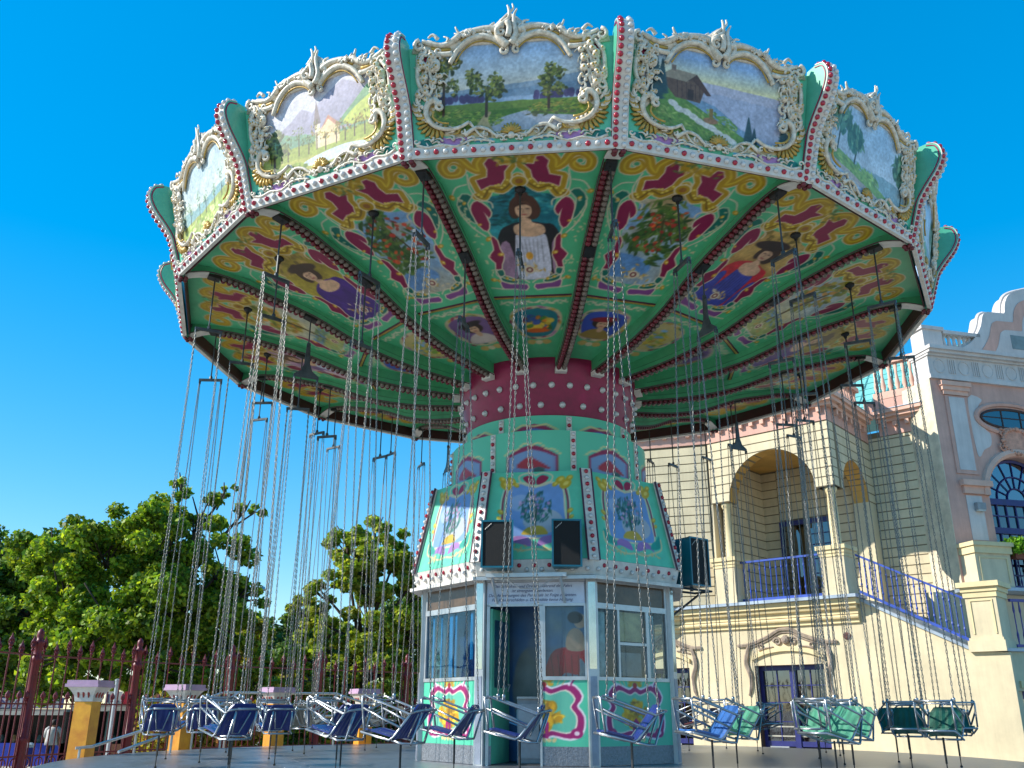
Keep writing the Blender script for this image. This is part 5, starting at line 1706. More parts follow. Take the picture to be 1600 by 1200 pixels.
villa = thing('yellow_villa', 'cream yellow villa with arched loggia, blue railings and outside stair', 'villa', FF.p(-2, 0, -2))
def vb(name, m, parts, parent=None):
    mm = MB()
    for a in parts:
        mm.fbox(*a)
    return mm.build(name, m, parent or villa)
def arch_wall(fr, u0, u1, z0, z1, cu, rad, zs, d0, d1, mname, parent, n=16):
    """wall u0..u1, z0..z1 with an arched opening down to z0"""
    pts = [(u0, z0), (cu - rad, z0)]
    for i in range(n + 1):
        a = math.pi - math.pi * i / n
        pts.append((cu + rad * math.cos(a), zs + rad * math.sin(a)))
    pts += [(cu + rad, z0), (u1, z0), (u1, z1), (u0, z1)]
    m = MB(); m.prism(pts, lambda a, b, d: fr.p(a, b, d), d0, d1)
    return m.build('wall', mname, parent)
def courses(fr, u0, u1, z0, z1, h, parent, hole=None, d=.014, mname=None):
    """lapped courses, each a piece of its own, cut round an arched hole (cu, r, zs, zbase)"""
    z = z0
    while z < z1 - .02:
        zt = min(z + h, z1)
        a, b = z + .015, zt - .015
        segs = [(u0, u1, None)]
        if hole and a < hole[2] + hole[1]:
            cu, r, zs, zb = hole
            segs = [(u0, None, -1), (None, u1, 1)]
        for s0, s1, side in segs:
            if side is None:
                poly = [(s0, a), (s1, a), (s1, b), (s0, b)]
            else:
                def edge(zz):
                    if zz <= zs: return r
                    if zz >= zs + r: return 0
                    return math.sqrt(max(0, r * r - (zz - zs) ** 2))
                rim = [(cu + side * (edge(a + (b - a) * i / 4) + .0), a + (b - a) * i / 4) for i in range(5)]
                if side < 0:
                    poly = [(s0, a)] + rim + [(s0, b)]
                    if max(p[0] for p in rim) - s0 < .03: continue
                else:
                    poly = [(s1, b)] + rim[::-1] + [(s1, a)]
                    if s1 - min(p[0] for p in rim) < .03: continue
            m = MB(); m.prism(poly, lambda x, y, q: fr.p(x, y, q), 0.0015, d)
            m.build('course', mname or M_YEL, parent)
        z = zt
# ground floor front with the two glazed doors, sloping top where the stair runs down
D1 = (-2.62, -.80, 2.68); D2 = (-5.95, -4.55, 2.68)
gf = MB()
gf.prism([(-8.5, 0), (D2[0], 0), (D2[0], D2[2]), (D2[1], D2[2]), (D2[1], 0), (D1[0], 0), (D1[0], D1[2]), (D1[1], D1[2]), (D1[1], 0), (3.38, 0), (3.38, 2.80), (2.62, 2.86), (.32, 4.08), (-8.5, 4.08)], lambda a, b, d: FF.p(a, b, d), -.4, 0)
gf.build('wall', M_YEL, villa)
def glazed_door(D, swing):
    u0, u1, z1 = D
    fo = vb('door', M_NAVY, [(FF, u0, u0 + .09, .5, z1, -.3, -.2), (FF, u1 - .09, u1, .5, z1, -.3, -.2), (FF, u0 + .09, u1 - .09, z1 - .12, z1, -.3, -.2), (FF, (u0 + u1) / 2 - .07, (u0 + u1) / 2 + .07, .5, z1 - .12, -.31, -.17), (FF, u0 + .09, u1 - .09, .78, .9, -.3, -.2)])
    for a, b in ((u0 + .09, (u0 + u1) / 2 - .07), ((u0 + u1) / 2 + .07, u1 - .09)):
        vb('pane', M_PANE, [(FF, a, b, .9, z1 - .12, -.26, -.25)], fo)
        mid = (a + b) / 2
        vb('glazing_bar', M_NAVY, [(FF, mid - .012, mid + .012, .9, z1 - .12, -.245, -.225)] + [(FF, a, b, z - .012, z + .012, -.244, -.226) for z in (1.35, 1.8, 2.2)], fo)
        vb('glazing_bar', mat('pale_bar', (180, 176, 160), .5), [(FF, a, b, 1.0, 1.03, -.243, -.227), (FF, a, b, 1.22, 1.25, -.243, -.227)], fo)
    vb('reveal', mat('brown_reveal', (70, 50, 44), .8), [(FF, u0 - .001, u0 + .012, .3, z1, -.2, -.005), (FF, u0, u1, z1 - .012, z1 + .001, -.2, -.005)], fo)
    vb('room_wall', M_DARK, [(FF, u0 - .3, u1 + .3, 0, 3.2, -2.2, -2.1)], fo)
    # curtains behind the panes
    vb('curtain', mat('net_curtain', (150, 150, 142), .9, var=.2, scale=6), [(FF, u0 + .15, u1 - .15, .9, 2.45, -.62, -.6)], fo)
glazed_door(D1, 1); glazed_door(D2, 0)
# painted and moulded overdoor ornaments
def overdoor(D):
    u0, u1, z1 = D
    cu = (u0 + u1) / 2; hw = (u1 - u0) / 2
    m = MB()
    arch = [(cu - hw - .05, z1 + .12), (cu - hw * .6, z1 + .27), (cu, z1 + .33), (cu + hw * .6, z1 + .27), (cu + hw + .05, z1 + .12)]
    q = catmull(arch, 5, False)
    top = [(x, z + .1) for x, z in q]
    m.prism(q + top[::-1], lambda a, b, d: FF.p(a, b, d), .002, .07)
    o = m.build('overdoor', M_YELB, villa)
    m = MB()
    hat = catmull([(cu - hw - .42, z1 + .50), (cu - hw - .1, z1 + .52), (cu - hw * .55, z1 + .68), (cu - hw * .2, z1 + .84), (cu, z1 + .86), (cu + hw * .2, z1 + .84), (cu + hw * .55, z1 + .68), (cu + hw + .1, z1 + .52), (cu + hw + .42, z1 + .50)], 4, False)
    m.tube([FF.p(a, b, .03) for a, b in hat], .045, 5)
    m.tube([FF.p(a, b - .09, .015) for a, b in hat[3:-3]], .022, 4)
    for sg in (-1, 1):
        m.tube([FF.p(cu + sg * a, b, .03) for a, b in catmull([(hw + .1, z1 + .5), (hw + .18, z1 + .3), (hw + .22, z1 + .05), (hw + .12, z1 - .25), (hw + .14, z1 - .55), (hw + .2, z1 - .72)], 4, False)], [.05] * 5 + [.06] * 8 + [.045] * 5 + [.03] * 3, 5)
        m.tube([FF.p(cu + sg * a, b, .02) for a, b in spiral(.22, z1 + .56, .12, .02, 0, 1.3)], .03, 4)
        m.tube([FF.p(cu + sg * a, b, .02) for a, b in spiral(hw * .75, z1 + .47, .1, .02, 1.5, -1.2)], .024, 4)
        m.tube([FF.p(cu + sg * a, b, .02) for a, b in [(.35, z1 + .44), (.55, z1 + .42), (.75, z1 + .36)]], .022, 4)
    m.dome(FF.p(cu, z1 + .60, .0), FF.n, .12, 10)
    m.build('scroll_relief', M_STONE, o)
overdoor(D1); overdoor(D2)
m = MB(); m.lathe([(.09, 0), (.09, .03), (.06, .04)], 12, FF.p(-.12, 3.3, 0), FF.n); m.build('air_vent', mat('rusty_vent', (110, 60, 44), .7), villa)
# terrace slab and its mouldings
vb('terrace_slab', M_YEL, [(FF, -8.5, .28, 4.08, 4.16, -3.2, .1)])
vb('terrace_edge', M_ZINC, [(FF, -8.5, .36, 4.16, 4.235, -.3, .42)])
tc = vb('terrace_cornice', M_YELB, [(FF, -8.5, .30, 4.02, 4.155, .001, .30)])
for z, d, r in ((3.97, .18, .06), (3.74, .10, .05)):
    m = MB(); m.tube([FF.p(-8.5, z, d), FF.p(.26, z, d)], r, 8); m.build('round_moulding', M_YELB, tc)
vb('moulding_band', M_YELB, [(FF, -8.5, .26, 3.80, 3.92, .001, .13), (FF, -8.5, .24, 3.60, 3.70, .001, .06)], tc)
# loggia: floor tiles aside, the inner walls
lg = vb('wall', M_YELG, [(FF, -3.55, -.2, 4.24, 8.45, -2.75, -2.6)])
FBK = Frame(FF.p(0, 0, -2.6)[:2], dC[:2], nF[:2])
courses(FBK, -3.3, -2.82, 4.26, 8.28, .25, lg)
courses(FBK, -1.08, -.2, 4.26, 8.28, .25, lg)
courses(FBK, -2.8, -1.1, 6.8, 8.28, .25, lg)
for q in (0,):
    FI = Frame(FF.p(-3.30, 0, -2.6)[:2], nF[:2], dC[:2])
    iw = vb('wall', M_YELG, [(FI, 0, 2.15, 4.24, 8.45, -.25, 0)])
    courses(FI, 0.02, 2.15, 4.26, 8.28, .25, iw)
vb('loggia_ceiling', M_OCH, [(FF, -3.5, -.55, 8.30, 8.4, -2.6, -.46)])
# balcony door inside the loggia
dr = vb('door', M_NAVY, [(FF, -2.8, -2.72, 4.24, 6.75, -2.58, -2.5), (FF, -1.18, -1.1, 4.24, 6.75, -2.58, -2.5), (FF, -2.72, -1.18, 6.62, 6.75, -2.58, -2.5), (FF, -1.99, -1.91, 4.24, 6.62, -2.57, -2.51)])
vb('pane', M_PANE, [(FF, -2.72, -1.99, 4.3, 6.62, -2.56, -2.55), (FF, -1.91, -1.18, 4.3, 6.62, -2.56, -2.55)], dr)
vb('glazing_bar', M_NAVY, [(FF, -1.91, -1.18, z, z + .03, -2.545, -2.53) for z in (4.8, 5.2, 5.6, 6.0, 6.3)] + [(FF, -1.56, -1.53, 4.3, 6.62, -2.546, -2.529)], dr)
vb('room_wall', M_DARK, [(FF, -2.79, -1.11, 4.2, 6.74, -2.595, -2.585)], dr)
# arch front A and side B
wa = arch_wall(FF, -3.55, 0.0, 6.98, 8.72, -1.73, 1.24, 6.98, -.45, 0, M_YELG, villa)
courses(FF, -3.53, -.002, 6.99, 8.70, .245, wa, (-1.73, 1.24, 6.98, 6.9))
m = MB()
ring_ = [(-1.73 + 1.237 * math.cos(math.pi * i / 18), 6.98 + 1.237 * math.sin(math.pi * i / 18)) for i in range(19)]
vs = []
for a, b in ring_:
    vs += [FF.p(a, b, .0), FF.p(a, b, -.44)]
m.add(vs, [(2 * i, 2 * i + 1, 2 * i + 3, 2 * i + 2) for i in range(18)]); m.build('arch_soffit', M_OCH, wa)
wbb = arch_wall(FB_, .012, 3.0, 6.98, 8.72, 1.55, .95, 6.98, -.45, 0, M_YELG, villa)
courses(FB_, .02, 2.98, 6.99, 8.70, .245, wbb, (1.55, .95, 6.98, 6.9))
vb('wall', M_YEL, [(FB_, 2.5, 3.0, 4.24, 6.98, -.45, 0)])
m = MB()
vs = []
for i in range(19):
    a, b = 1.55 + .947 * math.cos(math.pi * i / 18), 6.98 + .947 * math.sin(math.pi * i / 18)
    vs += [FB_.p(a, b, .0), FB_.p(a, b, -.44)]
m.add(vs, [(2 * i, 2 * i + 1, 2 * i + 3, 2 * i + 2) for i in range(18)]); m.build('arch_soffit', M_OCH, wbb)
# columns and pedestals
for u in (-3.18, -.20):
    m = MB(); m.lathe([(.15, 5.45), (.15, 5.52), (.12, 5.55), (.125, 6.2), (.105, 6.82), (.13, 6.86), (.16, 6.92), (.16, 6.98)], 16, FF.p(u, 0, -.2)[:2] + (0,))
    m.build('column', M_YELB, villa, smooth=True)
    hw = .36
    ped = vb('pedestal', M_YEL, [(FF, u - hw + .06, u + hw - .06, 4.52, 5.18, -.48, .20)])
    vb('pedestal_cap', M_YELB, [(FF, u - hw - .02, u + hw + .02, 5.35, 5.45, -.56, .28), (FF, u - hw + .02, u + hw - .02, 5.26, 5.35, -.52, .24), (FF, u - hw + .04, u + hw - .04, 5.18, 5.26, -.5, .22)], ped)
    vb('pedestal_base', M_YEL, [(FF, u - hw + .03, u + hw - .03, 4.238, 4.45, -.5, .23), (FF, u - hw + .05, u + hw - .05, 4.45, 4.52, -.49, .21)], ped)
# left part of the upper wall, turned a little away
wl_ = vb('wall', M_YELG, [(FL, 0.03, 6.0, 4.24, 8.72, -.4, 0)])
courses(FL, 0.05, 6.0, 4.26, 8.70, .245, wl_)
vb('wall', M_YEL, [(FF, -3.56, -3.5, 4.24, 6.98, -.45, -.01)])
# recessed wall C
wc = vb('wall', M_YELG, [(FC, 0, 2.06, 0, 9.0, -.4, 0)])
courses(FC, .02, 2.05, 3.0, 8.85, .25, wc)
# pink entablatures with dentils
def entab(fr, u0, u1, z, dent=True, end=0.0):
    e = vb('entablature', M_PINK, [(fr, u0, u1, z, z + .36, -.4, .03)])
    vb('cornice', M_PINKL, [(fr, u0 - .0, u1 + end, z + .56, z + .66, -.4, .34), (fr, u0, u1 + end * .8, z + .46, z + .56, -.4, .26), (fr, u0, u1 + end * .5, z + .36, z + .46, -.4, .14)], e)
    vb('cornice_sheet', M_ZINC, [(fr, u0, u1 + end, z + .663, z + .68, -.4, .36)], e)
    if dent:
        n = int((u1 - u0) / .32)
        mm = MB(); mm.fbox(fr, -.055, .055, -.075, .075, 0, .12)
        for i in range(n):
            u = u0 + (i + .5) * (u1 - u0) / n
            m = MB(); m.fbox(fr, u - .055, u + .055, z + .22, z + .355, .031, .13); m.build('dentil', M_PINKL, e)
    return e
entab(FF, -3.55, 0.0, 8.72, True, .34)
entab(FB_, .31, 2.68, 8.72)
vb('entablature', M_PINK, [(FB_, 2.681, 2.99, 8.722, 9.4, -.4, .025)])
entab(FL, .02, 6.0, 8.72)
entab(FC, .36, 2.0, 8.86)
# balustrades on the roof terrace
def balustrade(fr, u0, u1, z, d, h=.95, n=None):
    b = vb('balustrade', M_PINKL, [(fr, u0, u1, z, z + .2, d - .2, d)])
    vb('top_rail', M_PINKL, [(fr, u0, u1, z + h - .13, z + h, d - .22, d + .02)], b)
    n = n or int((u1 - u0) / .2)
    for i in range(n):
        u = u0 + (i + .5) * (u1 - u0) / n
        c = fr.p(u, 0, d - .1)
        m = MB(); m.lathe([(.06, z + .201), (.04, z + .25), (.075, z + .38), (.045, z + .6), (.035, z + .7), (.06, z + h - .131)], 8, (c[0], c[1], 0)); m.build('baluster', M_PINKL, b, smooth=True)
    return b
balustrade(FF, -3.5, -.35, 9.41, -.05)
balustrade(FB_, .3, 2.9, 9.41, -.05)
balustrade(FC, .3, 1.9, 9.95, -.05, 1.15, 8)
vb('parapet', M_PINK, [(FC, 0.0, 1.95, 9.55, 9.945, -.4, -.06)])
vb('corner_pier', M_PINKL, [(FF, -.34, -.02, 9.412, 10.5, -.36, -.03)])
# verdigris roof with standing seams behind the balustrade
rf = MB(); rf.add([FC.p(-4, 10.0, -1.2), FC.p(3.0, 10.0, -1.2), FC.p(3.0, 12.2, -3.2), FC.p(-4, 12.2, -3.2), FC.p(3.0, 10.0, -3.2), FC.p(-4, 10.0, -3.2)], [(0, 1, 2, 3), (1, 4, 2), (0, 3, 5), (4, 5, 3, 2), (0, 5, 4, 1)])
ro = rf.build('roof', M_COPPER, villa)
for i in range(18):
    u = -3.9 + i * .4
    m = MB(); m.tube([FC.p(u, 10.02, -1.2), FC.p(u, 12.2, -3.18)], .025, 4); m.build('roof_seam', M_COPPER, ro)
for i in range(7):
    z = 10.3 + i * .26
    d = -1.2 - (z - 10.0) / 2.2 * 2.0
    m = MB(); m.tube([FC.p(-3.9, z, d + .012), FC.p(2.9, z, d + .012)], .018, 4); m.build('roof_seam', M_COPPER, ro)
# loggia railing
def railing(fr, pts_top, pts_bot, d, n, mname=M_BLUE, w=.035):
    """sloping or level iron railing with turned balusters"""
    m = MB()
    (u0, z0), (u1, z1) = pts_top
    (v0, y0), (v1, y1) = pts_bot
    m.hexa([fr.p(u0, z0 - .05, d + w), fr.p(u1, z1 - .05, d + w), fr.p(u1, z1 - .05, d - w), fr.p(u0, z0 - .05, d - w), fr.p(u0, z0, d + w), fr.p(u1, z1, d + w), fr.p(u1, z1, d - w), fr.p(u0, z0, d - w)])
    r = m.build('railing', mname, villa)
    m = MB()
    m.hexa([fr.p(v0, y0 - .04, d + w * .7), fr.p(v1, y1 - .04, d + w * .7), fr.p(v1, y1 - .04, d - w * .7), fr.p(v0, y0 - .04, d - w * .7), fr.p(v0, y0 + .03, d + w * .7), fr.p(v1, y1 + .03, d + w * .7), fr.p(v1, y1 + .03, d - w * .7), fr.p(v0, y0 + .03, d - w * .7)])
    m.build('bottom_rail', mname, r)
    for i in range(n):
        t = (i + .5) / n
        u = u0 + (u1 - u0) * t; zt = z0 + (z1 - z0) * t - .05; zb = y0 + (y1 - y0) * t + .03
        h = zt - zb
        c = fr.p(u, 0, d)
        m = MB(); m.lathe([(.014, zb), (.014, zb + h * .15), (.03, zb + h * .2), (.016, zb + h * .25), (.014, zb + h * .75), (.028, zb + h * .8), (.014, zb + h * .85), (.014, zt)], 6, (c[0], c[1], 0)); m.build('baluster', mname, r)
    return r
railing(FF, [(-2.84, 5.34), (-.55, 5.34)], [(-2.84, 4.33), (-.55, 4.33)], -.1, 15)
# outside stair: coping, railing
cp = MB()
cp.hexa([FF.p(.30, 4.085, .06), FF.p(2.62, 2.865, .06), FF.p(2.62, 2.865, -1.2), FF.p(.30, 4.085, -1.2), FF.p(.30, 4.16, .06), FF.p(2.62, 2.94, .06), FF.p(2.62, 2.94, -1.2), FF.p(.30, 4.16, -1.2)])
cp.build('stair_coping', M_ZINC, villa)
railing(FF, [(.3, 5.22), (2.60, 4.02)], [(.3, 4.32), (2.60, 3.10)], -.05, 19, M_BLUE, .05)
for i in range(8):
    t = i / 8
    vb('stair_step', mat('stone_step', (190, 176, 150), .85), [(FF, .35 + 2.27 * t, .35 + 2.27 * (t + 1 / 8) , 2.6, 4.08 - 1.2 * t, -1.9, -1.21)])
# end pillar of the stair
u0, u1 = 2.60, 3.36
pl = vb('pillar', M_YEL, [(FF, u0 + .06, u1 - .06, 3.12, 3.98, -.7, .04)])
vb('pillar_cap', M_YELB, [(FF, u0 - .06, u1 + .06, 4.20, 4.31, -.82, .16), (FF, u0 - .0, u1 + .0, 4.10, 4.20, -.76, .10), (FF, u0 + .03, u1 - .03, 3.98, 4.10, -.73, .07)], pl)
vb('pillar_base', M_YEL, [(FF, u0 + .0, u1 - .0, 2.83, 3.06, -.76, .10), (FF, u0 + .03, u1 - .03, 3.06, 3.12, -.73, .07)], pl)
vb('pillar_panel', M_YELB, [(FF, u0 + .14, u1 - .14, 3.90, 3.93, .041, .06), (FF, u0 + .14, u0 + .17, 3.2, 3.90, .041, .06), (FF, u1 - .17, u1 - .14, 3.2, 3.90, .041, .06)], pl)

# ------------------------------------------------------------------ pink gabled house at the right edge
D0 = Vector((11.247, 23.0, 0)); dD = Vector((3.8, 1, 0)).normalized(); nD = Vector((dD.y, -dD.x, 0))
FD = Frame(D0[:2], dD[:2], nD[:2])
house = thing('pink_gabled_house', 'pink rendered house front with curved gable and arched window', 'house', FD.p(3, 0, -1))
def hb_(name, m, parts, parent=None):
    mm = MB()
    for a in parts: mm.fbox(*a)
    return mm.build(name, m, parent or house)
AU, AZ, AR = 2.38, 6.9, 1.12
wpts = [(0, 4.4), (AU - AR, 4.4)] + [(AU + AR * math.cos(math.pi - math.pi * i / 18), AZ + AR * math.sin(math.pi - math.pi * i / 18)) for i in range(19)] + [(AU + AR, 4.4), (7, 4.4), (7, 10.05), (0, 10.05)]
m = MB(); m.prism(wpts, lambda a, b, d: FD.p(a, b, d), -.6, 0); m.build('wall', M_PINK, house)
hb_('wall', M_YEL, [(FD, -.001, .0, 4.4, 10.05, -1.6, -.001)])
FS = Frame(FD.p(0, 0, 0)[:2], (-nD)[:2], (-dD)[:2])
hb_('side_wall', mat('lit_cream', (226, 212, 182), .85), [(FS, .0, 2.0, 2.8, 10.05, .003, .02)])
# entablature
e = hb_('entablature', M_LILAC, [(FD, -.02, 7, 10.05, 10.16, -.6, .08), (FD, .0, 7, 10.16, 10.70, -.6, .03), (FD, -.03, 7, 10.70, 10.76, -.6, .10), (FD, -.08, 7, 10.84, 10.94, -.7, .28), (FD, -.05, 7, 10.76, 10.84, -.65, .20)])
for i in range(8):
    u = .35 + i * .78
    m = MB(); m.tube([FD.p(u + .17 * math.cos(2 * math.pi * q / 20), 10.43 + .19 * math.sin(2 * math.pi * q / 20), .035) for q in range(20)], .016, 4, closed=True); m.build('frieze_ring', M_LILAC, e)
    for q in range(4):
        m = MB(); m.fbox(FD, u + .28 + q * .065, u + .305 + q * .065, 10.24, 10.64, .031, .055); m.build('frieze_bar', M_LILAC, e)
# attic: pier, balusters, curved gable
hb_('attic_pier', M_LILAC, [(FD, .0, .62, 10.945, 11.5, -.5, .0), (FD, -.05, .67, 11.5, 11.6, -.55, .05)])
at = hb_('attic_rail', M_LILAC, [(FD, .67, 1.9, 11.45, 11.55, -.3, .0)])
for i in range(6):
    c = FD.p(.78 + i * .17, 0, -.15)
    m = MB(); m.lathe([(.06, 10.945), (.035, 11.0), (.07, 11.12), (.04, 11.3), (.06, 11.45)], 8, (c[0], c[1], 0)); m.build('baluster', M_LILAC, at, smooth=True)
gl = [(1.0, 10.945)] + catmull([(1.2, 11.06), (1.6, 11.3), (1.95, 11.75), (2.12, 12.16), (2.3, 12.28)], 5, False) + [(2.86, 12.30)] + catmull([(2.9, 12.34), (2.98, 12.66), (3.2, 12.95), (3.7, 13.16), (4.4, 13.3), (5.2, 13.0)], 5, False) + [(7, 12.0), (7, 10.945)]
m = MB(); m.prism(gl, lambda a, b, d: FD.p(a, b, d), -.5, .0); ga = m.build('gable', M_LILAC, house)
def inset(k): return [(a + k * .9, b - k) for a, b in gl[1:-1]]
m = MB(); q = inset(.26); m.prism([(q[0][0] + .05, 10.96)] + q + [(7.0, 10.96)], lambda a, b, d: FD.p(a, b, d), .001, .02); m.build('gable_band', M_PINK, ga)
m = MB(); q = inset(.52); q = [(a, max(b, 10.97)) for a, b in q]; m.prism([(q[0][0] + .3, 10.97)] + q[4:] + [(7.0, 10.97)], lambda a, b, d: FD.p(a, b, d), .021, .03); m.build('gable_field', M_LILAC, ga)
hb_('gable_panel', mat('grey_green_panel', (130, 146, 146), .7), [(FD, 2.9, 6, 11.2, 11.62, .031, .04)], ga)
m = MB(); m.tube([FD.p(a, b + .02, -.2) for a, b in gl[1:-2]], .07, 6); m.build('gable_coping', M_LILAC, ga)
# pilaster, panels
p_ = hb_('pilaster', M_PINK, [(FD, .36, 1.06, 7.45, 9.6, .001, .03)])
hb_('pilaster_field', M_LILAC, [(FD, .47, .96, 7.55, 9.56, .031, .042)], p_)
hb_('pilaster_capital', M_PINKL, [(FD, .32, 1.1, 9.62, 9.74, .001, .06), (FD, .28, 1.14, 9.74, 9.86, .001, .10), (FD, .24, 1.18, 9.86, 9.98, .001, .14)], p_)
m = MB(); m.prism(catmull([(1.10, 9.58), (1.55, 9.58), (1.38, 9.35), (1.34, 9.0), (1.52, 8.72), (1.64, 8.6), (1.6, 8.3), (1.35, 8.15), (1.18, 7.95), (1.1, 8.2)], 3), lambda a, b, d: FD.p(a, b, d), .001, .012); m.build('wall_panel', M_LILAC, house)
hb_('impost', M_PINKL, [(FD, .40, 1.30, 7.12, 7.27, .001, .16), (FD, .46, 1.26, 6.92, 7.12, .001, .08)])
hb_('wall_panel', M_LILAC, [(FD, .52, 1.0, 5.72, 6.88, .001, .02)])
wlamp = hb_('wall_lamp', mat('lamp_grey', (150, 150, 150), .4), [(FD, .72, .98, 6.5, 6.68, .03, .14)])
hb_('lamp_shade', mat('lamp_pale', (196, 196, 190), .3), [(FD, .74, .96, 6.46, 6.5, .04, .13)], wlamp)
# oval window and cartouche
ov = [(2.38 + .95 * math.cos(2 * math.pi * i / 28), 9.08 + .27 * math.sin(2 * math.pi * i / 28)) for i in range(28)]
m = MB(); m.prism(ov, lambda a, b, d: FD.p(a, b, d), .001, .012); ow = m.build('oval_window', M_PANE, house)
m = MB(); m.prism([(a, b) for a, b in ov], lambda a, b, d: FD.p(a, b, d), -.02, .0008); m.build('window_backing', mat('oval_grey', (96, 112, 126), .2), ow)
m = MB(); m.tube([FD.p(a, b, .02) for a, b in ov], .035, 5, closed=True); m.tube([FD.p(1.45, 9.1, .02), FD.p(3.3, 9.1, .02)], .014, 4); m.tube([FD.p(2.1, 8.83, .02), FD.p(2.1, 9.34, .02)], .02, 4); m.tube([FD.p(2.7, 8.83, .02), FD.p(2.7, 9.34, .02)], .02, 4); m.build('window_frame', mat('brown_frame', (70, 48, 44), .6), ow)
m = MB(); m.tube([FD.p(2.38 + 1.12 * math.cos(2 * math.pi * i / 30), 9.08 + .42 * math.sin(2 * math.pi * i / 30), .01) for i in range(30)], .07, 6, closed=True); m.build('oval_surround', M_PINK, ow)
m = MB()
rs3 = random.Random(8)
m.prism(catmull([(2.0, 8.75), (2.38, 8.82), (2.76, 8.75), (2.72, 8.4), (2.8, 8.15), (2.38, 8.05), (1.96, 8.15), (2.04, 8.4)], 4), lambda a, b, d: FD.p(a, b, d), .001, .08)
for i in range(26):
    a = 2 * math.pi * i / 26
    m.dome(FD.p(2.38 + .42 * math.cos(a), 8.44 + .34 * math.sin(a), .07), FD.n, .05 + .03 * rs3.random(), 6)
for sg in (-1, 1):
    m.tube([FD.p(2.38 + sg * x, y, .08) for x, y in spiral(.42, 8.65, .12, .02, 1, 1.2)], .03, 4); m.tube([FD.p(2.38 + sg * x, y, .08) for x, y in spiral(.45, 8.25, .12, .02, 1, -1.2)], .03, 4)
m.build('cartouche', mat('pink_relief', (220, 160, 134), .8, var=.15, scale=6), house)
# arched window
m = MB(); m.tube([FD.p(AU + (AR + .12) * math.cos(math.pi - math.pi * i / 24), AZ + (AR + .12) * math.sin(math.pi - math.pi * i / 24), .02) for i in range(25)], .11, 6); m.build('archivolt', M_PINKL, house)
gz = [(AU + AR * math.cos(math.pi - math.pi * i / 24), AZ + AR * math.sin(math.pi - math.pi * i / 24)) for i in range(25)]
m = MB(); m.prism(gz, lambda a, b, d: FD.p(a, b, d), -.3, -.29); fw = m.build('fanlight_window', glassmat('blue_fan_glass', (60, 130, 160), .25), house)
m = MB(); m.prism(gz, lambda a, b, d: FD.p(a, b, d), -.36, -.35); m.build('window_backing', mat('teal_back', (36, 104, 132), .5), fw)
m = MB()
for rr in (.3, .62, 1.06):
    m.tube([FD.p(AU + rr * math.cos(math.pi - math.pi * i / 20), AZ + .02 + rr * math.sin(math.pi - math.pi * i / 20), -.27) for i in range(21)], .022 if rr < 1 else .05, 4)
for i in range(1, 8):
    a = math.pi * i / 8
    m.tube([FD.p(AU + .3 * math.cos(a), AZ + .3 * math.sin(a), -.27), FD.p(AU + 1.06 * math.cos(a), AZ + 1.06 * math.sin(a), -.27)], .016, 4)
m.build('fanlight_bars', M_NAVY, fw)
wd = hb_('balcony_window', M_NAVY, [(FD, AU - AR, AU + AR, 6.74, 6.9, -.34, -.2), (FD, AU - AR, AU + AR, 5.98, 6.14, -.34, -.22), (FD, AU - AR, AU - AR + .1, 4.4, 6.74, -.34, -.22), (FD, AU + AR - .1, AU + AR, 4.4, 6.74, -.34, -.22)] + [(FD, AU - AR + .1 + i * .3, AU - AR + .13 + i * .3, 4.4, 6.74, -.32, -.25) for i in range(1, 7)] + [(FD, AU - AR + .1, AU + AR - .1, z, z + .03, -.321, -.251) for z in (6.44, 5.4, 4.9)])
hb_('pane', M_PANE, [(FD, AU - AR + .1, AU + AR - .1, 6.14, 6.74, -.30, -.29), (FD, AU - AR + .1, AU + AR - .1, 4.4, 5.98, -.30, -.29)], wd)
hb_('room_wall', M_DARK, [(FD, AU - AR - .3, AU + AR + .3, 4.3, 8.1, -1.7, -1.6)], wd)
# upper pedestal, balcony
pd = hb_('pedestal', M_YEL, [(FD, .06, 1.10, 4.5, 5.30, .001, .5)])
hb_('pedestal_cap', M_YELB, [(FD, -.02, 1.18, 5.48, 5.58, .001, .6), (FD, .02, 1.14, 5.30, 5.48, .001, .55)], pd)
hb_('pedestal_panel', M_YELB, [(FD, .16, 1.0, 5.18, 5.22, .501, .52), (FD, .16, .2, 4.6, 5.18, .501, .52), (FD, .96, 1.0, 4.6, 5.18, .501, .52)], pd)
bl = hb_('balcony_slab', M_ZINC, [(FD, -.2, 7, 4.38, 4.46, -.5, .7)])
def drail(z0, z1, u0, u1, d, n, nm):
    r = hb_('railing', nm, [(FD, u0, u1, z1 - .06, z1, d - .035, d + .035), (FD, u0, u1, z0, z0 + .06, d - .025, d + .025)])
    for i in range(n):
        u = u0 + (i + .5) * (u1 - u0) / n
        c = FD.p(u, 0, d); h = z1 - z0
        m = MB(); m.lathe([(.014, z0 + .061), (.03, z0 + h * .2), (.014, z0 + h * .28), (.014, z0 + h * .74), (.028, z0 + h * .8), (.014, z1 - .061)], 6, (c[0], c[1], 0)); m.build('baluster', nm, r)
drail(4.5, 5.3, 1.2, 4.5, .3, 16, M_NAVY)
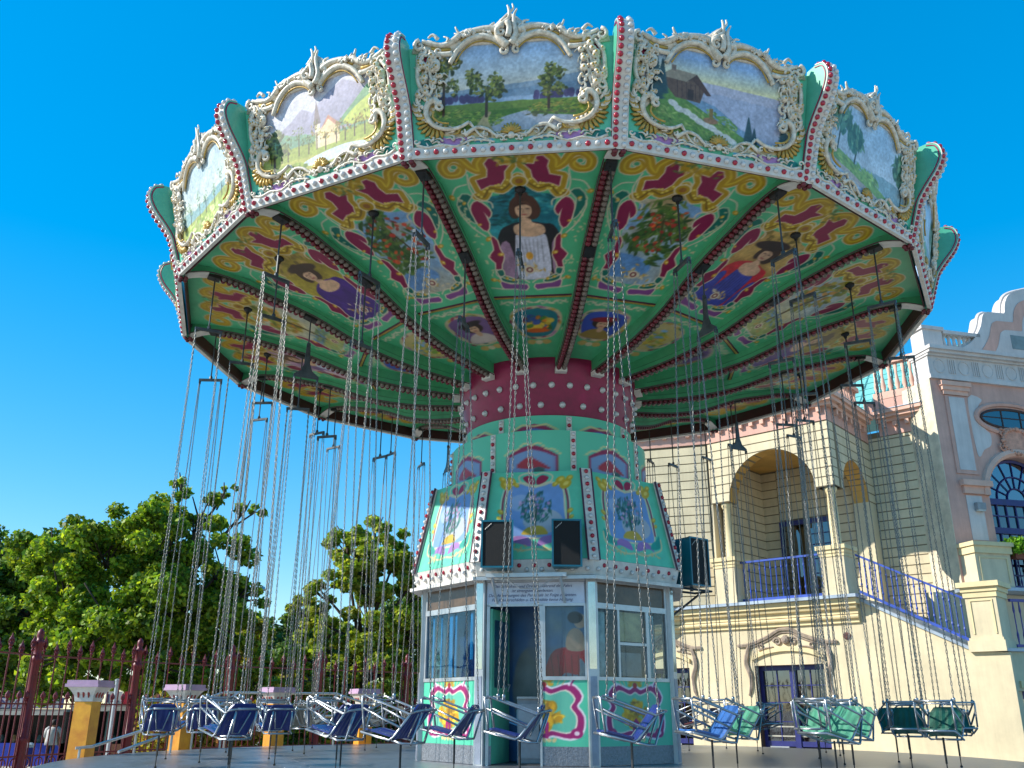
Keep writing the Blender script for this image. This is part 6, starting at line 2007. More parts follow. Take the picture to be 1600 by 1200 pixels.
# lower right: terrace wall with the dark glazed door
G0 = FF.p(3.30, 0, 0)
FG = Frame(G0[:2], dD[:2], nD[:2])
DG = (.10, 1.9, 2.02)
m = MB(); m.prism([(0.06, 0), (DG[0], 0), (DG[0], DG[2]), (DG[1], DG[2]), (DG[1], 0), (6, 0), (6, 2.82), (0.06, 2.82)], lambda a, b, d: FG.p(a, b, d), -.5, 0); m.build('terrace_wall', M_YEL, house)
hb_('terrace_coping', M_ZINC, [(FG, 0.0, 6, 2.825, 2.89, -2.4, .06)])
gd = hb_('door', M_NAVY, [(FG, DG[0], DG[0] + .16, .0, DG[2], -.36, -.22), (FG, DG[0] + .16, DG[1], DG[2] - .16, DG[2], -.36, -.22), (FG, DG[0] + .62, DG[0] + .7, 0, DG[2] - .16, -.36, -.23)] + [(FG, DG[0] + .16, DG[1], z, z + .04, -.35, -.24) for z in (.6, .98, 1.42)])
hb_('pane', glassmat('door_glass', (200, 206, 190), .18), [(FG, DG[0] + .16, DG[1], .05, DG[2] - .16, -.30, -.292)], gd)
m = MB()
for i in range(26):
    u = DG[0] + .1 + i * .065
    m.tube([FG.p(u, .05, -.42), FG.p(u, DG[2], -.42)], .04, 6)
m.build('curtain', mat('yellow_curtain', (196, 180, 60), .9, var=.15, scale=6), gd)
for z in (1.72, .72):
    m = MB(); m.lathe([(.03, -.03), (.035, .0), (.02, .03)], 8, FG.p(DG[0] + .06, z, -.2), (0, 0, 1)); m.build('hinge', M_ALU, gd)
hb_('lintel', M_YELB, [(FG, DG[0] + .12, DG[1] + .2, DG[2] + .06, DG[2] + .2, .001, .05)])
r2 = hb_('railing', mat('violet_iron', (90, 80, 150), .4), [(FG, .62, 4, 3.92, 3.98, -.36, -.29), (FG, .62, 4, 2.94, 3.0, -.35, -.30)])
for i in range(20):
    u = .7 + i * .165
    c = FG.p(u, 0, -.325)
    m = MB(); m.lathe([(.014, 3.0), (.03, 3.2), (.014, 3.28), (.014, 3.66), (.028, 3.72), (.014, 3.92)], 6, (c[0], c[1], 0)); m.build('baluster', mat('violet_iron', (90, 80, 150), .4), r2)
hb_('terrace_back_wall', M_YEL, [(FD, -.9, 7, 2.0, 4.37, -.3, -.01)])

# the two houses were laid out at 5/6 size; set them at their true size and distance
HK = 1.2
for t_ in (villa, house):
    b_ = t_.location.copy()
    t_.scale = (HK, HK, HK)
    t_.location = Vector((b_.x * HK, b_.y * HK, EYE + (b_.z - EYE) * HK))

# ------------------------------------------------------------------ planting
def leafmat(name, hue):
    if name in MATS: return MATS[name]
    m = bpy.data.materials.new(name); m.use_nodes = True
    nt = m.node_tree; nt.nodes.clear()
    o = nt.nodes.new('ShaderNodeOutputMaterial')
    a = nt.nodes.new('ShaderNodeVertexColor'); a.layer_name = 'Col'
    d = nt.nodes.new('ShaderNodeBsdfPrincipled'); d.inputs['Roughness'].default_value = .55; d.inputs['Specular IOR Level'].default_value = .35
    t = nt.nodes.new('ShaderNodeBsdfTranslucent')
    mx = nt.nodes.new('ShaderNodeMixShader'); mx.inputs[0].default_value = .42
    g = nt.nodes.new('ShaderNodeMixRGB'); g.blend_type = 'MULTIPLY'; g.inputs[0].default_value = 1.0; g.inputs[2].default_value = hue
    nt.links.new(a.outputs['Color'], d.inputs['Base Color']); nt.links.new(a.outputs['Color'], g.inputs[1]); nt.links.new(g.outputs[0], t.inputs['Color'])
    nt.links.new(d.outputs[0], mx.inputs[1]); nt.links.new(t.outputs[0], mx.inputs[2]); nt.links.new(mx.outputs[0], o.inputs['Surface'])
    MATS[name] = m
    return m
LEAF = leafmat('leaf', (1.5, 1.4, .6, 1))
BARK = mat('bark', (84, 70, 58), .9, var=.3, scale=5, bump=.6, bscale=14)
def leaves(rs, pts, nrm, size, cols, asp=.62):
    """one folded leaf (two quads) at each point; returns mesh with colours"""
    n = len(pts)
    a = rs.randn(n, 3); a /= np.linalg.norm(a, axis=1)[:, None]
    d = nrm * .5 + a; d /= np.linalg.norm(d, axis=1)[:, None]         # blade normal, loosely facing out
    b = np.cross(d, rs.randn(n, 3)); b /= np.linalg.norm(b, axis=1)[:, None] + 1e-9
    c = np.cross(d, b)
    s = size * (.6 + .8 * rs.rand(n))[:, None]
    v = np.stack([pts - b * s, pts + c * s * asp - b * s * .1, pts + b * s, pts - c * s * asp - b * s * .1], 1).reshape(-1, 3)
    f = np.arange(n * 4).reshape(n, 4)
    cols = np.asarray(cols, float)
    ci = cols[rs.randint(len(cols), size=n)] * (.75 + .5 * rs.rand(n))[:, None]
    col = np.ones((n, 4, 4), np.float32); col[:, :, :3] = np.clip(s2l(np.clip(ci, 0, 255)), 0, 1)[:, None, :]
    return v, f, col.reshape(-1, 4)
def leaf_obj(name, v, f, col, parent, off):
    me = bpy.data.meshes.new(name)
    me.from_pydata((v - np.array(off)).tolist(), [], f.tolist())
    ca = me.color_attributes.new('Col', 'FLOAT_COLOR', 'POINT'); ca.data.foreach_set('color', col.ravel())
    return obj(name, me, LEAF, parent)
def tree(name, label, base, top, lumps, nleaf, cols, seed, size=.13, trunk_r=.2, group='trees behind the fence', sprigs=0):
    """lumps: (x,y,z,r) foliage masses relative to the base"""
    rs = np.random.RandomState(seed)
    t = thing(name, label, 'tree', base, 0, group)
    B = np.array(base, float)
    m = MB()
    fork = Vector((0, 0, top * .32))
    m.tube([(0, 0, -.1), (0.03, 0.02, top * .15), fork], [trunk_r * 1.25, trunk_r, trunk_r * .8], 8)
    clumps = []
    for (x, y, z, r) in lumps:
        e = Vector((x, y, z))
        mid = fork.lerp(e, .5) + Vector((rs.randn() * .15, rs.randn() * .15, .1 * top * rs.rand()))
        m.tube([fork, mid, e, e + Vector((rs.randn() * .3 * r, rs.randn() * .3 * r, r * .7))], [trunk_r * .5, trunk_r * .3, trunk_r * .16, .02], 6)
        k = max(5, int(10 * r * r))
        for q in range(k):
            d = rs.randn(3); d /= np.linalg.norm(d)
            rad = r * (.40 + .72 * rs.rand())
            c = np.array((x, y, z)) + d * rad * np.array((1, 1, .85))
            clumps.append((c, r * (.2 + .22 * rs.rand()), d, rad / r))
            if q % 2 == 0:
                m.tube([e.lerp(fork, .1), Vector(c) * .6 + e * .4, Vector(c)], [trunk_r * .13, .03, .012], 4)
    m.build('trunk', BARK, t, world=False, smooth=True)
    w = np.array([c[1] ** 2 for c in clumps]); w /= w.sum()
    pick = rs.choice(len(clumps), nleaf, p=w)
    cc = np.array([c[0] for c in clumps])[pick]; cr = np.array([c[1] for c in clumps])[pick]
    d = rs.randn(nleaf, 3); d /= np.linalg.norm(d, axis=1)[:, None]
    rad = rs.rand(nleaf) ** .45
    pts = cc + d * (rad * cr)[:, None] * np.array((1, 1, .75))
    shade = rs.rand(len(clumps))[pick]
    v, f, col = leaves(rs, pts, d + np.array((0, 0, .5)), size, cols)
    k = np.repeat(.8 + .4 * shade, 4)
    col[:, :3] *= k[:, None]
    leaf_obj('crown', v, f, col, t, (0, 0, 0))
    return t
GREEN1 = [(100, 130, 36), (126, 154, 42), (80, 110, 34), (150, 166, 50)]
GREEN2 = [(130, 152, 46), (154, 172, 54), (104, 130, 44), (172, 172, 66)]
GREEN3 = [(84, 116, 52), (104, 134, 64), (72, 98, 48)]
GOLDL = [(150, 140, 50), (128, 128, 46), (172, 150, 60), (110, 118, 44)]
tree('maple_tree', 'tall loose maple with sprigs above its rounded crown, left of the ride', (-11.6, 30, -.35), 9.5,
     [(1.2, 0, 7.9, 1.0), (.0, -.3, 7.0, 1.5), (2.2, -.2, 6.2, 1.1), (-1.8, 0, 6.6, 1.5), (1.0, -.8, 5.2, 1.6), (-2.8, -.5, 5.4, 1.5), (-.8, -1.0, 4.4, 1.6), (2.3, .3, 4.6, 1.1), (-2.6, -.6, 3.4, 1.3), (.6, -.6, 3.2, 1.4), (2.2, 0, 3.2, .9), (.5, 0, 9.0, .6), (1.9, .2, 8.8, .55), (2.7, .1, 8.2, .5), (-1.0, .2, 7.9, 1.0), (-3.4, 0, 6.6, 1.2), (3.0, 0, 5.4, .9)], 62000, GREEN1, 1, .088, .24)
tree('broad_tree', 'broad dark green tree with a low even top, at the left edge', (-18.2, 33, -.5), 8.9,
     [(0, 0, 7.2, 1.6), (-2.2, .3, 7.0, 1.6), (2.2, .2, 7.3, 1.4), (3.9, .4, 7.1, 1.2), (-1.0, -.6, 5.4, 1.9), (1.6, -.6, 5.4, 1.8), (3.8, 0, 5.4, 1.4), (-3.2, 0, 5.2, 1.6), (.2, -.8, 3.6, 1.7), (2.8, -.5, 3.5, 1.5), (-2.6, -.6, 3.4, 1.6), (4.6, .2, 3.6, 1.3)], 46000, GREEN3 + GREEN1, 2, .10, .3)
tree('locust_tree', 'slim light green tree with an airy top, left of the booth', (-5.2, 34, -.5), 9.4,
     [(.1, 0, 8.3, .9), (-.9, .1, 7.3, 1.0), (.9, 0, 7.4, 1.1), (0, -.4, 6.2, 1.2), (1.5, 0, 6.0, 1.2), (-1.7, .2, 6.1, .8), (.2, -.5, 4.8, 1.3), (1.8, -.2, 4.5, 1.3), (-1.4, -.3, 4.6, 1.0), (.6, -.6, 3.3, 1.3), (-1.2, -.2, 3.2, 1.0), (2.4, 0, 3.0, 1.2), (-1.0, 0, 8.0, .8), (1.9, 0, 7.0, 1.0), (-.4, -.3, 7.0, 1.1), (-2.0, 0, 5.2, .9), (-2.2, 0, 3.8, 1.0)], 48000, GREEN2, 3, .088, .2)
tree('dark_tree', 'dark green tree behind the airy one, beside the booth', (-3.0, 38, -.5), 8.6,
     [(0, 0, 6.6, 1.5), (1.4, 0, 6.2, 1.4), (-.6, -.4, 5.0, 1.6), (1.6, -.4, 4.4, 1.6), (-.4, -.6, 3.0, 1.6), (2.0, -.4, 2.7, 1.5)], 22000, GREEN3, 4, .11, .24)
tree('round_tree', 'round grey green tree far behind, seen between the two lit trees', (-11.2, 50, -.5), 7.8,
     [(0, 0, 6.0, 1.6), (-1.6, 0, 5.4, 1.4), (1.6, 0, 5.3, 1.5), (0, -.6, 4.2, 1.8), (-2.6, 0, 3.8, 1.5), (2.6, 0, 3.7, 1.6), (0, -.6, 2.2, 1.9), (-3.4, 0, 2.2, 1.6), (3.2, 0, 2.0, 1.6)], 24000, GREEN3 + [(96, 110, 76)], 5, .13, .24)
tree('yellowing_tree', 'low yellowing tree behind the fence, right of the maple', (-9.6, 33, -.5), 5.6,
     [(0, 0, 4.3, 1.0), (-1.2, 0, 3.8, 1.0), (.9, -.1, 3.4, .9), (-.4, -.4, 2.8, 1.1), (-1.8, -.2, 2.4, .9), (.8, -.3, 2.0, .9)], 18000, GOLDL + GREEN2, 6, .09, .14)
tree('small_tree', 'small yellow green tree behind the fence, nearest the booth', (-7.4, 31.5, -.5), 4.0,
     [(0, 0, 2.9, .9), (-1.1, 0, 2.4, .9), (1.1, 0, 2.5, .9), (.2, -.3, 1.6, 1.0), (-1.6, 0, 1.4, .8), (1.8, -.1, 1.4, .9)], 14000, GREEN2 + GOLDL, 7, .085, .12)
tree('far_tree', 'tall dark tree far behind at the left edge', (-27.5, 44, -.5), 10.0,
     [(0, 0, 8.0, 2.0), (2.6, 0, 7.6, 2.0), (-2, 0, 6.4, 2.2), (2, -.5, 5.2, 2.4), (4.6, 0, 5.6, 1.8), (0, -.5, 3.4, 2.4), (4.2, 0, 3.2, 2.0)], 16000, GREEN3, 8, .16, .3)
tree('spreading_tree', 'leafy tree filling the gap behind the yellow columns', (-14.0, 42, -.5), 7.0,
     [(0, 0, 5.4, 1.5), (2.0, 0, 5.0, 1.5), (-2, 0, 4.8, 1.5), (0, -.4, 3.4, 1.7), (2.6, -.2, 3.0, 1.5), (-2.6, -.2, 3.0, 1.5)], 14000, GREEN1 + GREEN3, 9, .13, .2)
def shrub(name, label, base, sx, h, n, cols, seed, size=.09, group='shrubs along the fence'):
    rs = np.random.RandomState(seed)
    t = thing(name, label, 'shrub', base, 0, group)
    m = MB()
    for q in range(9):
        m.tube([(rs.randn() * .1, rs.randn() * .1, -.05), (rs.randn() * sx * .35, rs.randn() * .25, h * .5), (rs.randn() * sx * .6, rs.randn() * .4, h * .85)], [.03, .02, .008], 4)
    m.build('stem', BARK, t, world=False)
    k = int(14 * sx)
    cc = np.stack([rs.uniform(-sx, sx, k), rs.randn(k) * .3, h * (.35 + .45 * rs.rand(k))], 1)
    cc[:, 2] *= np.sqrt(np.clip(1.1 - (cc[:, 0] / (sx * 1.15)) ** 2, .1, 1))
    pk = rs.randint(k, size=n); d = rs.randn(n, 3); d /= np.linalg.norm(d, axis=1)[:, None]
    pts = cc[pk] + d * (.3 * h * rs.rand(n) ** .5)[:, None]
    pts[:, 2] = np.maximum(pts[:, 2], .03)
    v, f, col = leaves(rs, pts, d + np.array((0, 0, .5)), size, cols)
    leaf_obj('foliage', v, f, col, t, (0, 0, 0))
shrub('shrub', 'yellow brown shrub behind the fence near the second yellow column', (-8.6, 27.2, -.02), 1.6, 2.1, 5200, GOLDL + [(150, 110, 60)], 21)
shrub('shrub', 'green shrub behind the fence, at the foot of the small tree', (-5.6, 29.6, -.25), 1.6, 1.9, 4600, GREEN2 + GREEN3, 22)
shrub('shrub', 'dark green shrub behind the fence, left of the booth', (-3.2, 31.5, -.3), 1.8, 2.3, 5200, GREEN3, 23)
# potted plant on the balcony
fl = thing('balcony_plant', 'bushy bright green plant in a box on the balcony railing', 'plant', FD.p(1.75, 5.2, .42))
m = MB(); m.fbox(FD, 1.25, 2.4, 5.2, 5.36, .36, .54); m.build('planter', mat('terracotta', (140, 80, 60), .8), fl)
rs = np.random.RandomState(30); n = 2600
pts = np.stack([rs.uniform(1.2, 2.4, n), 5.3 + .42 * rs.rand(n) ** .7, .45 + .14 * rs.randn(n)], 1)
pts = np.array([FD.p(u, z, d) for u, z, d in pts]); dd = rs.randn(n, 3); dd /= np.linalg.norm(dd, axis=1)[:, None]
v, f, col = leaves(rs, pts, dd, .05, [(110, 160, 40), (140, 180, 60), (84, 130, 36)])
leaf_obj('foliage', v, f, col, fl, fl.location)
b_ = fl.location.copy(); fl.scale = (HK, HK, HK); fl.location = Vector((b_.x * HK, b_.y * HK, EYE + (b_.z - EYE) * HK))

# ------------------------------------------------------------------ red iron fence
FP = [(-10.9, 17.6), (-10.32, 20.68), (-9.23, 23.54), (-7.58, 25.86), (-5.55, 27.73), (-3.25, 29.88), (-.9, 31.9)]
M_FRED = mat('oxide_red_iron', (112, 18, 28), .42, var=.18, scale=6, dirt=(90, 22, 28))
fence = thing('iron_fence', 'tall dark red wrought iron fence with finials and round posts', 'fence', (FP[2][0], FP[2][1], 0))
pm_ = MB(); pm_.lathe([(.13, 0), (.13, .3), (.105, .34), (.105, .9), (.12, .92), (.12, 1.0), (.1, 1.02), (.085, 2.5), (.12, 2.55), (.12, 2.62), (.085, 2.66), (.085, 2.86), (.12, 2.9), (.12, 2.97), (.06, 3.0), (.075, 3.08), (.07, 3.17), (.02, 3.24)], 12)
POSTM = pm_.mesh('fence_post', smooth=True); POSTM.materials.append(M_FRED)
def picket(h, fin):
    m = MB()
    m.lathe([(.016, .28), (.016, h)], 6)
    if fin:
        m.lathe([(.016, h), (.04, h + .03), (.02, h + .06), (.05, h + .1), (.03, h + .16), (.055, h + .2), (.02, h + .28), (.006, h + .34)], 6)
        for sg in (-1, 1):
            m.tube([(0, sg * .015, h + .1), (0, sg * .07, h + .15), (0, sg * .05, h + .21)], .014, 4)
            m.tube([(sg * .015, 0, h + .1), (sg * .07, 0, h + .15), (sg * .05, 0, h + .21)], .014, 4)
    else:
        m.lathe([(.016, h), (.035, h + .03), (.02, h + .05), (.055, h + .1), (.05, h + .15), (.01, h + .22)], 6)
    me = m.mesh('picket'); me.materials.append(M_FRED)
    return me
PK = [picket(2.75, True), picket(2.62, True), picket(1.72, False)]
ringm = MB(); ringm.tube([(.1 * math.cos(2 * math.pi * q / 14), 0, .1 * math.sin(2 * math.pi * q / 14)) for q in range(14)], .014, 5, closed=True); RINGM = ringm.mesh('ring'); RINGM.materials.append(M_FRED)
for x, y in FP:
    obj('fence_post', POSTM, None, fence, (x - FP[2][0], y - FP[2][1], 0))
for i in range(len(FP) - 1):
    a, b = Vector(FP[i] + (0,)), Vector(FP[i + 1] + (0,))
    d = (b - a); L = d.length; ang = math.atan2(d.y, d.x)
    fr = Frame(a[:2], d[:2], (-d.y, d.x))
    for z in (.34, .62, 1.66, 2.66):
        m = MB(); m.fbox(fr, .08, L - .08, z, z + .035, -.018, .018); m.build('fence_rail', M_FRED, fence)
    n = int(L / .33)
    for q in range(n):
        u = (q + .5) * L / n
        p = Vector(fr.p(u, 0, 0)) - fence.location
        o = obj('picket', PK[q % 2], None, fence, p); o.rotation_euler = (0, 0, ang)
        p2 = Vector(fr.p(min(u + L / n / 2, L - .12), 0, 0)) - fence.location
        o = obj('picket', PK[2], None, fence, p2); o.rotation_euler = (0, 0, ang)
        if i < 3:
            o = obj('ring', RINGM, None, fence, Vector(fr.p(u, .497, 0)) - fence.location); o.rotation_euler = (0, 0, ang)

# ------------------------------------------------------------------ yellow columns round the platform
M_OCR = mat('marbled_ochre', (232, 170, 40), .5, var=.25, scale=2.2, dirt=(196, 110, 30))
M_LILT = mat('lilac_trim', (196, 160, 186), .6, var=.1)
cols_ = [(-7.14, 16.3, 'nearest the left edge'), (-6.44, 19.0, 'second from the left'), (-5.1, 21.0, 'third from the left'), (-3.38, 22.3, 'rightmost, close to the booth')]
c0 = None
for i, (x, y, w) in enumerate(cols_):
    a = math.atan2(y - CY, x - CX)
    t = thing('marbled_column', 'square marbled ochre column with painted capital, ' + w, 'column', (x, y, 0), a, 'ochre columns around the platform')
    if i == 0:
        m = MB(); m.prism([(-.15, -.15), (.15, -.15), (.15, .15), (-.15, .15)], lambda p, q, h: (p * (1.06 if h < .5 else 1), q * (1.06 if h < .5 else 1), h), 0, 1.70); S = m.mesh('shaft'); S.materials.append(M_OCR)
        m = MB()
        vs = []
        for z, r in ((1.702, .155), (1.8, .17), (1.88, .22), (1.93, .26)):
            vs += [(-r, -r, z), (r, -r, z), (r, r, z), (-r, r, z)]
        fs = [(3, 2, 1, 0), (12, 13, 14, 15)]
        for q in range(3):
            for e in range(4):
                fs.append((q * 4 + e, q * 4 + (e + 1) % 4, q * 4 + 4 + (e + 1) % 4, q * 4 + 4 + e))
        m.add(vs, fs); K = m.mesh('capital'); K.materials.append(M_WHITE)
        m = MB(); m.box(-.29, .29, -.29, .29, 1.932, 1.98); m.box(-.27, .27, -.27, .27, 1.98, 2.04); T = m.mesh('abacus'); T.materials.append(M_LILT)
        m = MB()
        for sgx, sgy in ((1, 0), (-1, 0), (0, 1), (0, -1)):
            for o_ in (-.09, 0, .09):
                c = (sgx * .178 + (o_ if sgy else 0), sgy * .178 + (o_ if sgx else 0), 1.82)
                m.lathe([(.008, -.06), (.03, .02), (.02, .05)], 5, c)
        U = m.mesh('leaf_tips'); U.materials.append(mat('brick_red', (170, 60, 50), .6))
    for nm, me in (('shaft', S), ('capital', K), ('abacus', T)):
        obj(nm, me, None, t)
    stuff(obj('leaf_tips', U, None, t))

# ------------------------------------------------------------------ steel railings on the far side and at the steps
def rail_thing(label, paths, posts):
    t = thing('handrail', label, 'handrail', paths[0][0], 0, 'steel handrails at the platform')
    for p in paths:
        m = MB(); m.tube(p, .025, 6); m.build('rail', M_ALU, t)
    for p, z0 in posts:
        m = MB(); m.tube([p, (p[0], p[1], z0)], .022, 6); m.build('post', M_ALU, t)
rail_thing('low steel handrail of the steps, running down beside the first ochre column', [[(-7.1, 16.0, .98), (-6.9, 16.15, 1.0), (-6.45, 17.6, 1.28), (-6.2, 19.0, 1.7), (-6.1, 20.3, 1.91)]], [((-7.05, 16.05, .98), .1), ((-6.6, 17.2, 1.2), .1), ((-6.2, 19.0, 1.7), .1)])
rail_thing('second steel handrail of the steps, farther from the column', [[(-6.35, 15.9, .93), (-6.0, 17.3, 1.2), (-5.75, 18.8, 1.6), (-5.65, 19.9, 1.9)]], [((-6.0, 17.3, 1.2), PLAT_Z), ((-5.7, 19.2, 1.7), PLAT_Z)])
rail_thing('level steel guard rail at the back edge of the platform', [[(-6.1, 20.45, 1.92), (-5.0, 20.95, 1.92), (-3.9, 21.5, 1.92), (-3.2, 21.75, 1.7)], [(-5.9, 20.55, 1.45), (-3.9, 21.5, 1.45)]], [((-6.0, 20.5, 1.92), .1), ((-5.0, 20.95, 1.92), PLAT_Z), ((-3.9, 21.5, 1.92), PLAT_Z)])
t = thing('steel_post', 'slim grey steel post standing by the fence behind the first column', 'post', (-10.08, 24.6, 0))
m = MB(); m.tube([(-10.08, 24.6, 0), (-10.1, 24.6, 2.25)], .06, 8); m.build('pole', M_ALU, t)
m = MB(); m.lathe([(.07, 2.25), (.07, 2.29), (.02, 2.31)], 8, (-10.1, 24.6, 0)); m.build('pole_cap', M_ALU, t)

# street lamp
t = thing('street_lamp', 'grey concrete lamp post with curved arm, between the trees', 'street lamp', (-10.26, 36, -.55))
m = MB(); m.tube([(-10.26, 36, -.55), (-10.28, 36, 3), (-10.31, 36, 6.2)], [.12, .1, .08], 8); m.build('pole', mat('concrete_pole', (150, 140, 128), .8), t)
m = MB(); m.tube([(-10.28, 36, 5.3), (-10.2, 36, 5.7), (-10.0, 36, 5.95), (-9.75, 36, 6.0)], .03, 6); m.tube([(-10.28 + .25 * math.cos(q * .45), 36, 5.35 + .25 * math.sin(q * .45)) for q in range(14)], .02, 5); m.build('arm', M_DSTEEL, t)
m = MB(); m.lathe([(.03, .12), (.12, .08), (.2, -.02), (.16, -.06)], 10, (-9.7, 36, 5.98)); m.build('lamp_head', M_ALU, t)

# ------------------------------------------------------------------ street beyond the fence: stalls, signs, a walker
def stall(label, x0, x1, y, z0, z1, wallc, awn, sign=None, fill=None):
    t = thing('market_stall', label, 'stall', ((x0 + x1) / 2, y, z0), 0, 'stalls on the street beyond the fence')
    fr = Frame((x0, y), (1, 0), (0, -1)); w = x1 - x0
    m = MB(); m.fbox(fr, 0, w, z0, z1, -2.0, -1.5); m.fbox(fr, 0, .08, z0, z1, -1.5, 0); m.fbox(fr, w - .08, w, z0, z1, -1.5, 0); m.build('body', wallc, t)
    m = MB(); m.fbox(fr, 0, w, z0, z0 + .85, -.4, 0); m.build('counter', fill or wallc, t)
    m = MB(); m.fbox(fr, -.1, w + .1, z1, z1 + .1, -2.1, .3); m.build('roof', awn, t)
    m = MB(); m.fbox(fr, 0, w, z1 - .12, z1 + .02, .31, .34); m.build('fascia', mat('stall_fascia', (196, 196, 190), .6), t)
    if sign:
        m = MB(); m.fbox(fr, .1, w - .1, z1 + .12, z1 + .52, .2, .25); so = m.build('sign', mat('sign_violet', (80, 74, 140), .5), t)
        n = len(sign)
        for i, ch in enumerate(sign):
            m = MB(); m.fbox(fr, .2 + i * (w - .4) / n, .2 + (i + .85) * (w - .4) / n, z1 + .15, z1 + .49, .251, .26); m.build('sign_tile', mat('tile_white', (206, 206, 214), .5), so)
            cu = bpy.data.curves.new('letter', 'FONT'); cu.body = ch; cu.size = .4; cu.align_x = 'CENTER'; cu.extrude = .005
            tmp = bpy.data.objects.new('tmp', cu); COL.objects.link(tmp)
            dg = bpy.context.evaluated_depsgraph_get(); me = bpy.data.meshes.new_from_object(tmp.evaluated_get(dg)); bpy.data.objects.remove(tmp); me.name = 'letter'; me.materials.clear()
            o = obj('letter', me, mat('sign_violet', (80, 74, 140), .5), so)
            o.matrix_local = Matrix.Translation(Vector(fr.p(.2 + (i + .42) * (w - .4) / n, z1 + .18, .268)) - wloc(so)) @ Matrix.Rotation(math.pi / 2, 4, 'X')
    for i in range(int(w / .5)):
        m = MB(); c = fr.p(.3 + i * .5, 0, -.2); m.lathe([(.08, z0 + .852), (.12, z0 + 1.0), (.05, z0 + 1.15)], 7, (c[0], c[1], 0)); m.build('goods', [mat('goods_a', (60, 90, 90), .6), mat('goods_b', (150, 120, 70), .6), mat('goods_c', (120, 50, 40), .6)][i % 3], t)
ST = mat('stall_grey', (90, 88, 84), .8, var=.2); AW = mat('stall_roof', (150, 150, 146), .7)
stall('long grey market stall with violet and white letter tiles on its roof', -20.2, -17.4, 38, -.55, 1.45, ST, AW, 'MARKT', mat('blue_crates', (30, 60, 190), .5))
stall('dark open market stall behind the walker', -17.3, -15.7, 38.4, -.55, 1.6, mat('stall_dark', (54, 52, 50), .8), AW)
stall('teal and brown market stall behind the first ochre column', -15.6, -13.3, 37.5, -.55, 1.62, mat('stall_teal', (60, 104, 104), .7), AW, None, mat('stall_brown', (130, 84, 62), .7))
def banner(name, label, x, y, z0, z1, w, c1, mark=None):
    t = thing(name, label, 'sign', (x, y, -.55), 0)
    m = MB(); m.box(x - w / 2, x + w / 2, y - .02, y + .02, z0, z1); b = m.build('board', c1, t)
    m = MB(); m.tube([(x, y + .05, -.55), (x, y + .05, z1)], .04, 6); m.build('pole', M_ALU, t)
    if mark:
        for (a, b_, c, d, mt) in mark:
            mm = MB(); mm.box(x + a * w, x + b_ * w, y - .03, y - .022, z0 + c * (z1 - z0), z0 + d * (z1 - z0)); mm.build('print', mt, b)
M_RSIGN = mat('sign_red', (196, 30, 60), .5); M_WSIGN = mat('sign_paper', (226, 226, 226), .6); M_YSIGN = mat('sign_yellow', (226, 206, 40), .5); M_LSIGN = mat('sign_lime', (170, 206, 60), .6); M_KSIGN = mat('sign_ink', (60, 60, 110), .6)
banner('roof_sign', 'white sign with dark letters, left half of the pair over the teal stall', -15.25, 37.0, 1.7, 2.2, .62, M_WSIGN, [(-.35, -.27, .2, .8, M_KSIGN), (-.1, -.02, .2, .8, M_KSIGN), (.15, .35, .2, .35, M_KSIGN)])
banner('roof_sign', 'red sign with a white blot, right half of the pair over the teal stall', -14.45, 37.0, 1.7, 2.2, .8, M_RSIGN, [(-.3, 0, .2, .6, M_WSIGN)])
banner('advert_board', 'lime and yellow advert board standing right of the walker', -16.0, 36.2, .3, 1.45, .5, M_LSIGN, [(-.4, .4, .05, .35, M_YSIGN), (-.4, .4, .42, .7, M_WSIGN)])
banner('advert_board', 'tall yellow advert board behind the second fence post', -13.0, 34.2, .35, 1.5, .5, M_YSIGN, [(-.3, .3, .08, .22, M_WSIGN)])
banner('advert_board', 'green and yellow advert board beside the tall yellow one', -12.3, 34.4, .4, 1.35, .6, M_LSIGN, [(-.4, .4, .1, .3, M_YSIGN), (-.1, .1, .5, .9, mat('sign_green', (60, 150, 60), .6))])
# litter bin, blue
t = thing('blue_bin', 'small blue litter bin left of the walker', 'bin', (-17.5, 35.6, -.55))
m = MB(); m.lathe([(.16, -.55), (.2, .2), (.21, .24)], 10, (-17.5, 35.6, 0)); m.build('bin_body', mat('bin_blue', (20, 40, 140), .5), t)
m = MB(); m.lathe([(.22, .24), (.2, .34), (.1, .4)], 10, (-17.5, 35.6, 0)); m.build('bin_lid', mat('bin_lid', (190, 200, 206), .5), t)
# a lawn strip under the trees
m = MB(); m.add([(-30, 38.8, -.535), (-8, 38.8, -.535), (4, 44, -.535), (4, 80, -.535), (-30, 80, -.535)], [(0, 1, 2, 3, 4)])
m = MB()
vs = []
for i in range(9):
    x = -12.5 + i * 1.6
    vs += [(x, 29.5 + 2.2 * (i / 8) * 1.6 + 1.0, -.2), (x, 36.5, -.53)]
lawn = MB(); lawn.add([(-13.5, 33.2, -.30), (-2, 35.6, -.42), (-2, 37.9, -.53), (-13.5, 37.9, -.53)], [(0, 1, 2, 3)])

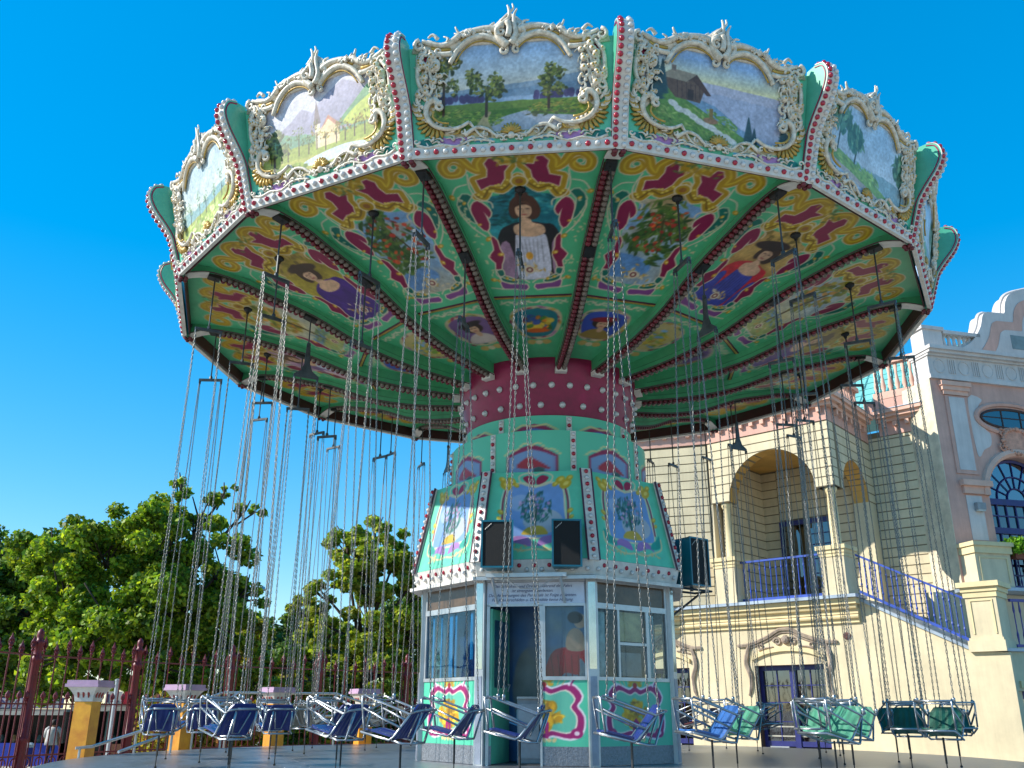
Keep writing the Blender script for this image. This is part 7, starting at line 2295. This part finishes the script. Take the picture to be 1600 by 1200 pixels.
def person(x, y, z, rz):
    """walker seen from behind: one continuous figure grown from a joint skeleton"""
    t = thing('person', 'person in a loose white shirt and dark trousers walking beyond the fence', 'person', (x, y, z), rz)
    J = {'pel': (0, 0, .93), 'waist': (0, 0, 1.08), 'chest': (0, 0, 1.3), 'neck': (0, .02, 1.47), 'head': (0, .03, 1.6), 'crown': (0, .03, 1.68),
         'sl': (-.17, 0, 1.41), 'el': (-.25, .02, 1.14), 'wl': (-.24, .12, .92), 'hl': (-.235, .16, .83), 'sr': (.17, 0, 1.41), 'er': (.25, -.04, 1.14), 'wr': (.26, .0, .90), 'hr': (.26, .03, .81),
         'pl': (-.09, 0, .9), 'kl': (-.1, .1, .5), 'al': (-.1, -.02, .09), 'tl': (-.11, .15, .04), 'pr': (.09, 0, .9), 'kr': (.1, .0, .5), 'ar': (.1, -.22, .12), 'tr': (.11, -.1, .04)}
    Rr = {'pel': .15, 'waist': .13, 'chest': .16, 'neck': .055, 'head': .095, 'crown': .08, 'sl': .075, 'el': .05, 'wl': .035, 'hl': .035, 'sr': .075, 'er': .05, 'wr': .035, 'hr': .035, 'pl': .1, 'kl': .065, 'al': .045, 'tl': .04, 'pr': .1, 'kr': .065, 'ar': .045, 'tr': .04}
    E = [('pel', 'waist'), ('waist', 'chest'), ('chest', 'neck'), ('neck', 'head'), ('head', 'crown'), ('chest', 'sl'), ('sl', 'el'), ('el', 'wl'), ('wl', 'hl'), ('chest', 'sr'), ('sr', 'er'), ('er', 'wr'), ('wr', 'hr'), ('pel', 'pl'), ('pl', 'kl'), ('kl', 'al'), ('al', 'tl'), ('pel', 'pr'), ('pr', 'kr'), ('kr', 'ar'), ('ar', 'tr')]
    ks = list(J)
    me = bpy.data.meshes.new('body'); me.from_pydata([J[k] for k in ks], [(ks.index(a), ks.index(b)) for a, b in E], [])
    o = bpy.data.objects.new('tmp_body', me); COL.objects.link(o)
    md = o.modifiers.new('skin', 'SKIN'); md.use_smooth_shade = True
    for i, k in enumerate(ks):
        me.skin_vertices[0].data[i].radius = (Rr[k], Rr[k] * .85)
    me.skin_vertices[0].data[0].use_root = True
    sb = o.modifiers.new('sub', 'SUBSURF'); sb.levels = 1; sb.render_levels = 1
    dg = bpy.context.evaluated_depsgraph_get(); em = bpy.data.meshes.new_from_object(o.evaluated_get(dg)); bpy.data.objects.remove(o)
    em.name = 'body'
    em.materials.clear()
    for mm_ in (mat('skin_tone', (150, 108, 84), .6), mat('dark_trousers', (40, 46, 56), .8)):
        em.materials.append(mm_)
    for p in em.polygons:
        p.material_index = 1 if (p.center.z < .95 and abs(p.center.x) < .2 and p.center.z > .06) else 0
    obj('body', em, None, t)
    m = MB()
    for sg in (-1, 1):
        m.tube([(sg * .12, 0, 1.43), (sg * .19, 0, 1.38), (sg * .255, .0, 1.12)], [.1, .1, .085], 8)
    m.lathe([(.24, .86), (.225, 1.0), (.215, 1.2), (.21, 1.36), (.13, 1.46), (.07, 1.48)], 12)
    s_ = m.build('shirt', mat('white_shirt', (206, 206, 206), .8), t, world=False, smooth=True)
    s_.scale = (1, .72, 1)
    m = MB(); m.lathe([(.1, 1.55), (.112, 1.62), (.1, 1.7), (.05, 1.745)], 10, (0, .015, 0)); m.build('hair', mat('dark_hair', (34, 28, 26), .7), t, world=False, smooth=True)
person(-16.9, 36, -.55, R_(8))
